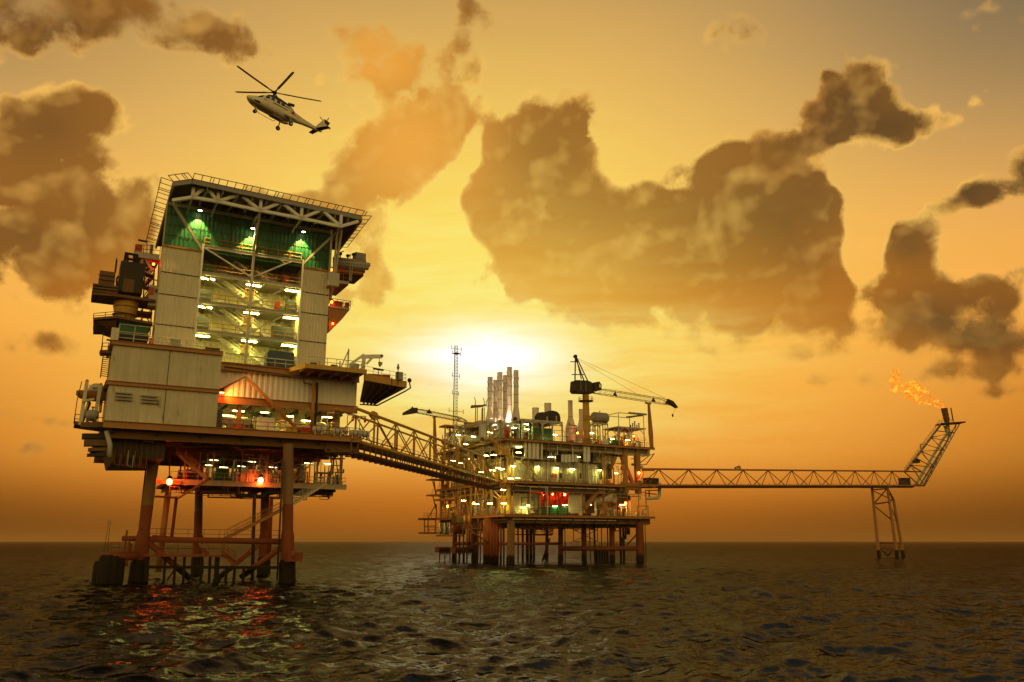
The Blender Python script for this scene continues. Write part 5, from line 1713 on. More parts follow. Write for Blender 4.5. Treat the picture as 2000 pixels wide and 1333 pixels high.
for k in range(16):
    u = RF.uu(1163, 990, 3) + .62 * k
    z_ = rnd.uniform(12.2, 14.2)
    pw(MB().path([(u, 3 + (k % 3) * .6, Z1), (u, 3 + (k % 3) * .6, z_), (u + rnd.uniform(.8, 2.4), 3 + (k % 3) * .6, z_), (u + 1.6, 3.6, Z1)], rnd.choice((.08, .12, .16)), 6), rnd.choice(("cream", "orange", "red", "white")))
pp_(MB().rail([rp(1167, 985, 2.6), rp(1212, 985, 2.6)], .25, 1).rail([rp(1167, 985, 2.6), rp(1167, 1002, 2.6)], .3, 1), "pipe_frame", "orange")
# yellow stair flights on the west corner
for a, b_ in (((1007, 903), (963, 858)), ((985, 955), (967, 925)), ((1010, 950), (993, 928))):
    pp_(MB().stair(rp(*a, .4 if a[0] > 990 else -.4), rp(*b_, .4), 1.0, (0, 1, 0), True, .35), "stair", "yellow")
for (a, b_) in (((986, 948), (1004, 930)), ((1018, 900), (1050, 932)), ((955, 960), (978, 982)), ((965, 960), (980, 975))):
    pp_(MB().bar(rp(*a, .9), rp(*b_, .9), .3), "diagonal_brace", "yellow")
pp_(rb(980, 876, 990, 888, -1.2, .6), "stair_landing", "yellow")

# walls and clutter along the west side (plane u = 0)
pp_(MB().box(2.4, 2.7, 3, 22, Z2, Z2 + 6), "module_wall", "cladding")
pp_(MB().sheet((2.38, 3, 0), (2.38, 22, 0), Z2, Z2 + 6, 1.0, .1, (-1, 0, 0)), "cladding_panel", "cladding")
pp_(MB().box(3.0, 3.2, 12, 36, Z1, Z2 - 1), "module_wall", "orange")
for k in range(46):
    lev = rnd.choice((Z1, Z2, Z2, Z3, Z3))
    top = {Z1: Z2 - 1.2, Z2: Z3 - 1.2, Z3: Z3 + 5}[lev]
    v = rnd.uniform(1.5, 36)
    u = rnd.uniform(-.4, 1.8)
    z_ = rnd.uniform(lev + 1, top)
    L = rnd.uniform(1.5, 6)
    pp_(MB().path([(u, v, lev), (u, v, z_), (u, v + L, z_), (u, v + L, rnd.choice((lev, top)))], rnd.choice((.09, .13, .18, .26)), 6), "pipe", rnd.choice(("cream", "white", "yellow", "grey", "green", "orange")), True)
for k in range(14):
    lev = (Z1, Z2, Z3)[k % 3]
    v = 2.5 + 2.6 * k
    pp_(MB().bar((-.8, v, lev), (-.8, v, {Z1: Z2 - .8, Z2: Z3 - .8, Z3: Z3 + 3.5}[lev]), .22), "hanger_post", "yellow")
for k in range(10):
    v = 2 + 3.4 * k
    lev = (Z2, Z1)[k % 2]
    pp_(MB().bar((-.9, v, lev), (-.9, v + 3.2, {Z1: Z2 - .9, Z2: Z3 - .9}[lev]), .2), "diagonal_brace", "yellow")
wl_names = ["by the platform corner", "a little back from the corner", "half way along the west side", "well back along the west side", "toward the far west corner", "at the far west corner"]
for k, (lev, v, mt) in enumerate(((Z2, 4, "white"), (Z2, 9, "cream"), (Z2, 15, "white"), (Z1, 5, "cream"), (Z1, 11, "white"), (Z1, 18, "cream"), (Z1, 26, "grey"), (Z2, 24, "cream"), (Z2, 31, "grey"))):
    nm = {Z1: "lower", Z2: "main"}[lev]
    t = frame_thing("equipment_skid", f"{ {'white': 'white', 'cream': 'cream', 'grey': 'grey'}[mt] } machine skid on the {nm} deck {wl_names[min(5, int(v / 6))]}", "machine", RF, (1.0, v, lev))
    MB().box(-.7, .7, -1.0, 1.0, 0, .3).build("skid_base", M["brown"], t)
    MB().box(-.55, .55, -.9, .3, .3, 1.9 + .2 * (k % 3)).build("housing", M[mt], t)
    MB().lathe([(.2, -.1), (.42, 0), (.42, .7), (.25, .8)], (0, .35, .9), (0, 1, 0), 12).build("motor", M["green" if k % 2 else "steel"], t, "auto")
    MB().path([(0, -.5, 2), (0, -.5, 2.8), (-.6, -.5, 2.8), (-.6, -.5, .3)], .09, 6).build("pipe", M[mt], t, True)

# ------------------------------------------------------------------ top of the production platform
def frame3(x0, x1, v0, v1, z0, z1, mat, r=.2, bays=1, name="module_frame", brace=True):
    m = MB()
    n_ = bays + 1
    us = [x0 + (x1 - x0) * k / bays for k in range(n_)]
    for v in (v0, v1):
        for u in us:
            m.bar((u, v, z0), (u, v, z1), r)
        m.bar((x0, v, z1), (x1, v, z1), r, r * 1.2)
        if brace:
            for k in range(bays):
                L = (us[k + 1] - us[k])
                m.bar((us[k], v, z1 - L * .35), (us[k] + L * .35, v, z1 - r / 2), r * .7)
                m.bar((us[k + 1], v, z1 - L * .35), (us[k + 1] - L * .35, v, z1 - r / 2), r * .7)
    for u in us:
        m.bar((u, v0, z1), (u, v1, z1), r)
    return pp_(m, name, mat)


ua, ub_ = RF.uu(1020, 840, 3), RF.uu(1098, 845, 3)
zr = RF.zz(1050, 822, 3)
frame3(ua, ub_, 3, 12, Z3, zr, "pale", .3, 4)
pp_(MB().box(ua, ub_, 6, 12, zr + .2, zr + .4), "module_roof", "pale")
pp_(MB().box(ua + 1.5, ub_ - 1, 6, 11, Z3, zr - 1.2), "module_wall", "green")
for k, (px, py0, py1, r) in enumerate(((1060, 826, 806, 2.1), (1077, 826, 803, 2.3))):
    b = rp(px, py0, 8)
    t = frame_thing("cooler_drum", ("dark round-topped drum under the lower of two short stacks", "dark round-topped drum under the higher of two short stacks")[k], "tank", RF, (b.x, 8, zr + .4))
    hh = RF.zz(px, py1, 8) - zr - .4
    MB().lathe([(r, 0), (r, hh * .45), (r * .92, hh * .7), (r * .7, hh * .9), (r * .3, hh)], n=22).build("shell", M["dark"], t, "auto")
    MB().box(-.15, .15, -r - .1, -r + .2, 0, hh * .5).build("ladder", M["pale"], t)
for k, (px, y0, y1, r) in enumerate(((1046, 797, 816, .85), (1070, 788, 808, .88))):
    b = rp(px, y1, 9.2)
    t = frame_thing("exhaust_stack", ("short pale stack rising behind the dark drums, the lower one", "short pale stack rising behind the dark drums, the higher one")[k], "chimney", RF, b)
    hh = RF.zz(px, y0, 9.2) - b.z
    MB().lathe([(r, -3), (r, hh), (r * .85, hh), (r * .85, hh - .5)], n=18).build("pipe", M["stack"], t, "auto")
    MB().lathe([(r * 1.05, hh - .3), (r * 1.05, hh - .1)], n=18).build("rim", M["steel"], t, "auto")
stacks = ((957, 737.5, 800, 12, "the farthest west in front"), (968, 743, 808, 16, "the lowest, behind the western pair"), (976, 728, 806, 11, "the middle one in front"), (987, 734, 806, 16, "the middle one behind"), (995, 718, 800, 10, "the tallest of the six"), (1008, 724, 794, 15, "the farthest east"))
for (px, y0, y1, v, wh) in stacks:
    top, nk = rp(px, y0, v), rp(px, y1, v)
    t = frame_thing("exhaust_stack", f"tall ribbed pale exhaust stack with spiral strakes, {wh}", "chimney", RF, (nk.x, v, Z3 + 1.5), "tall exhaust stacks")
    H = top.z - Z3 - 1.5
    h1 = nk.z - Z3 - 1.5
    r = .63
    MB().lathe([(r * 1.65, 0), (r * 1.65, h1 * .62), (r, h1), (r, H), (r * .85, H), (r * .85, H - .6)], n=20).build("pipe", M["stack"], t, "auto")
    for f in (.1, .32, .55, .78, .985):
        z_ = h1 + (H - h1) * f
        MB().lathe([(r * 1.0, z_ - .07), (r * 1.07, z_ - .05), (r * 1.07, z_ + .05), (r, z_ + .07)], n=20).build("band", M["grey"], t, "auto")
    for a0 in (0, 2 * PI / 3, 4 * PI / 3):
        pts = []
        for j in range(13):
            z_ = H - .6 - (H - h1) * .42 * j / 12
            a = a0 + 2 * PI * .62 * j / 12
            pts.append((r * 1.05 * math.cos(a), r * 1.05 * math.sin(a), z_))
        MB().path(pts, .06, 5).build("strake", M["grey"], t)
    for z_ in (h1 * .3, h1 * .6):
        MB().lathe([(r * 1.65, z_ - .06), (r * 1.72, z_), (r * 1.65, z_ + .06)], n=20).build("band", M["grey"], t, "auto")
# decks and frames around the stack feet
frame3(RF.uu(905, 850, 14), RF.uu(1018, 850, 4), 5, 20, Z3, Z3 + 4.2, "pale", .26, 6)
pp_(MB().box(RF.uu(930, 850, 14), RF.uu(1016, 850, 4), 9, 19, Z3 + 4.2, Z3 + 4.45), "stack_deck", "pale")
pp_(MB().rail([(RF.uu(930, 850, 14), 9, Z3 + 4.45), (RF.uu(1016, 850, 4), 9, Z3 + 4.45)], 1.2, 1.4), "railing", "white")
for k in range(34):
    u = rnd.uniform(-6, 9)
    v = rnd.uniform(5, 26)
    z_ = Z3 + rnd.uniform(1, 6.2)
    L = rnd.uniform(1, 5)
    pts = [(u, v, Z3), (u, v, z_), (u + L, v, z_), (u + L, v, Z3 + rnd.uniform(0, 4))]
    pw(MB().path(pts, rnd.choice((.1, .14, .2, .3)), 7), rnd.choice(("white", "cream", "pale", "green", "steel", "yellow")))
for k, (u, v, L, r, mt, ax, lb) in enumerate(((-3, 8, 3.6, .9, "white", (0, 0, 1), "white upright vessel at the foot of the western exhaust stacks"), (1.5, 5, 3.0, .8, "cream", (1, 0, 0), "cream horizontal vessel at the upper deck corner"), (-2, 16, 4, 1.0, "cream", (1, 0, 0), "large cream horizontal vessel behind the western stacks"), (6, 3.5, 2.6, .7, "steel", (0, 0, 1), "bright steel upright vessel beside the pale module frame"), (-4, 24, 3.4, 1.0, "white", (0, 0, 1), "white upright vessel near the radio mast frame"))):
    vessel(RF, (u, v, Z3), L, r, lb, mt, ax)
for k, (px, lb) in enumerate(((988, "twin red drums on the upper deck corner, the first"), (993, "twin red drums on the upper deck corner, the second"))):
    b = rp(px, 848, 1.5)
    vessel(RF, (b.x, 1.5, Z3), 1.9, .38, lb, "red", (0, 0, 1), name="red_drum", cat="drum")
# bell stack and its neighbour
for (px, y0, y1, y2, v, lb) in ((1115, 783, 815, 862, 9, "pale bell-footed stack between the drums and the crane"), (1136, 800, 822, 862, 14, "pale bell-footed stack half hidden by the crane pedestal")):
    b = rp(px, y2, v)
    z_n, z_t = RF.zz(px, y1, v), RF.zz(px, y0, v)
    t = frame_thing("exhaust_stack", lb, "chimney", RF, b)
    H, h1 = z_t - b.z, z_n - b.z
    MB().lathe([(1.35, 0), (1.35, h1 * .45), (1.2, h1 * .62), (.75, h1 * .9), (.6, h1), (.6, H), (.5, H), (.5, H - .5)], n=20).build("pipe", M["stack"], t, "auto")
    for z_ in (h1, h1 * .5, H - .15):
        MB().lathe([(.62 if z_ > h1 * .8 else 1.34, z_ - .06), (.68 if z_ > h1 * .8 else 1.42, z_), (.62 if z_ > h1 * .8 else 1.34, z_ + .06)], n=20).build("band", M["grey"], t, "auto")
# east half of the upper deck
b = rp(1172, 830, 6)
vessel(RF, (b.x, 6, RF.zz(1172, 829, 6)), 5.2, 1.35, "big grey drum with dished ends on a high frame beside the crane", "grey")
frame3(RF.uu(1156, 845, 5), RF.uu(1185, 845, 5), 4.5, 8, Z3, RF.zz(1172, 829, 6), "pale", .2, 3)
u0, u1 = RF.uu(1209, 850, 3), RF.uu(1258, 850, 3)
zf = RF.zz(1235, 837, 3)
zt2 = RF.zz(1235, 809, 3)
frame3(u0, u1, 3, 9, Z3, zf, "cream", .2, 2)
frame3(u0, u1, 3, 9, zf, zt2, "white", .16, 1, brace=False)
pp_(MB().box(u0 - .4, u1 + .6, 2.8, 9.2, zf, zf + .25), "frame_deck", "pale")
pp_(MB().bar((RF.uu(1228, 808, 3), 3, zt2 + .2), (u1 + 1, 3, zt2 + .2), .5, .45).bar((RF.uu(1232, 815, 3), 5, zt2 - .6), (u1, 3, zt2 - .1), .4, .4), "monorail_beam", "grey")
for k in range(30):
    u = rnd.uniform(RF.uu(1128, 860, 4), u1 + 1)
    v = rnd.uniform(2, 10)
    z_ = Z3 + rnd.uniform(.8, 4.2)
    L = rnd.uniform(1, 4)
    pw(MB().path([(u, v, Z3), (u, v, z_), (u + L, v, z_), (u + L, v, Z3)], rnd.choice((.09, .13, .2, .28)), 7), rnd.choice(("cream", "white", "orange", "yellow", "red", "steel")))
for k in range(5):
    a = rp(1232 + 4 * k, 836, 4)
    pp_(MB().tube(a, a + Vector((0, 0, .6 + .5 * (k % 3))), .16, n=7).lathe([(.1, 0), (.28, .08), (.1, .16)], a + Vector((0, 0, .6 + .5 * (k % 3))), n=8), "valve", "brown", "auto")
for k, (px, v, mt, lb) in enumerate(((1160, 3, "cream", "cream machine skid beside the crane pedestal foot"), (1186, 3, "white", "white machine skid on the east upper deck under the frame"), (1200, 2.4, "green", "green machine skid near the east upper deck edge"), (1222, 4, "yellow", "yellow machine skid inside the tall white frame"), (1243, 3, "red", "red machine skid at the boom rest post"))):
    b = rp(px, 868, v)
    t = frame_thing("equipment_skid", lb, "machine", RF, (b.x, v, Z3))
    MB().box(-1.2, 1.2, -.7, .7, 0, .3).build("skid_base", M["brown"], t)
    MB().box(-1.0, .1, -.5, .5, .3, 1.7).build("housing", M[mt], t)
    MB().lathe([(.2, 0), (.5, .1), (.5, .9), (.25, 1.0)], (.15, 0, .9), (1, 0, 0), 12).build("motor", M[mt], t, "auto")
    MB().path([(-.5, 0, 1.7), (-.5, 0, 2.5), (.6, 0, 2.5), (.6, 0, 1.3)], .1, 6).build("pipe", M["steel"], t, True)
for (a, b_) in (((1232, 897), (1276, 888)), ((1246, 908), (1268, 890)), ((1250, 908), (1262, 908)), ((1262, 908), (1278, 886))):
    pp_(MB().bar(rp(*a, 1.6), rp(*b_, 1.6), .16), "east_bracket", "dark")
pp_(MB().bar(rp(1105, 850, 2), rp(1138, 838, 2), .25, .4), "conveyor_beam", "cream")

# radio mast and its frame
ma, mb_ = rp(869, 866, 20), rp(902, 866, 20)
zt3 = RF.zz(886, 834, 20)
mf = pp_(MB(), "mast_frame", "orange")
mm = MB()
for u in (ma.x, mb_.x, ma.x + 2.6, mb_.x - 2.0):
    mm.bar((u, 20 if u in (ma.x, mb_.x) else 23, Z3 - 1), (u, 20 if u in (ma.x, mb_.x) else 23, zt3), .28)
mm.bar((ma.x, 20, Z3 + 1), (mb_.x, 20, Z3 + 1), .22).bar((ma.x, 20, zt3 - .2), (mb_.x, 20, Z3 + 1.2), .14).bar((mb_.x, 20, zt3 - .2), (ma.x, 20, Z3 + 1.2), .14)
bpy.data.objects.remove(mf)
mf = pp_(mm, "mast_frame", "orange")
pp_(MB().prism([(ma.x - .2, 19.8, zt3), (mb_.x + .2, 19.8, zt3), (mb_.x + .2, 23.4, zt3), (ma.x - .2, 23.4, zt3)], (0, 0, .4)), "mast_platform", "orange", parent=mf)
mb0 = rp(887, 832, 21.5)
RM = frame_thing("radio_mast", "slender dark lattice radio mast standing before the sun glare", "mast", RF, (mb0.x, 21.5, zt3 + .4))
HM = RF.zz(887, 676, 21.5) - zt3 - .4
s_ = .55
cs = [(-s_, -s_), (s_, -s_), (0, s_)]
m = MB()
for (x, y) in cs:
    m.tube((x, y, 0), (x * .7, y * .7, HM), .075, n=5)
m.build("mast_legs", M["dark"], RM)
m = MB()
n_ = 26
for k in range(n_):
    z_, z2 = HM * k / n_, HM * (k + 1) / n_
    f = 1 - .3 * k / n_
    for i in range(3):
        a, b_ = cs[i], cs[(i + 1) % 3]
        m.bar((a[0] * f, a[1] * f, z_), (b_[0] * f, b_[1] * f, z2), .05)
        m.bar((a[0] * f, a[1] * f, z2), (b_[0] * f, b_[1] * f, z2), .05)
m.build("lattice", M["dark"], RM)
for k, (f, L) in enumerate(((.18, 2.6), (.40, 1.2), (.62, 1.4), (.90, 1.6), (.965, 1.9))):
    a = MB()
    z_ = HM * f
    a.tube((0, 0, z_), (L, .2, z_ + .1), .06, n=5).tube((L, .2, z_ - .5), (L, .2, z_ + .7), .07, n=6)
    a.tube((0, 0, z_), (-L * .6, -.2, z_), .06, n=5).tube((-L * .6, -.2, z_ - .3), (-L * .6, -.2, z_ + .8), .07, n=6)
    a.build("antenna", M["dark"], RM)
MB().lathe([(.1, 0), (.9, .05), (.9, .2), (.1, .3)], (.3, 0, HM * .9), n=14).build("beacon_plate", M["red"], RM, "auto")
MB().lathe([(.02, -.1), (.5, .15), (.65, .4), (.6, .4), (.05, .0)], (.8, -.5, 1.6), (.6, -.8, 0), 16).build("dish", M["white"], RM, "auto")
# small helipad-like lookout on posts
lt = RF.zz(932, 797, 18)
q = rp(932, 826, 18)
LK = frame_thing("lookout_platform", "small ochre platform on four thin posts beside the stacks", "platform", RF, (q.x, 18, Z3 + 3))
w0, w1 = RF.uu(917, 797, 18) - q.x, RF.uu(945, 797, 18) - q.x
hz_ = lt - Z3 - 3
MB().prism([(w0, -1.0, hz_), (0, -1.8, hz_ + .1), (w1, -1.2, hz_ + .5), (w1, 1.5, hz_ + .5), (w0 + 1, 1.5, hz_)], (0, 0, .4)).build("deck", M["orange"], LK)
for x, y in ((-.5, -1), (1.0, -1), (w1 - .4, -1), (1.8, 1), (0, 1)):
    MB().tube((x, y, -3), (x, y, hz_ + .1), .12, n=6).build("post", M["brown"], LK)
for x in (-.8, 2.3, w1 - .1):
    MB().path([(x, -.5, hz_ + .4), (x, -.5, hz_ + 1.6), (x + (.5 if x > 2 else -.3), -.5, hz_ + 2.6)], .09, 5).build("horn", M["dark"], LK)
pp_(MB().lathe([(3.0, 0), (3.1, .5), (2.2, 1.3), (.4, 1.6)], rp(934, 838, 17), n=20), "dome_hatch", "yellow", "auto")


# lattice booms of the two cranes
def boom(t, p, q, w, name="boom", mat="dark", bays=16, tip=True):
    p, q = Vector(p), Vector(q)
    d = (q - p)
    z = Vector((0, 0, 1))
    sd = d.cross(z).normalized()
    m = MB()

    def off(f):
        k = min(1, f / .12, (1 - f) / .10)
        return w * (.35 + .65 * max(0, k))
    prev = None
    for i in range(bays + 1):
        f = i / bays
        c = p + d * f
        o = off(f)
        cur = [c + sd * o / 2, c - sd * o / 2, c + sd * o / 2 + z * o, c - sd * o / 2 + z * o]
        if prev:
            for a, b_ in zip(prev, cur):
                m.bar(a, b_, .11)
            m.bar(prev[0], cur[2], .07).bar(prev[1], cur[3], .07).bar(prev[2], cur[3], .06).bar(prev[0], cur[1], .06)
        prev = cur
    return m.build(name, M[mat], t)


# main crane of the production platform
VC = 2.6
cb = rp(1146, 869, VC)
KC = frame_thing("pedestal_crane", "tall crane on an olive yellow pedestal with its boom laid on a rest post", "crane", RF, (cb.x, VC, Z3))


def kq(px, py, v=VC):
    return RF.p(px, py, v) - Vector((cb.x, VC, Z3))


pt = kq(1142, 771)
MB().lathe([(.95, 0), (.92, pt.z * .45), (.82, pt.z * .75), (.80, pt.z)], n=20).build("pedestal", M["yellow"], KC, "auto")
rg = kq(1142, 784)
MB().lathe([(.9, -.25), (1.9, -.05), (1.9, .12), (.9, .12)], (0, 0, rg.z), n=18).rail([(1.8 * math.cos(a), 1.8 * math.sin(a), rg.z + .1) for a in [2 * PI * j / 10 for j in range(11)]], .9, 1.2, .04).build("ring_platform", M["brown"], KC, "auto")
MB().box(-1.3, 1.1, -1.05, -.93, kq(1146, 822).z, kq(1146, 813).z).build("sign_plate", M["yelrail"], KC)
a, c = kq(1119, 768), kq(1150, 746)
hs = MB().prism([(a.x, -1.3, a.z + .6), (a.x + .5, -1.3, a.z), (c.x + .8, -1.3, a.z + .3), (c.x, -1.3, c.z - .3), (c.x - 1.2, -1.3, c.z), (a.x + .3, -1.3, c.z - .2)], (0, 2.8, 0)).build("engine_house", M["dark"], KC)
for f in (.3, .62):
    MB().box(a.x + (c.x - a.x) * f, a.x + (c.x - a.x) * f + .1, -1.38, -1.31, a.z + .5, c.z - .4).build("panel_rib", M["grey"], hs)
a2, c2 = kq(1153, 765), kq(1167, 748)
cbn = MB().prism([(a2.x, -1.7, a2.z + .8), (a2.x + .4, -1.7, a2.z), (c2.x, -1.7, a2.z + .3), (c2.x + .1, -1.7, c2.z - .8), (c2.x - .6, -1.7, c2.z), (a2.x, -1.7, c2.z - .4)], (0, 1.6, 0)).build("operator_cabin", M["dark"], KC)
MB().box(c2.x - .75, c2.x - .15, -1.76, -1.71, a2.z + .9, c2.z - .8).build("window", M["flood_glass"] if "flood_glass" in M else M["steel"], cbn)
top = kq(1123, 698)
af = MB()
for (px, py, y) in ((1119, 748, -1), (1127, 745, 1), (1133, 742, -.6), (1149, 757, -1), (1150, 756, 1)):
    p = kq(px, py)
    af.bar(Vector((p.x, y, p.z)), Vector((top.x + (.25 if px > 1125 else 0), y * .25, top.z)), .22)
for py, x0, x1 in ((732, 1117, 1140), (707, 1114.5, 1130)):
    p, q = kq(x0, py), kq(x1, py)
    af.bar(p, q, .25, .2)
af.build("crane_frame", M["dark"], KC)
MB().lathe([(.3, -.5), (.45, -.3), (.45, .3), (.3, .5)], top + Vector((.1, 0, .2)), (0, 1, 0), 12).build("sheave", M["dark"], KC, "auto")
bp0, bp1 = kq(1158, 768), kq(1318, 793, 3.4)
boom(KC, bp0, bp1 - (bp1 - bp0) * .05, 1.35)
d_ = (bp1 - bp0).normalized()
MB().prism([bp1 - d_ * 2.6 + Vector((0, -.5, 1.5)), bp1 - d_ * .8 + Vector((0, -.5, 1.1)), bp1 + d_ * .7 + Vector((0, -.5, -.3)), bp1 + d_ * .5 + Vector((0, -.5, -.6)), bp1 - d_ * 1.4 + Vector((0, -.5, .1))], (0, 1.0, 0)).build("boom_head", M["dark"], KC)
MB().tube(top, bp1 - d_ * 3 + Vector((0, 0, 1.6)), .035, n=4).tube(top + Vector((0, .3, 0)), bp1 - d_ * 12 + Vector((0, .3, 1.4)), .035, n=4).build("pendant_line", M["dark"], KC)
for px in (1201, 1276, 1303):
    p = kq(px, 767 + (px - 1160) * .155, 3)
    MB().prism([p + Vector((-.7, -.2, 0)), p + Vector((.7, -.2, -.1)), p + Vector((.05, -.2, .95))], (0, .4, 0)).build("guide_roller", M["dark"], KC)
MB().tube(bp1 + Vector((.2, 0, -.4)), kq(1314, 811, 3.4), .04, n=4).lathe([(.05, .9), (.22, .7), (.22, .2), (.05, 0)], kq(1314, 815, 3.4), n=8).build("hook_block", M["dark"], KC)
# rest posts
rp0, rp1 = rp(1273, 876, 2.6), rp(1267, 789, 2.9)
t = frame_thing("boom_rest", "orange post whose top cradles the boom of the tall crane", "post", RF, (rp0.x, 2.6, Z3))
d = rp1 - Vector((rp0.x, 2.6, Z3))
MB().tube((0, 0, 0), d * .35, .5, .62, 12).tube(d * .35, d, .62, .34, 12).build("post", M["orange"], t, "auto")
MB().bar(d + Vector((-1.1, 0, .12)), d + Vector((.7, 0, 0)), .4, .35).build("cradle", M["orange"], t)
VL = 24
l0, l1 = rp(850, 896, VL), rp(848.5, 816, VL)
t = frame_thing("boom_rest", "ochre post beside the bridge that cradles the western crane boom", "post", RF, (l0.x, VL, l0.z))
d = l1 - l0
MB().tube((0, 0, -2), d * .4, .42, .5, 12).tube(d * .4, d, .5, .3, 12).build("post", M["orange"], t, "auto")
MB().bar(d + Vector((-.5, 0, .1)), d + Vector((.6, 0, .2)), .4, .3).build("cradle", M["orange"], t)
q0 = rp(917, 832, VL)
WC = frame_thing("boom_crane", "western crane with a thin black lattice boom reaching past the mast", "crane", RF, (q0.x, VL, Z3))
wq = lambda px, py: RF.p(px, py, VL) - Vector((q0.x, VL, Z3))
MB().lathe([(.7, -.5), (.65, wq(917, 838).z)], n=14).build("pedestal", M["yellow"], WC, "auto")
MB().box(-1.2, 1.3, -1, 1, wq(917, 838).z, wq(917, 826).z).build("engine_house", M["grey"], WC)
p0_, p1_ = wq(912, 826), wq(806, 805)
boom(WC, p0_, p1_, 1.0, bays=14)
MB().prism([p1_ + Vector((1.2, -.4, -.2)), p1_ + Vector((1.2, -.4, 1.1)), p1_ + Vector((-.3, -.4, 1.0)), wq(787, 808) + Vector((0, -.4, .2)), wq(787, 810) + Vector((0, -.4, -.2))], (0, .8, 0)).build("boom_head", M["dark"], WC)
for px, py in ((805, 800), (838, 805)):
    p = wq(px, py + 3)
    MB().prism([p + Vector((-.8, -.2, 0)), p + Vector((.8, -.2, 0)), p + Vector((0, -.2, 1.1))], (0, .4, 0)).build("guide_roller", M["dark"], WC)

for k, (px, v, lb) in enumerate(((966, 8.6, "added floodlight on the stack deck brightening the western stacks"), (992, 7.6, "added floodlight on the stack deck brightening the tallest stack"))):
    q = RF.p(px, 843, v)
    t = frame_thing("floodlight", lb, "lamp", RF, q)  # added lamp, put in to brighten the pale stacks
    MB().box(-.35, .35, -.2, .25, 0, .5).box(-.08, .08, -.05, .05, -.6, 0).build("lamp_housing", M["dark"], t)
    MB().box(-.3, .3, -.1, .2, .502, .53).build("lens", G["flood"], t)
    ld = bpy.data.lights.new("stack_fill_beam", "SPOT")
    ld.energy = 6500
    ld.color = (1, .78, .60)
    ld.spot_size = R(75)
    ld.spot_blend = .7
    ld.shadow_soft_size = .25
    lo = bpy.data.objects.new("stack_fill_beam", ld)
    COL.objects.link(lo)
    lo.parent = t
    lo.location = (0, 0, .6)
    lo.rotation_euler = Vector((0, -.30, -1)).to_track_quat("Z", "Y").to_euler()
# lamps of the production platform
FL = [(1051.6, 912, 2.0, "on the pale front wall, nearest the corner"), (1086.8, 914.5, 2.0, "on the pale front wall, second from the corner"), (1118, 916.5, 2.0, "on the pale front wall, third from the corner"), (1171, 919, 1.4, "on the blue grey annex"),
      (973, 914, .2, "on the west corner, over the bridge end"), (980, 917, .4, "on the west corner, just below its neighbour"), (1001.6, 911, .6, "beside the yellow stair"), (949.6, 890, 1.5, "over the first white cabinets of the west side"), (964.5, 889, 1.0, "under the upper deck edge of the west side"),
      (983.4, 876.6, -.3, "on the upper stair landing"), (1013.8, 873, .8, "under the upper deck, close to the tall louvres"), (1013, 884, 1.0, "below its twin by the tall louvres"), (997, 934.7, -.2, "under the main deck corner"), (1012, 934, .3, "under the main deck, next to the corner lamp"),
      (983, 957, -.6, "hanging low from the corner stair"), (962, 919, .6, "in the bridge mouth"), (939.5, 922.6, 3, "over the bridge walkway"), (885, 900, 18, "deep on the west side behind the bridge truss"), (924.6, 853, 9, "among the pipes at the stack feet"), (1028.6, 838.8, 3.4, "in the pale module frame"),
      (1028, 829, 2.8, "at the top of the pale module frame"), (1004, 836, 3.5, "below the tallest stack"), (957, 983.6, 1, "over the lower deck west side"), (984, 983.6, .5, "near the lower deck corner"), (1022, 991.6, .8, "before the lower pale wall"), (1032.6, 987.6, .8, "on the lower pale wall"),
      (1084, 989, 1.5, "over the green cabinets"), (1103, 987, 1.5, "over the last green cabinet"), (1151, 986, 1.8, "beside the narrow grey wall"), (1156, 846, 2.2, "at the crane pedestal foot"), (1195, 858, 2.2, "on the east upper deck"), (1226, 860, 2.4, "under the tall white frame"), (1196, 908, 2.0, "behind the orange raker"), (1204, 925, 2.6, "behind the orange corner column"),
      (900, 905, 14, "over the west main deck"), (915, 896, 10, "over the west main deck, nearer the corner"), (905, 978, 16, "low on the west lower deck"), (930, 985, 8, "low on the west lower deck, nearer the corner"), (1084, 850, 3.4, "in the far bay of the pale module frame"), (941, 841, 10, "beside the western stacks"), (958, 845, 8, "between the stack feet"), (1216, 986, 2.4, "by the east lower column"), (1075, 893, 3, "behind the louvres"), (1128, 893, 3, "behind the narrow louvres"), (910, 868, 16, "on the mast frame deck"), (896, 850, 19, "inside the mast frame")]
for (px, py, v, wh) in FL:
    strip(RF, RF.p(px, py, v), f"pale strip lamp of the far platform {wh}", "far platform strip lamps", "strip_far", rnd.uniform(-.5, .5), .62)
for (px, py, v, wh) in ((925, 983, 6, "in the middle of its west side"), (874, 989, 24, "at the far end of its west side"), (1222, 983, 1.6, "by its east column"), (1248, 924, .4, "on its east corner column"), (1080, 966, 6.8, "in its red-lit machinery bay"), (1176, 976, 3.0, "under the pale duct"), (1103, 966, 6.8, "beside the cream wall"), (1238, 852, 3.4, "inside the white frame on top"), (1090, 1022, 14, "below its lower deck"), (1128, 846, 4, "at the foot of the bell stack"), (1062, 966, 6.8, "at the end of the machinery bay nearest the corner")):
    sodium(RF, RF.p(px, py, v), f"sodium lamp of the far platform {wh}", "sodium_far", .24 if py > 900 else .17)


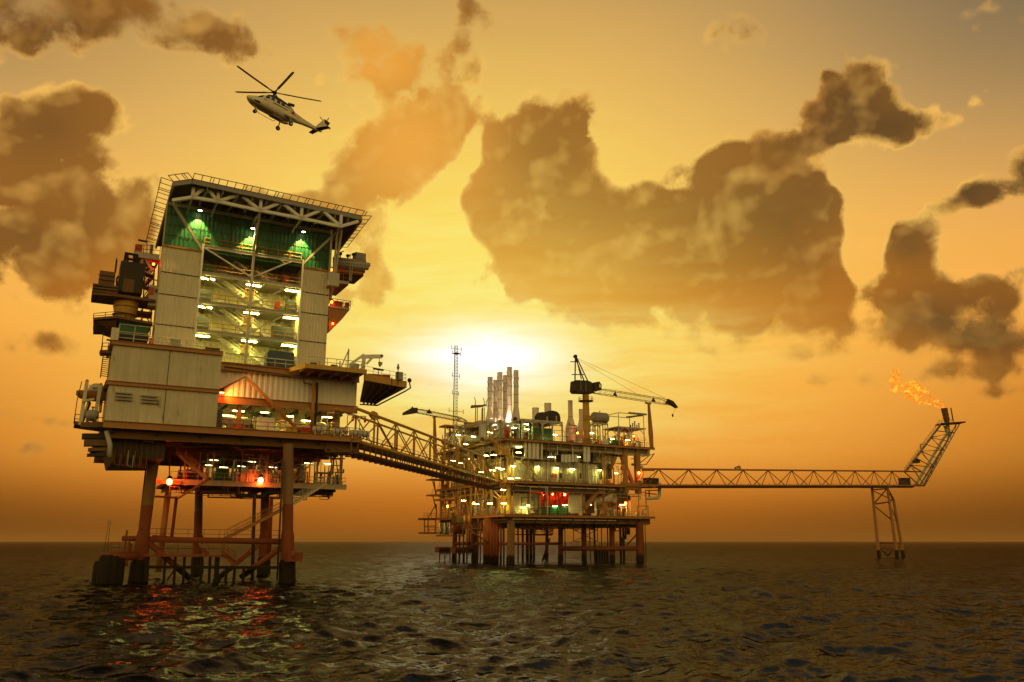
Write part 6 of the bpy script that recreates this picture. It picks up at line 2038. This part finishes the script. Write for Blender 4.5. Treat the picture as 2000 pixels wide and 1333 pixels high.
# ------------------------------------------------------------------ small pipework, trays and brackets all over the production platform
rc = random.Random(77)
LEVELS = ((Z1, Z2 - 1.0), (Z2, Z3 - 1.0), (Z3, Z3 + 4.5))
for k in range(210):
    lo, hi = rc.choice(LEVELS[:2] if k % 3 else LEVELS)
    west = rc.random() < .55
    r = rc.choice((.05, .06, .08, .1, .14))
    mt = rc.choice(("cream", "white", "yellow", "grey", "green", "orange", "steel", "brown", "pale"))
    z_ = rc.uniform(lo + .5, hi)
    L = rc.uniform(.8, 5)
    e = rc.choice((lo, hi, z_ - .8, z_ + .6))
    if west:
        v, u = rc.uniform(.8, 37), rc.uniform(-.9, 2.2)
        pw(MB().path([(u, v, lo), (u, v, z_), (u, v + L, z_), (u + .1, v + L, e)], r, 5), mt)
    elif lo == Z1:
        u, v = rc.choice((rc.uniform(1, 9), rc.uniform(24, 40))), rc.uniform(.5, 3.2)
        pw(MB().path([(u, v, lo), (u, v, z_), (u + L, v, z_), (u + L, v + .1, e)], r, 5), mt)
    else:
        u, v = rc.uniform(1, 40 if lo == Z3 else 32), rc.uniform(.6, 2.0)
        pw(MB().path([(u, v, e), (u, v, z_), (u + L, v, z_), (u + L, v + .1, lo if rc.random() < .4 else e)], r, 5), mt)
for k in range(120):  # boxes, valves, lamps' brackets
    lo, hi = rc.choice(LEVELS)
    west = rc.random() < .6
    a, b_, c = rc.uniform(.15, .5), rc.uniform(.15, .5), rc.uniform(.3, 1.4)
    z_ = rc.choice((lo, lo, rc.uniform(lo, hi)))
    u, v = (rc.uniform(-.6, 2), rc.uniform(1, 36)) if west else (rc.choice((rc.uniform(1, 9), rc.uniform(25, 40))), rc.uniform(.8, 3))
    pw(MB().box(u - a, u + a, v - b_, v + b_, z_, z_ + c), rc.choice(("cream", "white", "grey", "green", "red", "yellow", "brown", "dark", "steel")))
for k in range(70):  # hanging gear below the lower deck
    west = rc.random() < .5
    u, v = (rc.uniform(-.6, 3), rc.uniform(3, 38)) if west else (rc.uniform(2, 40), rc.uniform(2, 7))
    z_ = rc.uniform(6.6 if west else 8.0, 9.3)
    L = rc.uniform(1, 5)
    q = [(u, v, 10.4), (u, v, z_), (u, v + L, z_), (u, v + L, 10.4)] if west else [(u, v, 10.4), (u, v, z_), (u + L, v, z_), (u + L, v, 10.4)]
    pw(MB().path(q, rc.choice((.07, .1, .15, .22)), 5), rc.choice(("dark", "brown", "redleg", "orange")))
for k in range(9):  # cable trays along the west side and the front
    z_ = (Z2 - 1.3, Z3 - 1.3, Z2 + 3.2, Z1 + 3.4, Z3 - 2.2, Z2 - 2.4, Z1 - 1.2, Z3 + 2.4, Z1 + 5)[k]
    pw(MB().bar((-.5 - .1 * (k % 3), 1, z_), (-.5 - .1 * (k % 3), 37, z_), .3, .12), ("steel", "grey", "yellow")[k % 3])
    pw(MB().bar((1, .6 + .1 * (k % 3), z_ + .1), (40 if k % 2 else 30, .6 + .1 * (k % 3), z_ + .1), .25, .12) if k in (0, 1, 4, 5, 6) else MB().bar((1, 5, Z3 + 2), (20, 5, Z3 + 2), .2, .1), ("steel", "brown", "grey")[k % 3])
for k in range(26):  # lattice of light scaffold at the west side
    v = 1.0 + 1.45 * k
    lo, hi = LEVELS[k % 2]
    pw(MB().bar((-1.0, v, lo), (-1.0, v, hi + .4), .1).bar((-1.0, v, lo + 2.2), (-1.0, v + 1.4, lo + 2.2), .08), ("yellow", "cream", "orange")[k % 3])


def build_multi(parts, name, parent):
    """one mesh with a material per piece"""
    keys = sorted({m for _, m in parts})
    vs, fs, mi = [], [], []
    for mb, mt in parts:
        o = len(vs)
        vs += mb.v
        fs += [tuple(i + o for i in f) for f in mb.f]
        mi += [keys.index(mt)] * len(mb.f)
    me = bpy.data.meshes.new(name)
    me.from_pydata(vs, [], fs)
    for k_ in keys:
        me.materials.append(M[k_])
    me.polygons.foreach_set("material_index", mi)
    me.update()
    o = bpy.data.objects.new(name, me)
    COL.objects.link(o)
    o.parent = parent
    o["kind"] = "stuff"
    return o


build_multi(PIPEWORK, "pipework", PP)
build_multi(AW, "pipework", AP)


# ------------------------------------------------------------------ flare bridge, its tower, the inclined flare boom
FD0, FD1 = 206.0, 284.0
fa, fb_ = W(1258, 916.5, FD0), W(1778, 921, FD1)
FB = thing("flare_bridge", "long straight brown lattice boom leading from the far platform out to the flare", "bridge", fa)


def fl(mb, name, mat, smooth=False, parent=None):
    return mb.build(name, M[mat], parent or FB, smooth)


def fw(px, py, d):
    return W(px, py, d) - fa


ax_ = (fb_ - fa)
LF_ = ax_.length
ax_.normalize()
cr_ = ax_.cross(Vector((0, 0, 1))).normalized()  # towards the viewer
HB0, HB1 = 4.1, 4.9


def fq(s, side, f):
    """s metres along; side across; f 0 at the top chord, 1 at the bottom"""
    h_ = HB0 + (HB1 - HB0) * s / LF_
    return ax_ * s + cr_ * side - Vector((0, 0, h_ * f))


fl(MB().tube(fq(0, 0, 0), fq(LF_, 0, 0), .26, n=10), "top_chord", "orange", True)
fl(MB().tube(fq(-.5, 0, .03), fq(3.6, 0, .03), .36, n=10), "chord_end", "orange", True)
for s, nm in ((1.5, "near"), (-1.5, "far")):
    fl(MB().tube(fq(3.5, s, 1), fq(LF_ - 1, s, 1), .26, n=10), "bottom_chord", "orange", True)
fl(MB().prism([fq(3.5, 1.4, 1.02), fq(LF_ - 1, 1.4, 1.02), fq(LF_ - 1, -1.4, 1.02), fq(3.5, -1.4, 1.02)], (0, 0, -.12)), "walkway", "brown")
for k, (s, r) in enumerate(((1.0, .2), (.3, .26), (-.5, .2), (-1.1, .16))):
    fl(MB().tube(fq(3, s, 1.10), fq(LF_ - 1, s, 1.10), r, n=8), "pipe", ("brown", "orange", "brown", "redleg")[k], True)
NB = 11
bay = (LF_ - 6) / NB
for k in range(NB):
    s0 = 5.2 + bay * k
    for sd in (1.5, -1.5):
        m = MB()
        for e in (-bay / 2, bay / 2):
            m.tube(fq(s0, 0, .02), fq(s0 + e * .96, sd, .98), .11, n=6)
        fl(m, "truss_diagonal", "redleg")
for k in range(40):
    s0 = 4 + (LF_ - 6) * k / 39
    fl(MB().tube(fq(s0, 1.5, .97), fq(s0, 1.5, .84), .045, n=5), "rail_post", "brown")
bx = thing("cable_box", "tilted pale box riding on top of the flare bridge chord", "box", W(1440, 915, FD0 + .36 * (FD1 - FD0)), 0)
MB().prism([(-.9, -.5, -.5), (.9, -.5, -.3), (.95, -.5, .3), (.5, -.5, .75), (-.7, -.5, .3)], (0, 1.0, 0)).build("box", M["orange"], bx)
MB().box(-.5, .4, -.56, -.505, -.25, .1).build("lid", M["cream"], bx)
cabinet(RF, RF.uu(1265, 940, 1), RF.uu(1287, 940, 1), 1.0, RF.zz(1270, 946, 1), 1.6, "dark slab-sided container on the east landing under the flare bridge", "dark", 2.0, "container", "equipment_container")

FT = thing("flare_tower", "three-legged rusty lattice tower standing in the sea under the flare bridge end", "tower", (0, 0, 0))
DT = FD0 + (FD1 - FD0) * .86
TL = [((1703, 953), (1716, 1079), 0), ((1733, 951), (1751, 1079), -.3), ((1745, 976), (1763, 1078), 5)]
tops = []
for (a, b_, dd) in TL:
    p, q = W(*a, DT + dd), W(*b_, DT + dd)
    q = p + (q - p) * ((p.z + 2.2) / (p.z - q.z))
    tops.append((p, q))
    lg_ = MB().tube(q, p, .55, .42, 14).build("leg", M["orange"], FT, "auto")
    w_ = p + (q - p) * ((p.z - 2.2) / (p.z - q.z))
    MB().tube(q, w_, .62, .58, 14).build("pile_sleeve", M["fouled"], lg_, "auto")


def tq(i, f):
    p, q = tops[i]
    z = p.z * (1 - f)
    return p + (q - p) * ((p.z - z) / (p.z - q.z))


for (i, a, j, b_, r) in ((0, .03, 1, .03, .2), (0, .24, 1, .22, .24), (0, .80, 1, .80, .26), (0, .04, 2, .02, .16), (0, .26, 1, .48, .2), (0, .24, 1, .02, .2), (1, .05, 0, .23, .01), (1, .22, 2, .0, .18), (1, .26, 2, .38, .16), (1, .48, 2, .36, .16), (0, .84, 1, .98, .01), (1, .8, 2, .76, .2), (0, .86, 2, .9, .18)):
    if r > .05:
        MB().tube(tq(i, a), tq(j, b_), r, n=8).build("brace", M["redleg"], FT, True)
vb = (tq(0, .98) + tq(1, .98)) / 2
MB().tube(tq(0, .84), vb, .2, n=8).tube(vb, tq(1, .84), .2, n=8).build("brace", M["redleg"], FT, True)
MB().tube(tops[2][0], tops[1][0] + (tops[1][1] - tops[1][0]) * .02, .34, n=10).build("leg_head", M["orange"], FT, True)
pa, pb_ = W(1688, 950, DT), W(1735, 950, DT)
MB().prism([pa + Vector((0, -1.5, 0)), pb_ + Vector((0, -1.5, 0)), pb_ + Vector((0, 2.5, 0)), pa + Vector((0, 2.5, 0))], (0, 0, -.5)).build("bearing_platform", M["brown"], FT)

DX = FD1 + .5
FI = thing("flare_boom", "steeply leaning dark lattice boom with the flare tip on top", "flare stack", W(1790, 948, DX))
io = W(1790, 948, DX)


def iq(px, py, dd=0.0):
    return W(px, py, DX + dd) - io


HALF = 1.6
ch = [(iq(1766, 922, -HALF), iq(1837, 828, -HALF)), (iq(1770, 922, HALF), iq(1839, 829, HALF)), (iq(1806, 949, -HALF), iq(1874, 829, -HALF)), (iq(1804, 947, HALF), iq(1868, 829, HALF))]
for p, q in ch:
    MB().tube(p, q, .2, n=8).build("boom_chord", M["grey"], FI, True)
nb = 7
for k in range(nb):
    f0, f1 = k / nb, (k + 1) / nb
    g = [(p.lerp(q, f0), p.lerp(q, f1)) for p, q in ch]
    m = MB()
    m.bar(g[0][1], g[2][1], .16).bar(g[1][1], g[3][1], .16).bar(g[0][1], g[1][1], .16).bar(g[2][1], g[3][1], .16)
    if k % 2:
        m.bar(g[0][0], g[2][1], .14).bar(g[1][0], g[3][1], .14)
    else:
        m.bar(g[2][0], g[0][1], .14).bar(g[3][0], g[1][1], .14)
    m.bar(g[0][0], g[1][1], .12).bar(g[2][0], g[3][1], .12)
    m.build("lattice_bay", M["dark"], FI)
MB().tube(iq(1724, 949, -1), iq(1806, 949, -1), .28, n=8).bar(iq(1745, 921, -1), iq(1800, 922, -1), .4).bar(iq(1766, 922, -1), iq(1795, 948, -1), .3).build("boom_foot", M["brown"], FI)
MB().path([iq(1788, 948), iq(1842, 858), iq(1851, 848), iq(1849, 820)], .42, 10).build("flare_pipe", M["pale"], FI, "auto")
MB().path([iq(1797, 948, 1), iq(1850, 862, 1), iq(1854, 850, 1), iq(1852, 828, 1)], .3, 10).build("flare_pipe", M["grey"], FI, "auto")
MB().rail([iq(1767, 920, -HALF), iq(1836, 826, -HALF)], 1.0, 1.4, .045).build("railing", M["dark"], FI)
MB().box(*(lambda a, b_: (a.x, b_.x, -1.2, 1.2, b_.z, a.z))(iq(1785, 898), iq(1794, 905))).build("junction_box", M["dark"], FI)
MB().path([iq(1799, 877, -HALF), iq(1797, 868, -HALF), iq(1806, 868, -HALF)], .12, 6).build("lamp_bracket", M["dark"], FI)
MB().box(*(lambda a, b_: (a.x, b_.x, -1.2, 1.2, b_.z, a.z))(iq(1757, 934), iq(1776, 948))).build("valve_box", M["dark"], FI)
a, b_ = iq(1833, 828), iq(1879, 825)
MB().prism([a + Vector((0, -2.3, 0)), b_ + Vector((0, -2.3, 0)), b_ + Vector((0, 2.3, 0)), a + Vector((0, 2.3, 0))], (0, 0, -.45)).build("tip_platform", M["dark"], FI)
MB().rail([a + Vector((0, -2.2, 0)), iq(1852, 826) + Vector((0, -2.2, 0))], .9, 1.0, .05).build("railing", M["dark"], FI)
tp = iq(1850, 826)
tt = iq(1844, 798)
MB().tube(tp, tp.lerp(tt, .15), .7, .95, 16).tube(tp.lerp(tt, .15), tt, .95, 1.05, 16).build("flare_tip", M["brown"], FI, "auto")
for f in (.3, .55, .8, .97):
    c = tp.lerp(tt, f)
    MB().lathe([(1.06, -.08), (1.16, 0), (1.06, .08)], c, tt - tp, 16).build("tip_band", M["dark"], FI, "auto")
MB().tube(iq(1862, 824), iq(1857, 797), .22, n=8).build("pilot_mast", M["brown"], FI, True)
MB().prism([iq(1846, 832), iq(1856, 832), iq(1851, 848)], (0, 1.2, 0)).build("tip_funnel", M["pale"], FI)


# the flame: glowing gas inside ragged closed envelopes
def flame_material():
    m = bpy.data.materials.new("flame_gas")
    m.use_nodes = True
    n = NT(m.node_tree)
    ge = n.new("ShaderNodeNewGeometry")
    P = ge.outputs["Position"]
    q = n.vm("ADD", P, n.vm("SCALE", n.vm("SUBTRACT", n.noise(P, .55, 2, .5, out=1), (.5, .5, .5)), scale=1.6))
    d = n.noise(n.vm("MULTIPLY", q, (.8, .6, 1.1)), .75, 6, .62)
    k = n.sm(d, .44, .60)
    e = n.new("ShaderNodeEmission")
    n.put(e.inputs[0], n.mix(n.sm(d, .46, .66), (.92, .12, .006, 1), (1.9, .74, .05, 1)))
    e.inputs[1].default_value = 1.0
    tr = n.new("ShaderNodeBsdfTransparent")
    mx = n.new("ShaderNodeMixShader")
    n.put(mx.inputs[0], n.m("MULTIPLY", k, .88))
    n.t.links.new(tr.outputs[0], mx.inputs[1])
    n.t.links.new(e.outputs[0], mx.inputs[2])
    out = n.new("ShaderNodeOutputMaterial")
    n.t.links.new(mx.outputs[0], out.inputs[0])
    return m


FM = flame_material()


def flame_mesh(pts, seed, name, parent):
    """pts: (px, py, radius in photo px) along the flame; the envelope is ragged"""
    rg = random.Random(seed)
    m = MB()
    n_ = 22
    rings = []
    path = []
    for i in range(len(pts) - 1):
        for j in range(6):
            f = j / 6
            path.append(tuple(pts[i][k] + (pts[i + 1][k] - pts[i][k]) * f for k in range(3)))
    path.append(pts[-1])
    ph = [rg.random() * 6.28 for _ in range(6)]
    for i, (px, py, r_) in enumerate(path):
        c = iq(px, py)
        a, b_ = path[max(0, i - 1)], path[min(len(path) - 1, i + 1)]
        d = (iq(b_[0], b_[1]) - iq(a[0], a[1])).normalized()
        s = d.cross(Vector((0, 1, 0))).normalized()
        t = Vector((0, 1, 0))
        r = r_ * DX / 1600
        ring = []
        for k in range(n_):
            A = 2 * PI * k / n_
            w = 1 + .22 * math.sin(3 * A + ph[0] + i * .55) + .2 * math.sin(5 * A + ph[1] - i * .8) + .18 * rg.uniform(-1, 1)
            ring.append(c + s * (r * w * math.cos(A)) + t * (r * .8 * w * math.sin(A)) + d * (r * .5 * math.sin(4 * A + ph[2] + i)))
        rings.append(ring)
    vs = [v for g in rings for v in g]
    fs = []
    for i in range(len(rings) - 1):
        for k in range(n_):
            j = (k + 1) % n_
            fs.append((i * n_ + k, i * n_ + j, (i + 1) * n_ + j, (i + 1) * n_ + k))
    fs.append(tuple(range(n_))[::-1])
    fs.append(tuple(range((len(rings) - 1) * n_, len(rings) * n_)))
    m.add(vs, fs)
    return m.build(name, FM, parent, True)


FLM = thing("flare_flame", "yellow orange gas flame blown sideways from the flare tip", "flame", io)
flame_mesh([(1845, 798, 3), (1838, 793, 5), (1824, 785, 7), (1808, 778, 11), (1792, 770, 15), (1780, 762, 15), (1770, 755, 9), (1766, 750, 2)], 3, "flame_body", FLM)
flame_mesh([(1756, 764, 2), (1746, 760, 7), (1749, 748, 7), (1752, 738, 9), (1749, 727, 6), (1747, 718, 1.5)], 5, "flame_tongue", FLM)
flame_mesh([(1742, 757, 1.5), (1740, 746, 3), (1741, 737, 1)], 8, "flame_tongue", FLM)


# ------------------------------------------------------------------ helicopter
HA = R(180 + 53)
HEU = (R(-5), R(-3), HA)
HC = W(536, 181, 110) - (Matrix.Rotation(HEU[2], 3, "Z") @ Matrix.Rotation(HEU[1], 3, "Y") @ Matrix.Rotation(HEU[0], 3, "X")) @ Vector((.9, 0, 2.42))
HE = thing("helicopter", "white helicopter with dark tail trim flying above the cream platform", "helicopter", HC)
HE.rotation_euler = HEU
SEC = [(.0, .04, .74, .86), (-.18, .25, .56, 1.0), (-.5, .5, .38, 1.12), (-1.0, .76, .2, 1.3), (-1.6, .95, .08, 1.55), (-2.2, 1.06, .02, 1.98), (-2.8, 1.1, 0, 2.28), (-3.6, 1.12, 0, 2.4), (-5.4, 1.12, 0, 2.45), (-6.6, 1.08, .04, 2.45), (-7.3, .92, .22, 2.38), (-8.0, .66, .55, 2.25), (-8.8, .46, .85, 2.12), (-10, .36, 1.08, 2.0), (-11.5, .29, 1.26, 1.94), (-13.0, .22, 1.42, 1.88), (-13.7, .1, 1.55, 1.82)]
OX, OZ = 5.2, -1.2


def hsec(x):
    for i in range(len(SEC) - 1):
        a, b_ = SEC[i], SEC[i + 1]
        if a[0] >= x >= b_[0]:
            f = (a[0] - x) / (a[0] - b_[0])
            return [a[k] + (b_[k] - a[k]) * f for k in range(4)]
    return list(SEC[-1])


def hsurf(x, t, k=1.0):
    """t from 0 (keel) to 1 (roof) up the port side; negative t is starboard"""
    _, w, zb, zt_h = hsec(x)
    A = abs(t) * PI
    e = .62
    s, c = math.sin(A), -math.cos(A)
    yy = w * abs(s) ** e * k
    zz_ = (zb + zt_h) / 2 + (zt_h - zb) / 2 * (abs(c) ** e if c > 0 else -abs(c) ** e) * (1 + (k - 1) * .6)
    return Vector((x + OX, yy * (1 if t >= 0 else -1), zz_ + OZ))


m = MB()
NS = 28
xs = []
for i in range(len(SEC) - 1):
    for j in range(3):
        xs.append(SEC[i][0] + (SEC[i + 1][0] - SEC[i][0]) * j / 3)
xs.append(SEC[-1][0])
vs = []
for x in xs:
    for k in range(NS):
        t = 2 * k / NS
        vs.append(hsurf(x, t if t <= 1 else -(2 - t)))
fs = []
for i in range(len(xs) - 1):
    for k in range(NS):
        j = (k + 1) % NS
        fs.append((i * NS + k, i * NS + j, (i + 1) * NS + j, (i + 1) * NS + k))
fs.append(tuple(range(NS))[::-1])
fs.append(tuple(range((len(xs) - 1) * NS, len(xs) * NS)))
m.add(vs, fs)
body = m.build("fuselage", M["heli"], HE, True)


def patch(x0, x1, t0, t1, name, mat, parent, skew=0.0, k=1.012, sides=(1, -1)):
    for sg in sides:
        m = MB()
        nu, nv = 4, 4
        vs = [hsurf(x0 + (x1 - x0) * i / nu + skew * (j / nv - .5), sg * (t0 + (t1 - t0) * j / nv), k) for i in range(nu + 1) for j in range(nv + 1)]
        fs = [(i * 5 + j, i * 5 + j + 1, (i + 1) * 5 + j + 1, (i + 1) * 5 + j) for i in range(nu) for j in range(nv)]
        m.add(vs, fs).build(name, M[mat], parent, True)


patch(-1.45, -2.15, .62, .90, "windshield", "glass", HE, -.35)
for x in (-2.45, -3.35, -4.35, -5.15):
    patch(x, x - (.62 if x > -3 else .55), .565, .735, "window", "glass", HE, -.12)
patch(-.9, -1.75, .30, .44, "nose_panel", "black", HE, .1)
patch(-.3, -8.2, .505, .522, "cheat_line", "dark", HE)
patch(-5.6, -6.6, .60, .64, "grille", "dark", HE)
patch(-8.6, -13.4, .86, 1.0, "tail_trim", "black", HE, 0, 1.02)
patch(-3.05, -3.09, .3, .8, "door_seam", "dark", HE, 0, 1.008)
patch(-4.95, -4.99, .3, .8, "door_seam", "dark", HE, 0, 1.008)
cw = MB()
cs_ = [(-3.0, .1, 2.35, 2.45), (-3.3, .5, 2.3, 2.72), (-4.0, .72, 2.3, 3.0), (-5.2, .74, 2.3, 3.05), (-6.4, .66, 2.3, 2.95), (-7.4, .5, 2.2, 2.75), (-8.0, .3, 2.2, 2.5)]
vs = []
for (x, w, zb, zt_h) in cs_:
    for k in range(13):
        A = PI * k / 12
        vs.append((x + OX, w * math.cos(A), zb + OZ + (zt_h - zb) * math.sin(A) ** .7))
fs = [(i * 13 + k, i * 13 + k + 1, (i + 1) * 13 + k + 1, (i + 1) * 13 + k) for i in range(len(cs_) - 1) for k in range(12)] + [tuple(range(13)), tuple(range((len(cs_) - 1) * 13, len(cs_) * 13))[::-1]]
cowl = cw.add(vs, fs).build("engine_cowling", M["dark"], HE, True)
for sg in (1, -1):
    MB().tube((OX - 6.6, sg * .55, 2.75 + OZ), (OX - 7.5, sg * .75, 2.85 + OZ), .2, .24, 10).build("exhaust_pipe", M["dark"], cowl, True)
HX, HZ_ = OX - 4.3, 3.62 + OZ
MB().tube((HX, 0, 2.9 + OZ), (HX, 0, HZ_ + .12), .17, .14, 12).lathe([(.2, -.12), (.42, -.06), (.42, .06), (.2, .14)], (HX, 0, HZ_), n=16).build("rotor_hub", M["black"], HE, "auto")
for k in range(5):
    A = R(92 + 72 * k) - HA
    d = Vector((math.cos(A), math.sin(A), .05))
    s = Vector((-math.sin(A), math.cos(A), 0))
    o = Vector((HX, 0, HZ_))
    bl_ = MB()
    pts = [(.45, .1, .12), (1.2, .1, .1), (1.5, .19, .05), (4, .19, .045), (6.5, .19, .035), (6.9, .12, .02)]
    vs = []
    for (r_, w, th_) in pts:
        c = o + d * r_ + Vector((0, 0, .012 * r_ * r_ * .3))
        tw_ = Vector((0, 0, .06 * w))
        vs += [c + s * w + tw_ + Vector((0, 0, th_ / 2)), c - s * w - tw_ + Vector((0, 0, th_ / 2)), c - s * w - tw_ - Vector((0, 0, th_ / 2)), c + s * w + tw_ - Vector((0, 0, th_ / 2))]
    fs = [(0, 1, 2, 3), tuple(range(20, 24))[::-1]]
    for i in range(5):
        for j in range(4):
            a, b_ = i * 4 + j, i * 4 + (j + 1) % 4
            fs.append((a, b_, b_ + 4, a + 4))
    bl_.add(vs, fs).build("rotor_blade", M["blade"], HE)
MB().prism([(OX - 12.3, -.07, 1.8 + OZ), (OX - 13.7, -.07, 1.75 + OZ), (OX - 14.9, -.07, 3.75 + OZ), (OX - 14.1, -.07, 3.85 + OZ), (OX - 13.7, -.07, 3.7 + OZ)], (0, .14, 0)).build("tail_fin", M["heli"], HE)
MB().prism([(OX - 14.0, -.09, 3.25 + OZ), (OX - 14.75, -.09, 3.2 + OZ), (OX - 15.0, -.09, 3.78 + OZ), (OX - 13.85, -.09, 3.9 + OZ)], (0, .18, 0)).build("fin_cap", M["dark"], HE)
for sg in (1, -1):
    MB().prism([(OX - 12.4, sg * .2, 1.62 + OZ), (OX - 13.3, sg * .2, 1.6 + OZ), (OX - 13.7, sg * 2.2, 1.72 + OZ), (OX - 13.0, sg * 2.25, 1.72 + OZ)], (0, 0, .09)).build("stabiliser", M["dark"], HE)
th0 = Vector((OX - 14.3, -.25, 3.5 + OZ))
MB().lathe([(.08, -.2), (.16, -.1), (.14, .08)], th0, (0, -1, 0), 10).build("tail_rotor_hub", M["black"], HE, "auto")
for k in range(4):
    A = R(25 + 90 * k)
    d = Vector((math.cos(A), 0, math.sin(A)))
    MB().bar(th0 + d * .1, th0 + d * 1.3, .16, .03, (0, 1, 0)).build("tail_rotor_blade", M["blade"], HE)


def wheel(c, r, w, name, parent):
    wh = MB().lathe([(r * .6, -w / 2), (r * .92, -w / 2), (r, -w / 4), (r, w / 4), (r * .92, w / 2), (r * .6, w / 2)], c, (0, 1, 0), 16).build(name, M["rubber"], parent, "auto")
    MB().lathe([(r * .2, -w / 2 - .02), (r * .6, -w / 2 + .02), (r * .6, w / 2 - .02), (r * .2, w / 2 + .02)], c, (0, 1, 0), 12).build("rim", M["white"], wh, "auto")


MB().tube((OX - 1.7, 0, .1 + OZ), (OX - 1.75, 0, -.75 + OZ), .09, .08, 8).tube((OX - 1.3, 0, .1 + OZ), (OX - 1.75, 0, -.5 + OZ), .05, n=6).build("nose_gear_leg", M["pale"], HE, True)
for y in (-.16, .16):
    wheel((OX - 1.75, y, -.75 + OZ), .28, .16, "wheel", HE)
for sg in (1, -1):
    m = MB()
    prof = [(-5.9, .1), (-6.3, .34), (-7.0, .42), (-7.8, .32), (-8.3, .08)]
    vs = []
    for (x, r_) in prof:
        for k in range(12):
            A = 2 * PI * k / 12
            vs.append((x + OX, sg * 1.12 + r_ * 1.1 * math.cos(A), .62 + r_ * .85 * math.sin(A) + OZ))
    fs = [(i * 12 + k, i * 12 + (k + 1) % 12, (i + 1) * 12 + (k + 1) % 12, (i + 1) * 12 + k) for i in range(4) for k in range(12)]
    m.add(vs, fs).build("sponson", M["heli"], HE, True)
    MB().tube((OX - 6.9, sg * 1.25, .4 + OZ), (OX - 6.95, sg * 1.5, -.55 + OZ), .09, .08, 8).build("main_gear_leg", M["pale"], HE, True)
    wheel((OX - 6.95, sg * 1.55, -.6 + OZ), .36, .24, "wheel", HE)
MB().lathe([(.05, -.2), (.18, -.1), (.2, .1), (.05, .25)], (OX - 7.4, 1.05, 1.55 + OZ), n=10).build("beacon", M["red"], HE, "auto")
MB().box(OX - 6.2, OX - 4.4, -.5, .5, -.12 + OZ, .02 + OZ).build("belly_fairing", M["pale"], HE)
MB().path([(OX - 3.0, -1.0, .1 + OZ), (OX - 3.1, -1.25, -.05 + OZ), (OX - 5.8, -1.25, -.05 + OZ), (OX - 5.9, -1.0, .1 + OZ)], .04, 5).build("cabin_step", M["pale"], HE)


# ------------------------------------------------------------------ the air: thin warm haze that swallows the horizon
def build_haze():
    m = bpy.data.materials.new("warm_haze")
    m.use_nodes = True
    n = NT(m.node_tree)
    v = n.new("ShaderNodeVolumePrincipled")
    v.inputs["Color"].default_value = (1.0, .62, .26, 1)
    v.inputs["Density"].default_value = HAZE
    v.inputs["Anisotropy"].default_value = .35
    out = n.new("ShaderNodeOutputMaterial")
    n.t.links.new(v.outputs[0], out.inputs[1])
    o = MB().box(-62000, 62000, -62000, 62000, -4, 95).build("haze", m)
    o["kind"] = "stuff"


HAZE = .00013
build_haze()
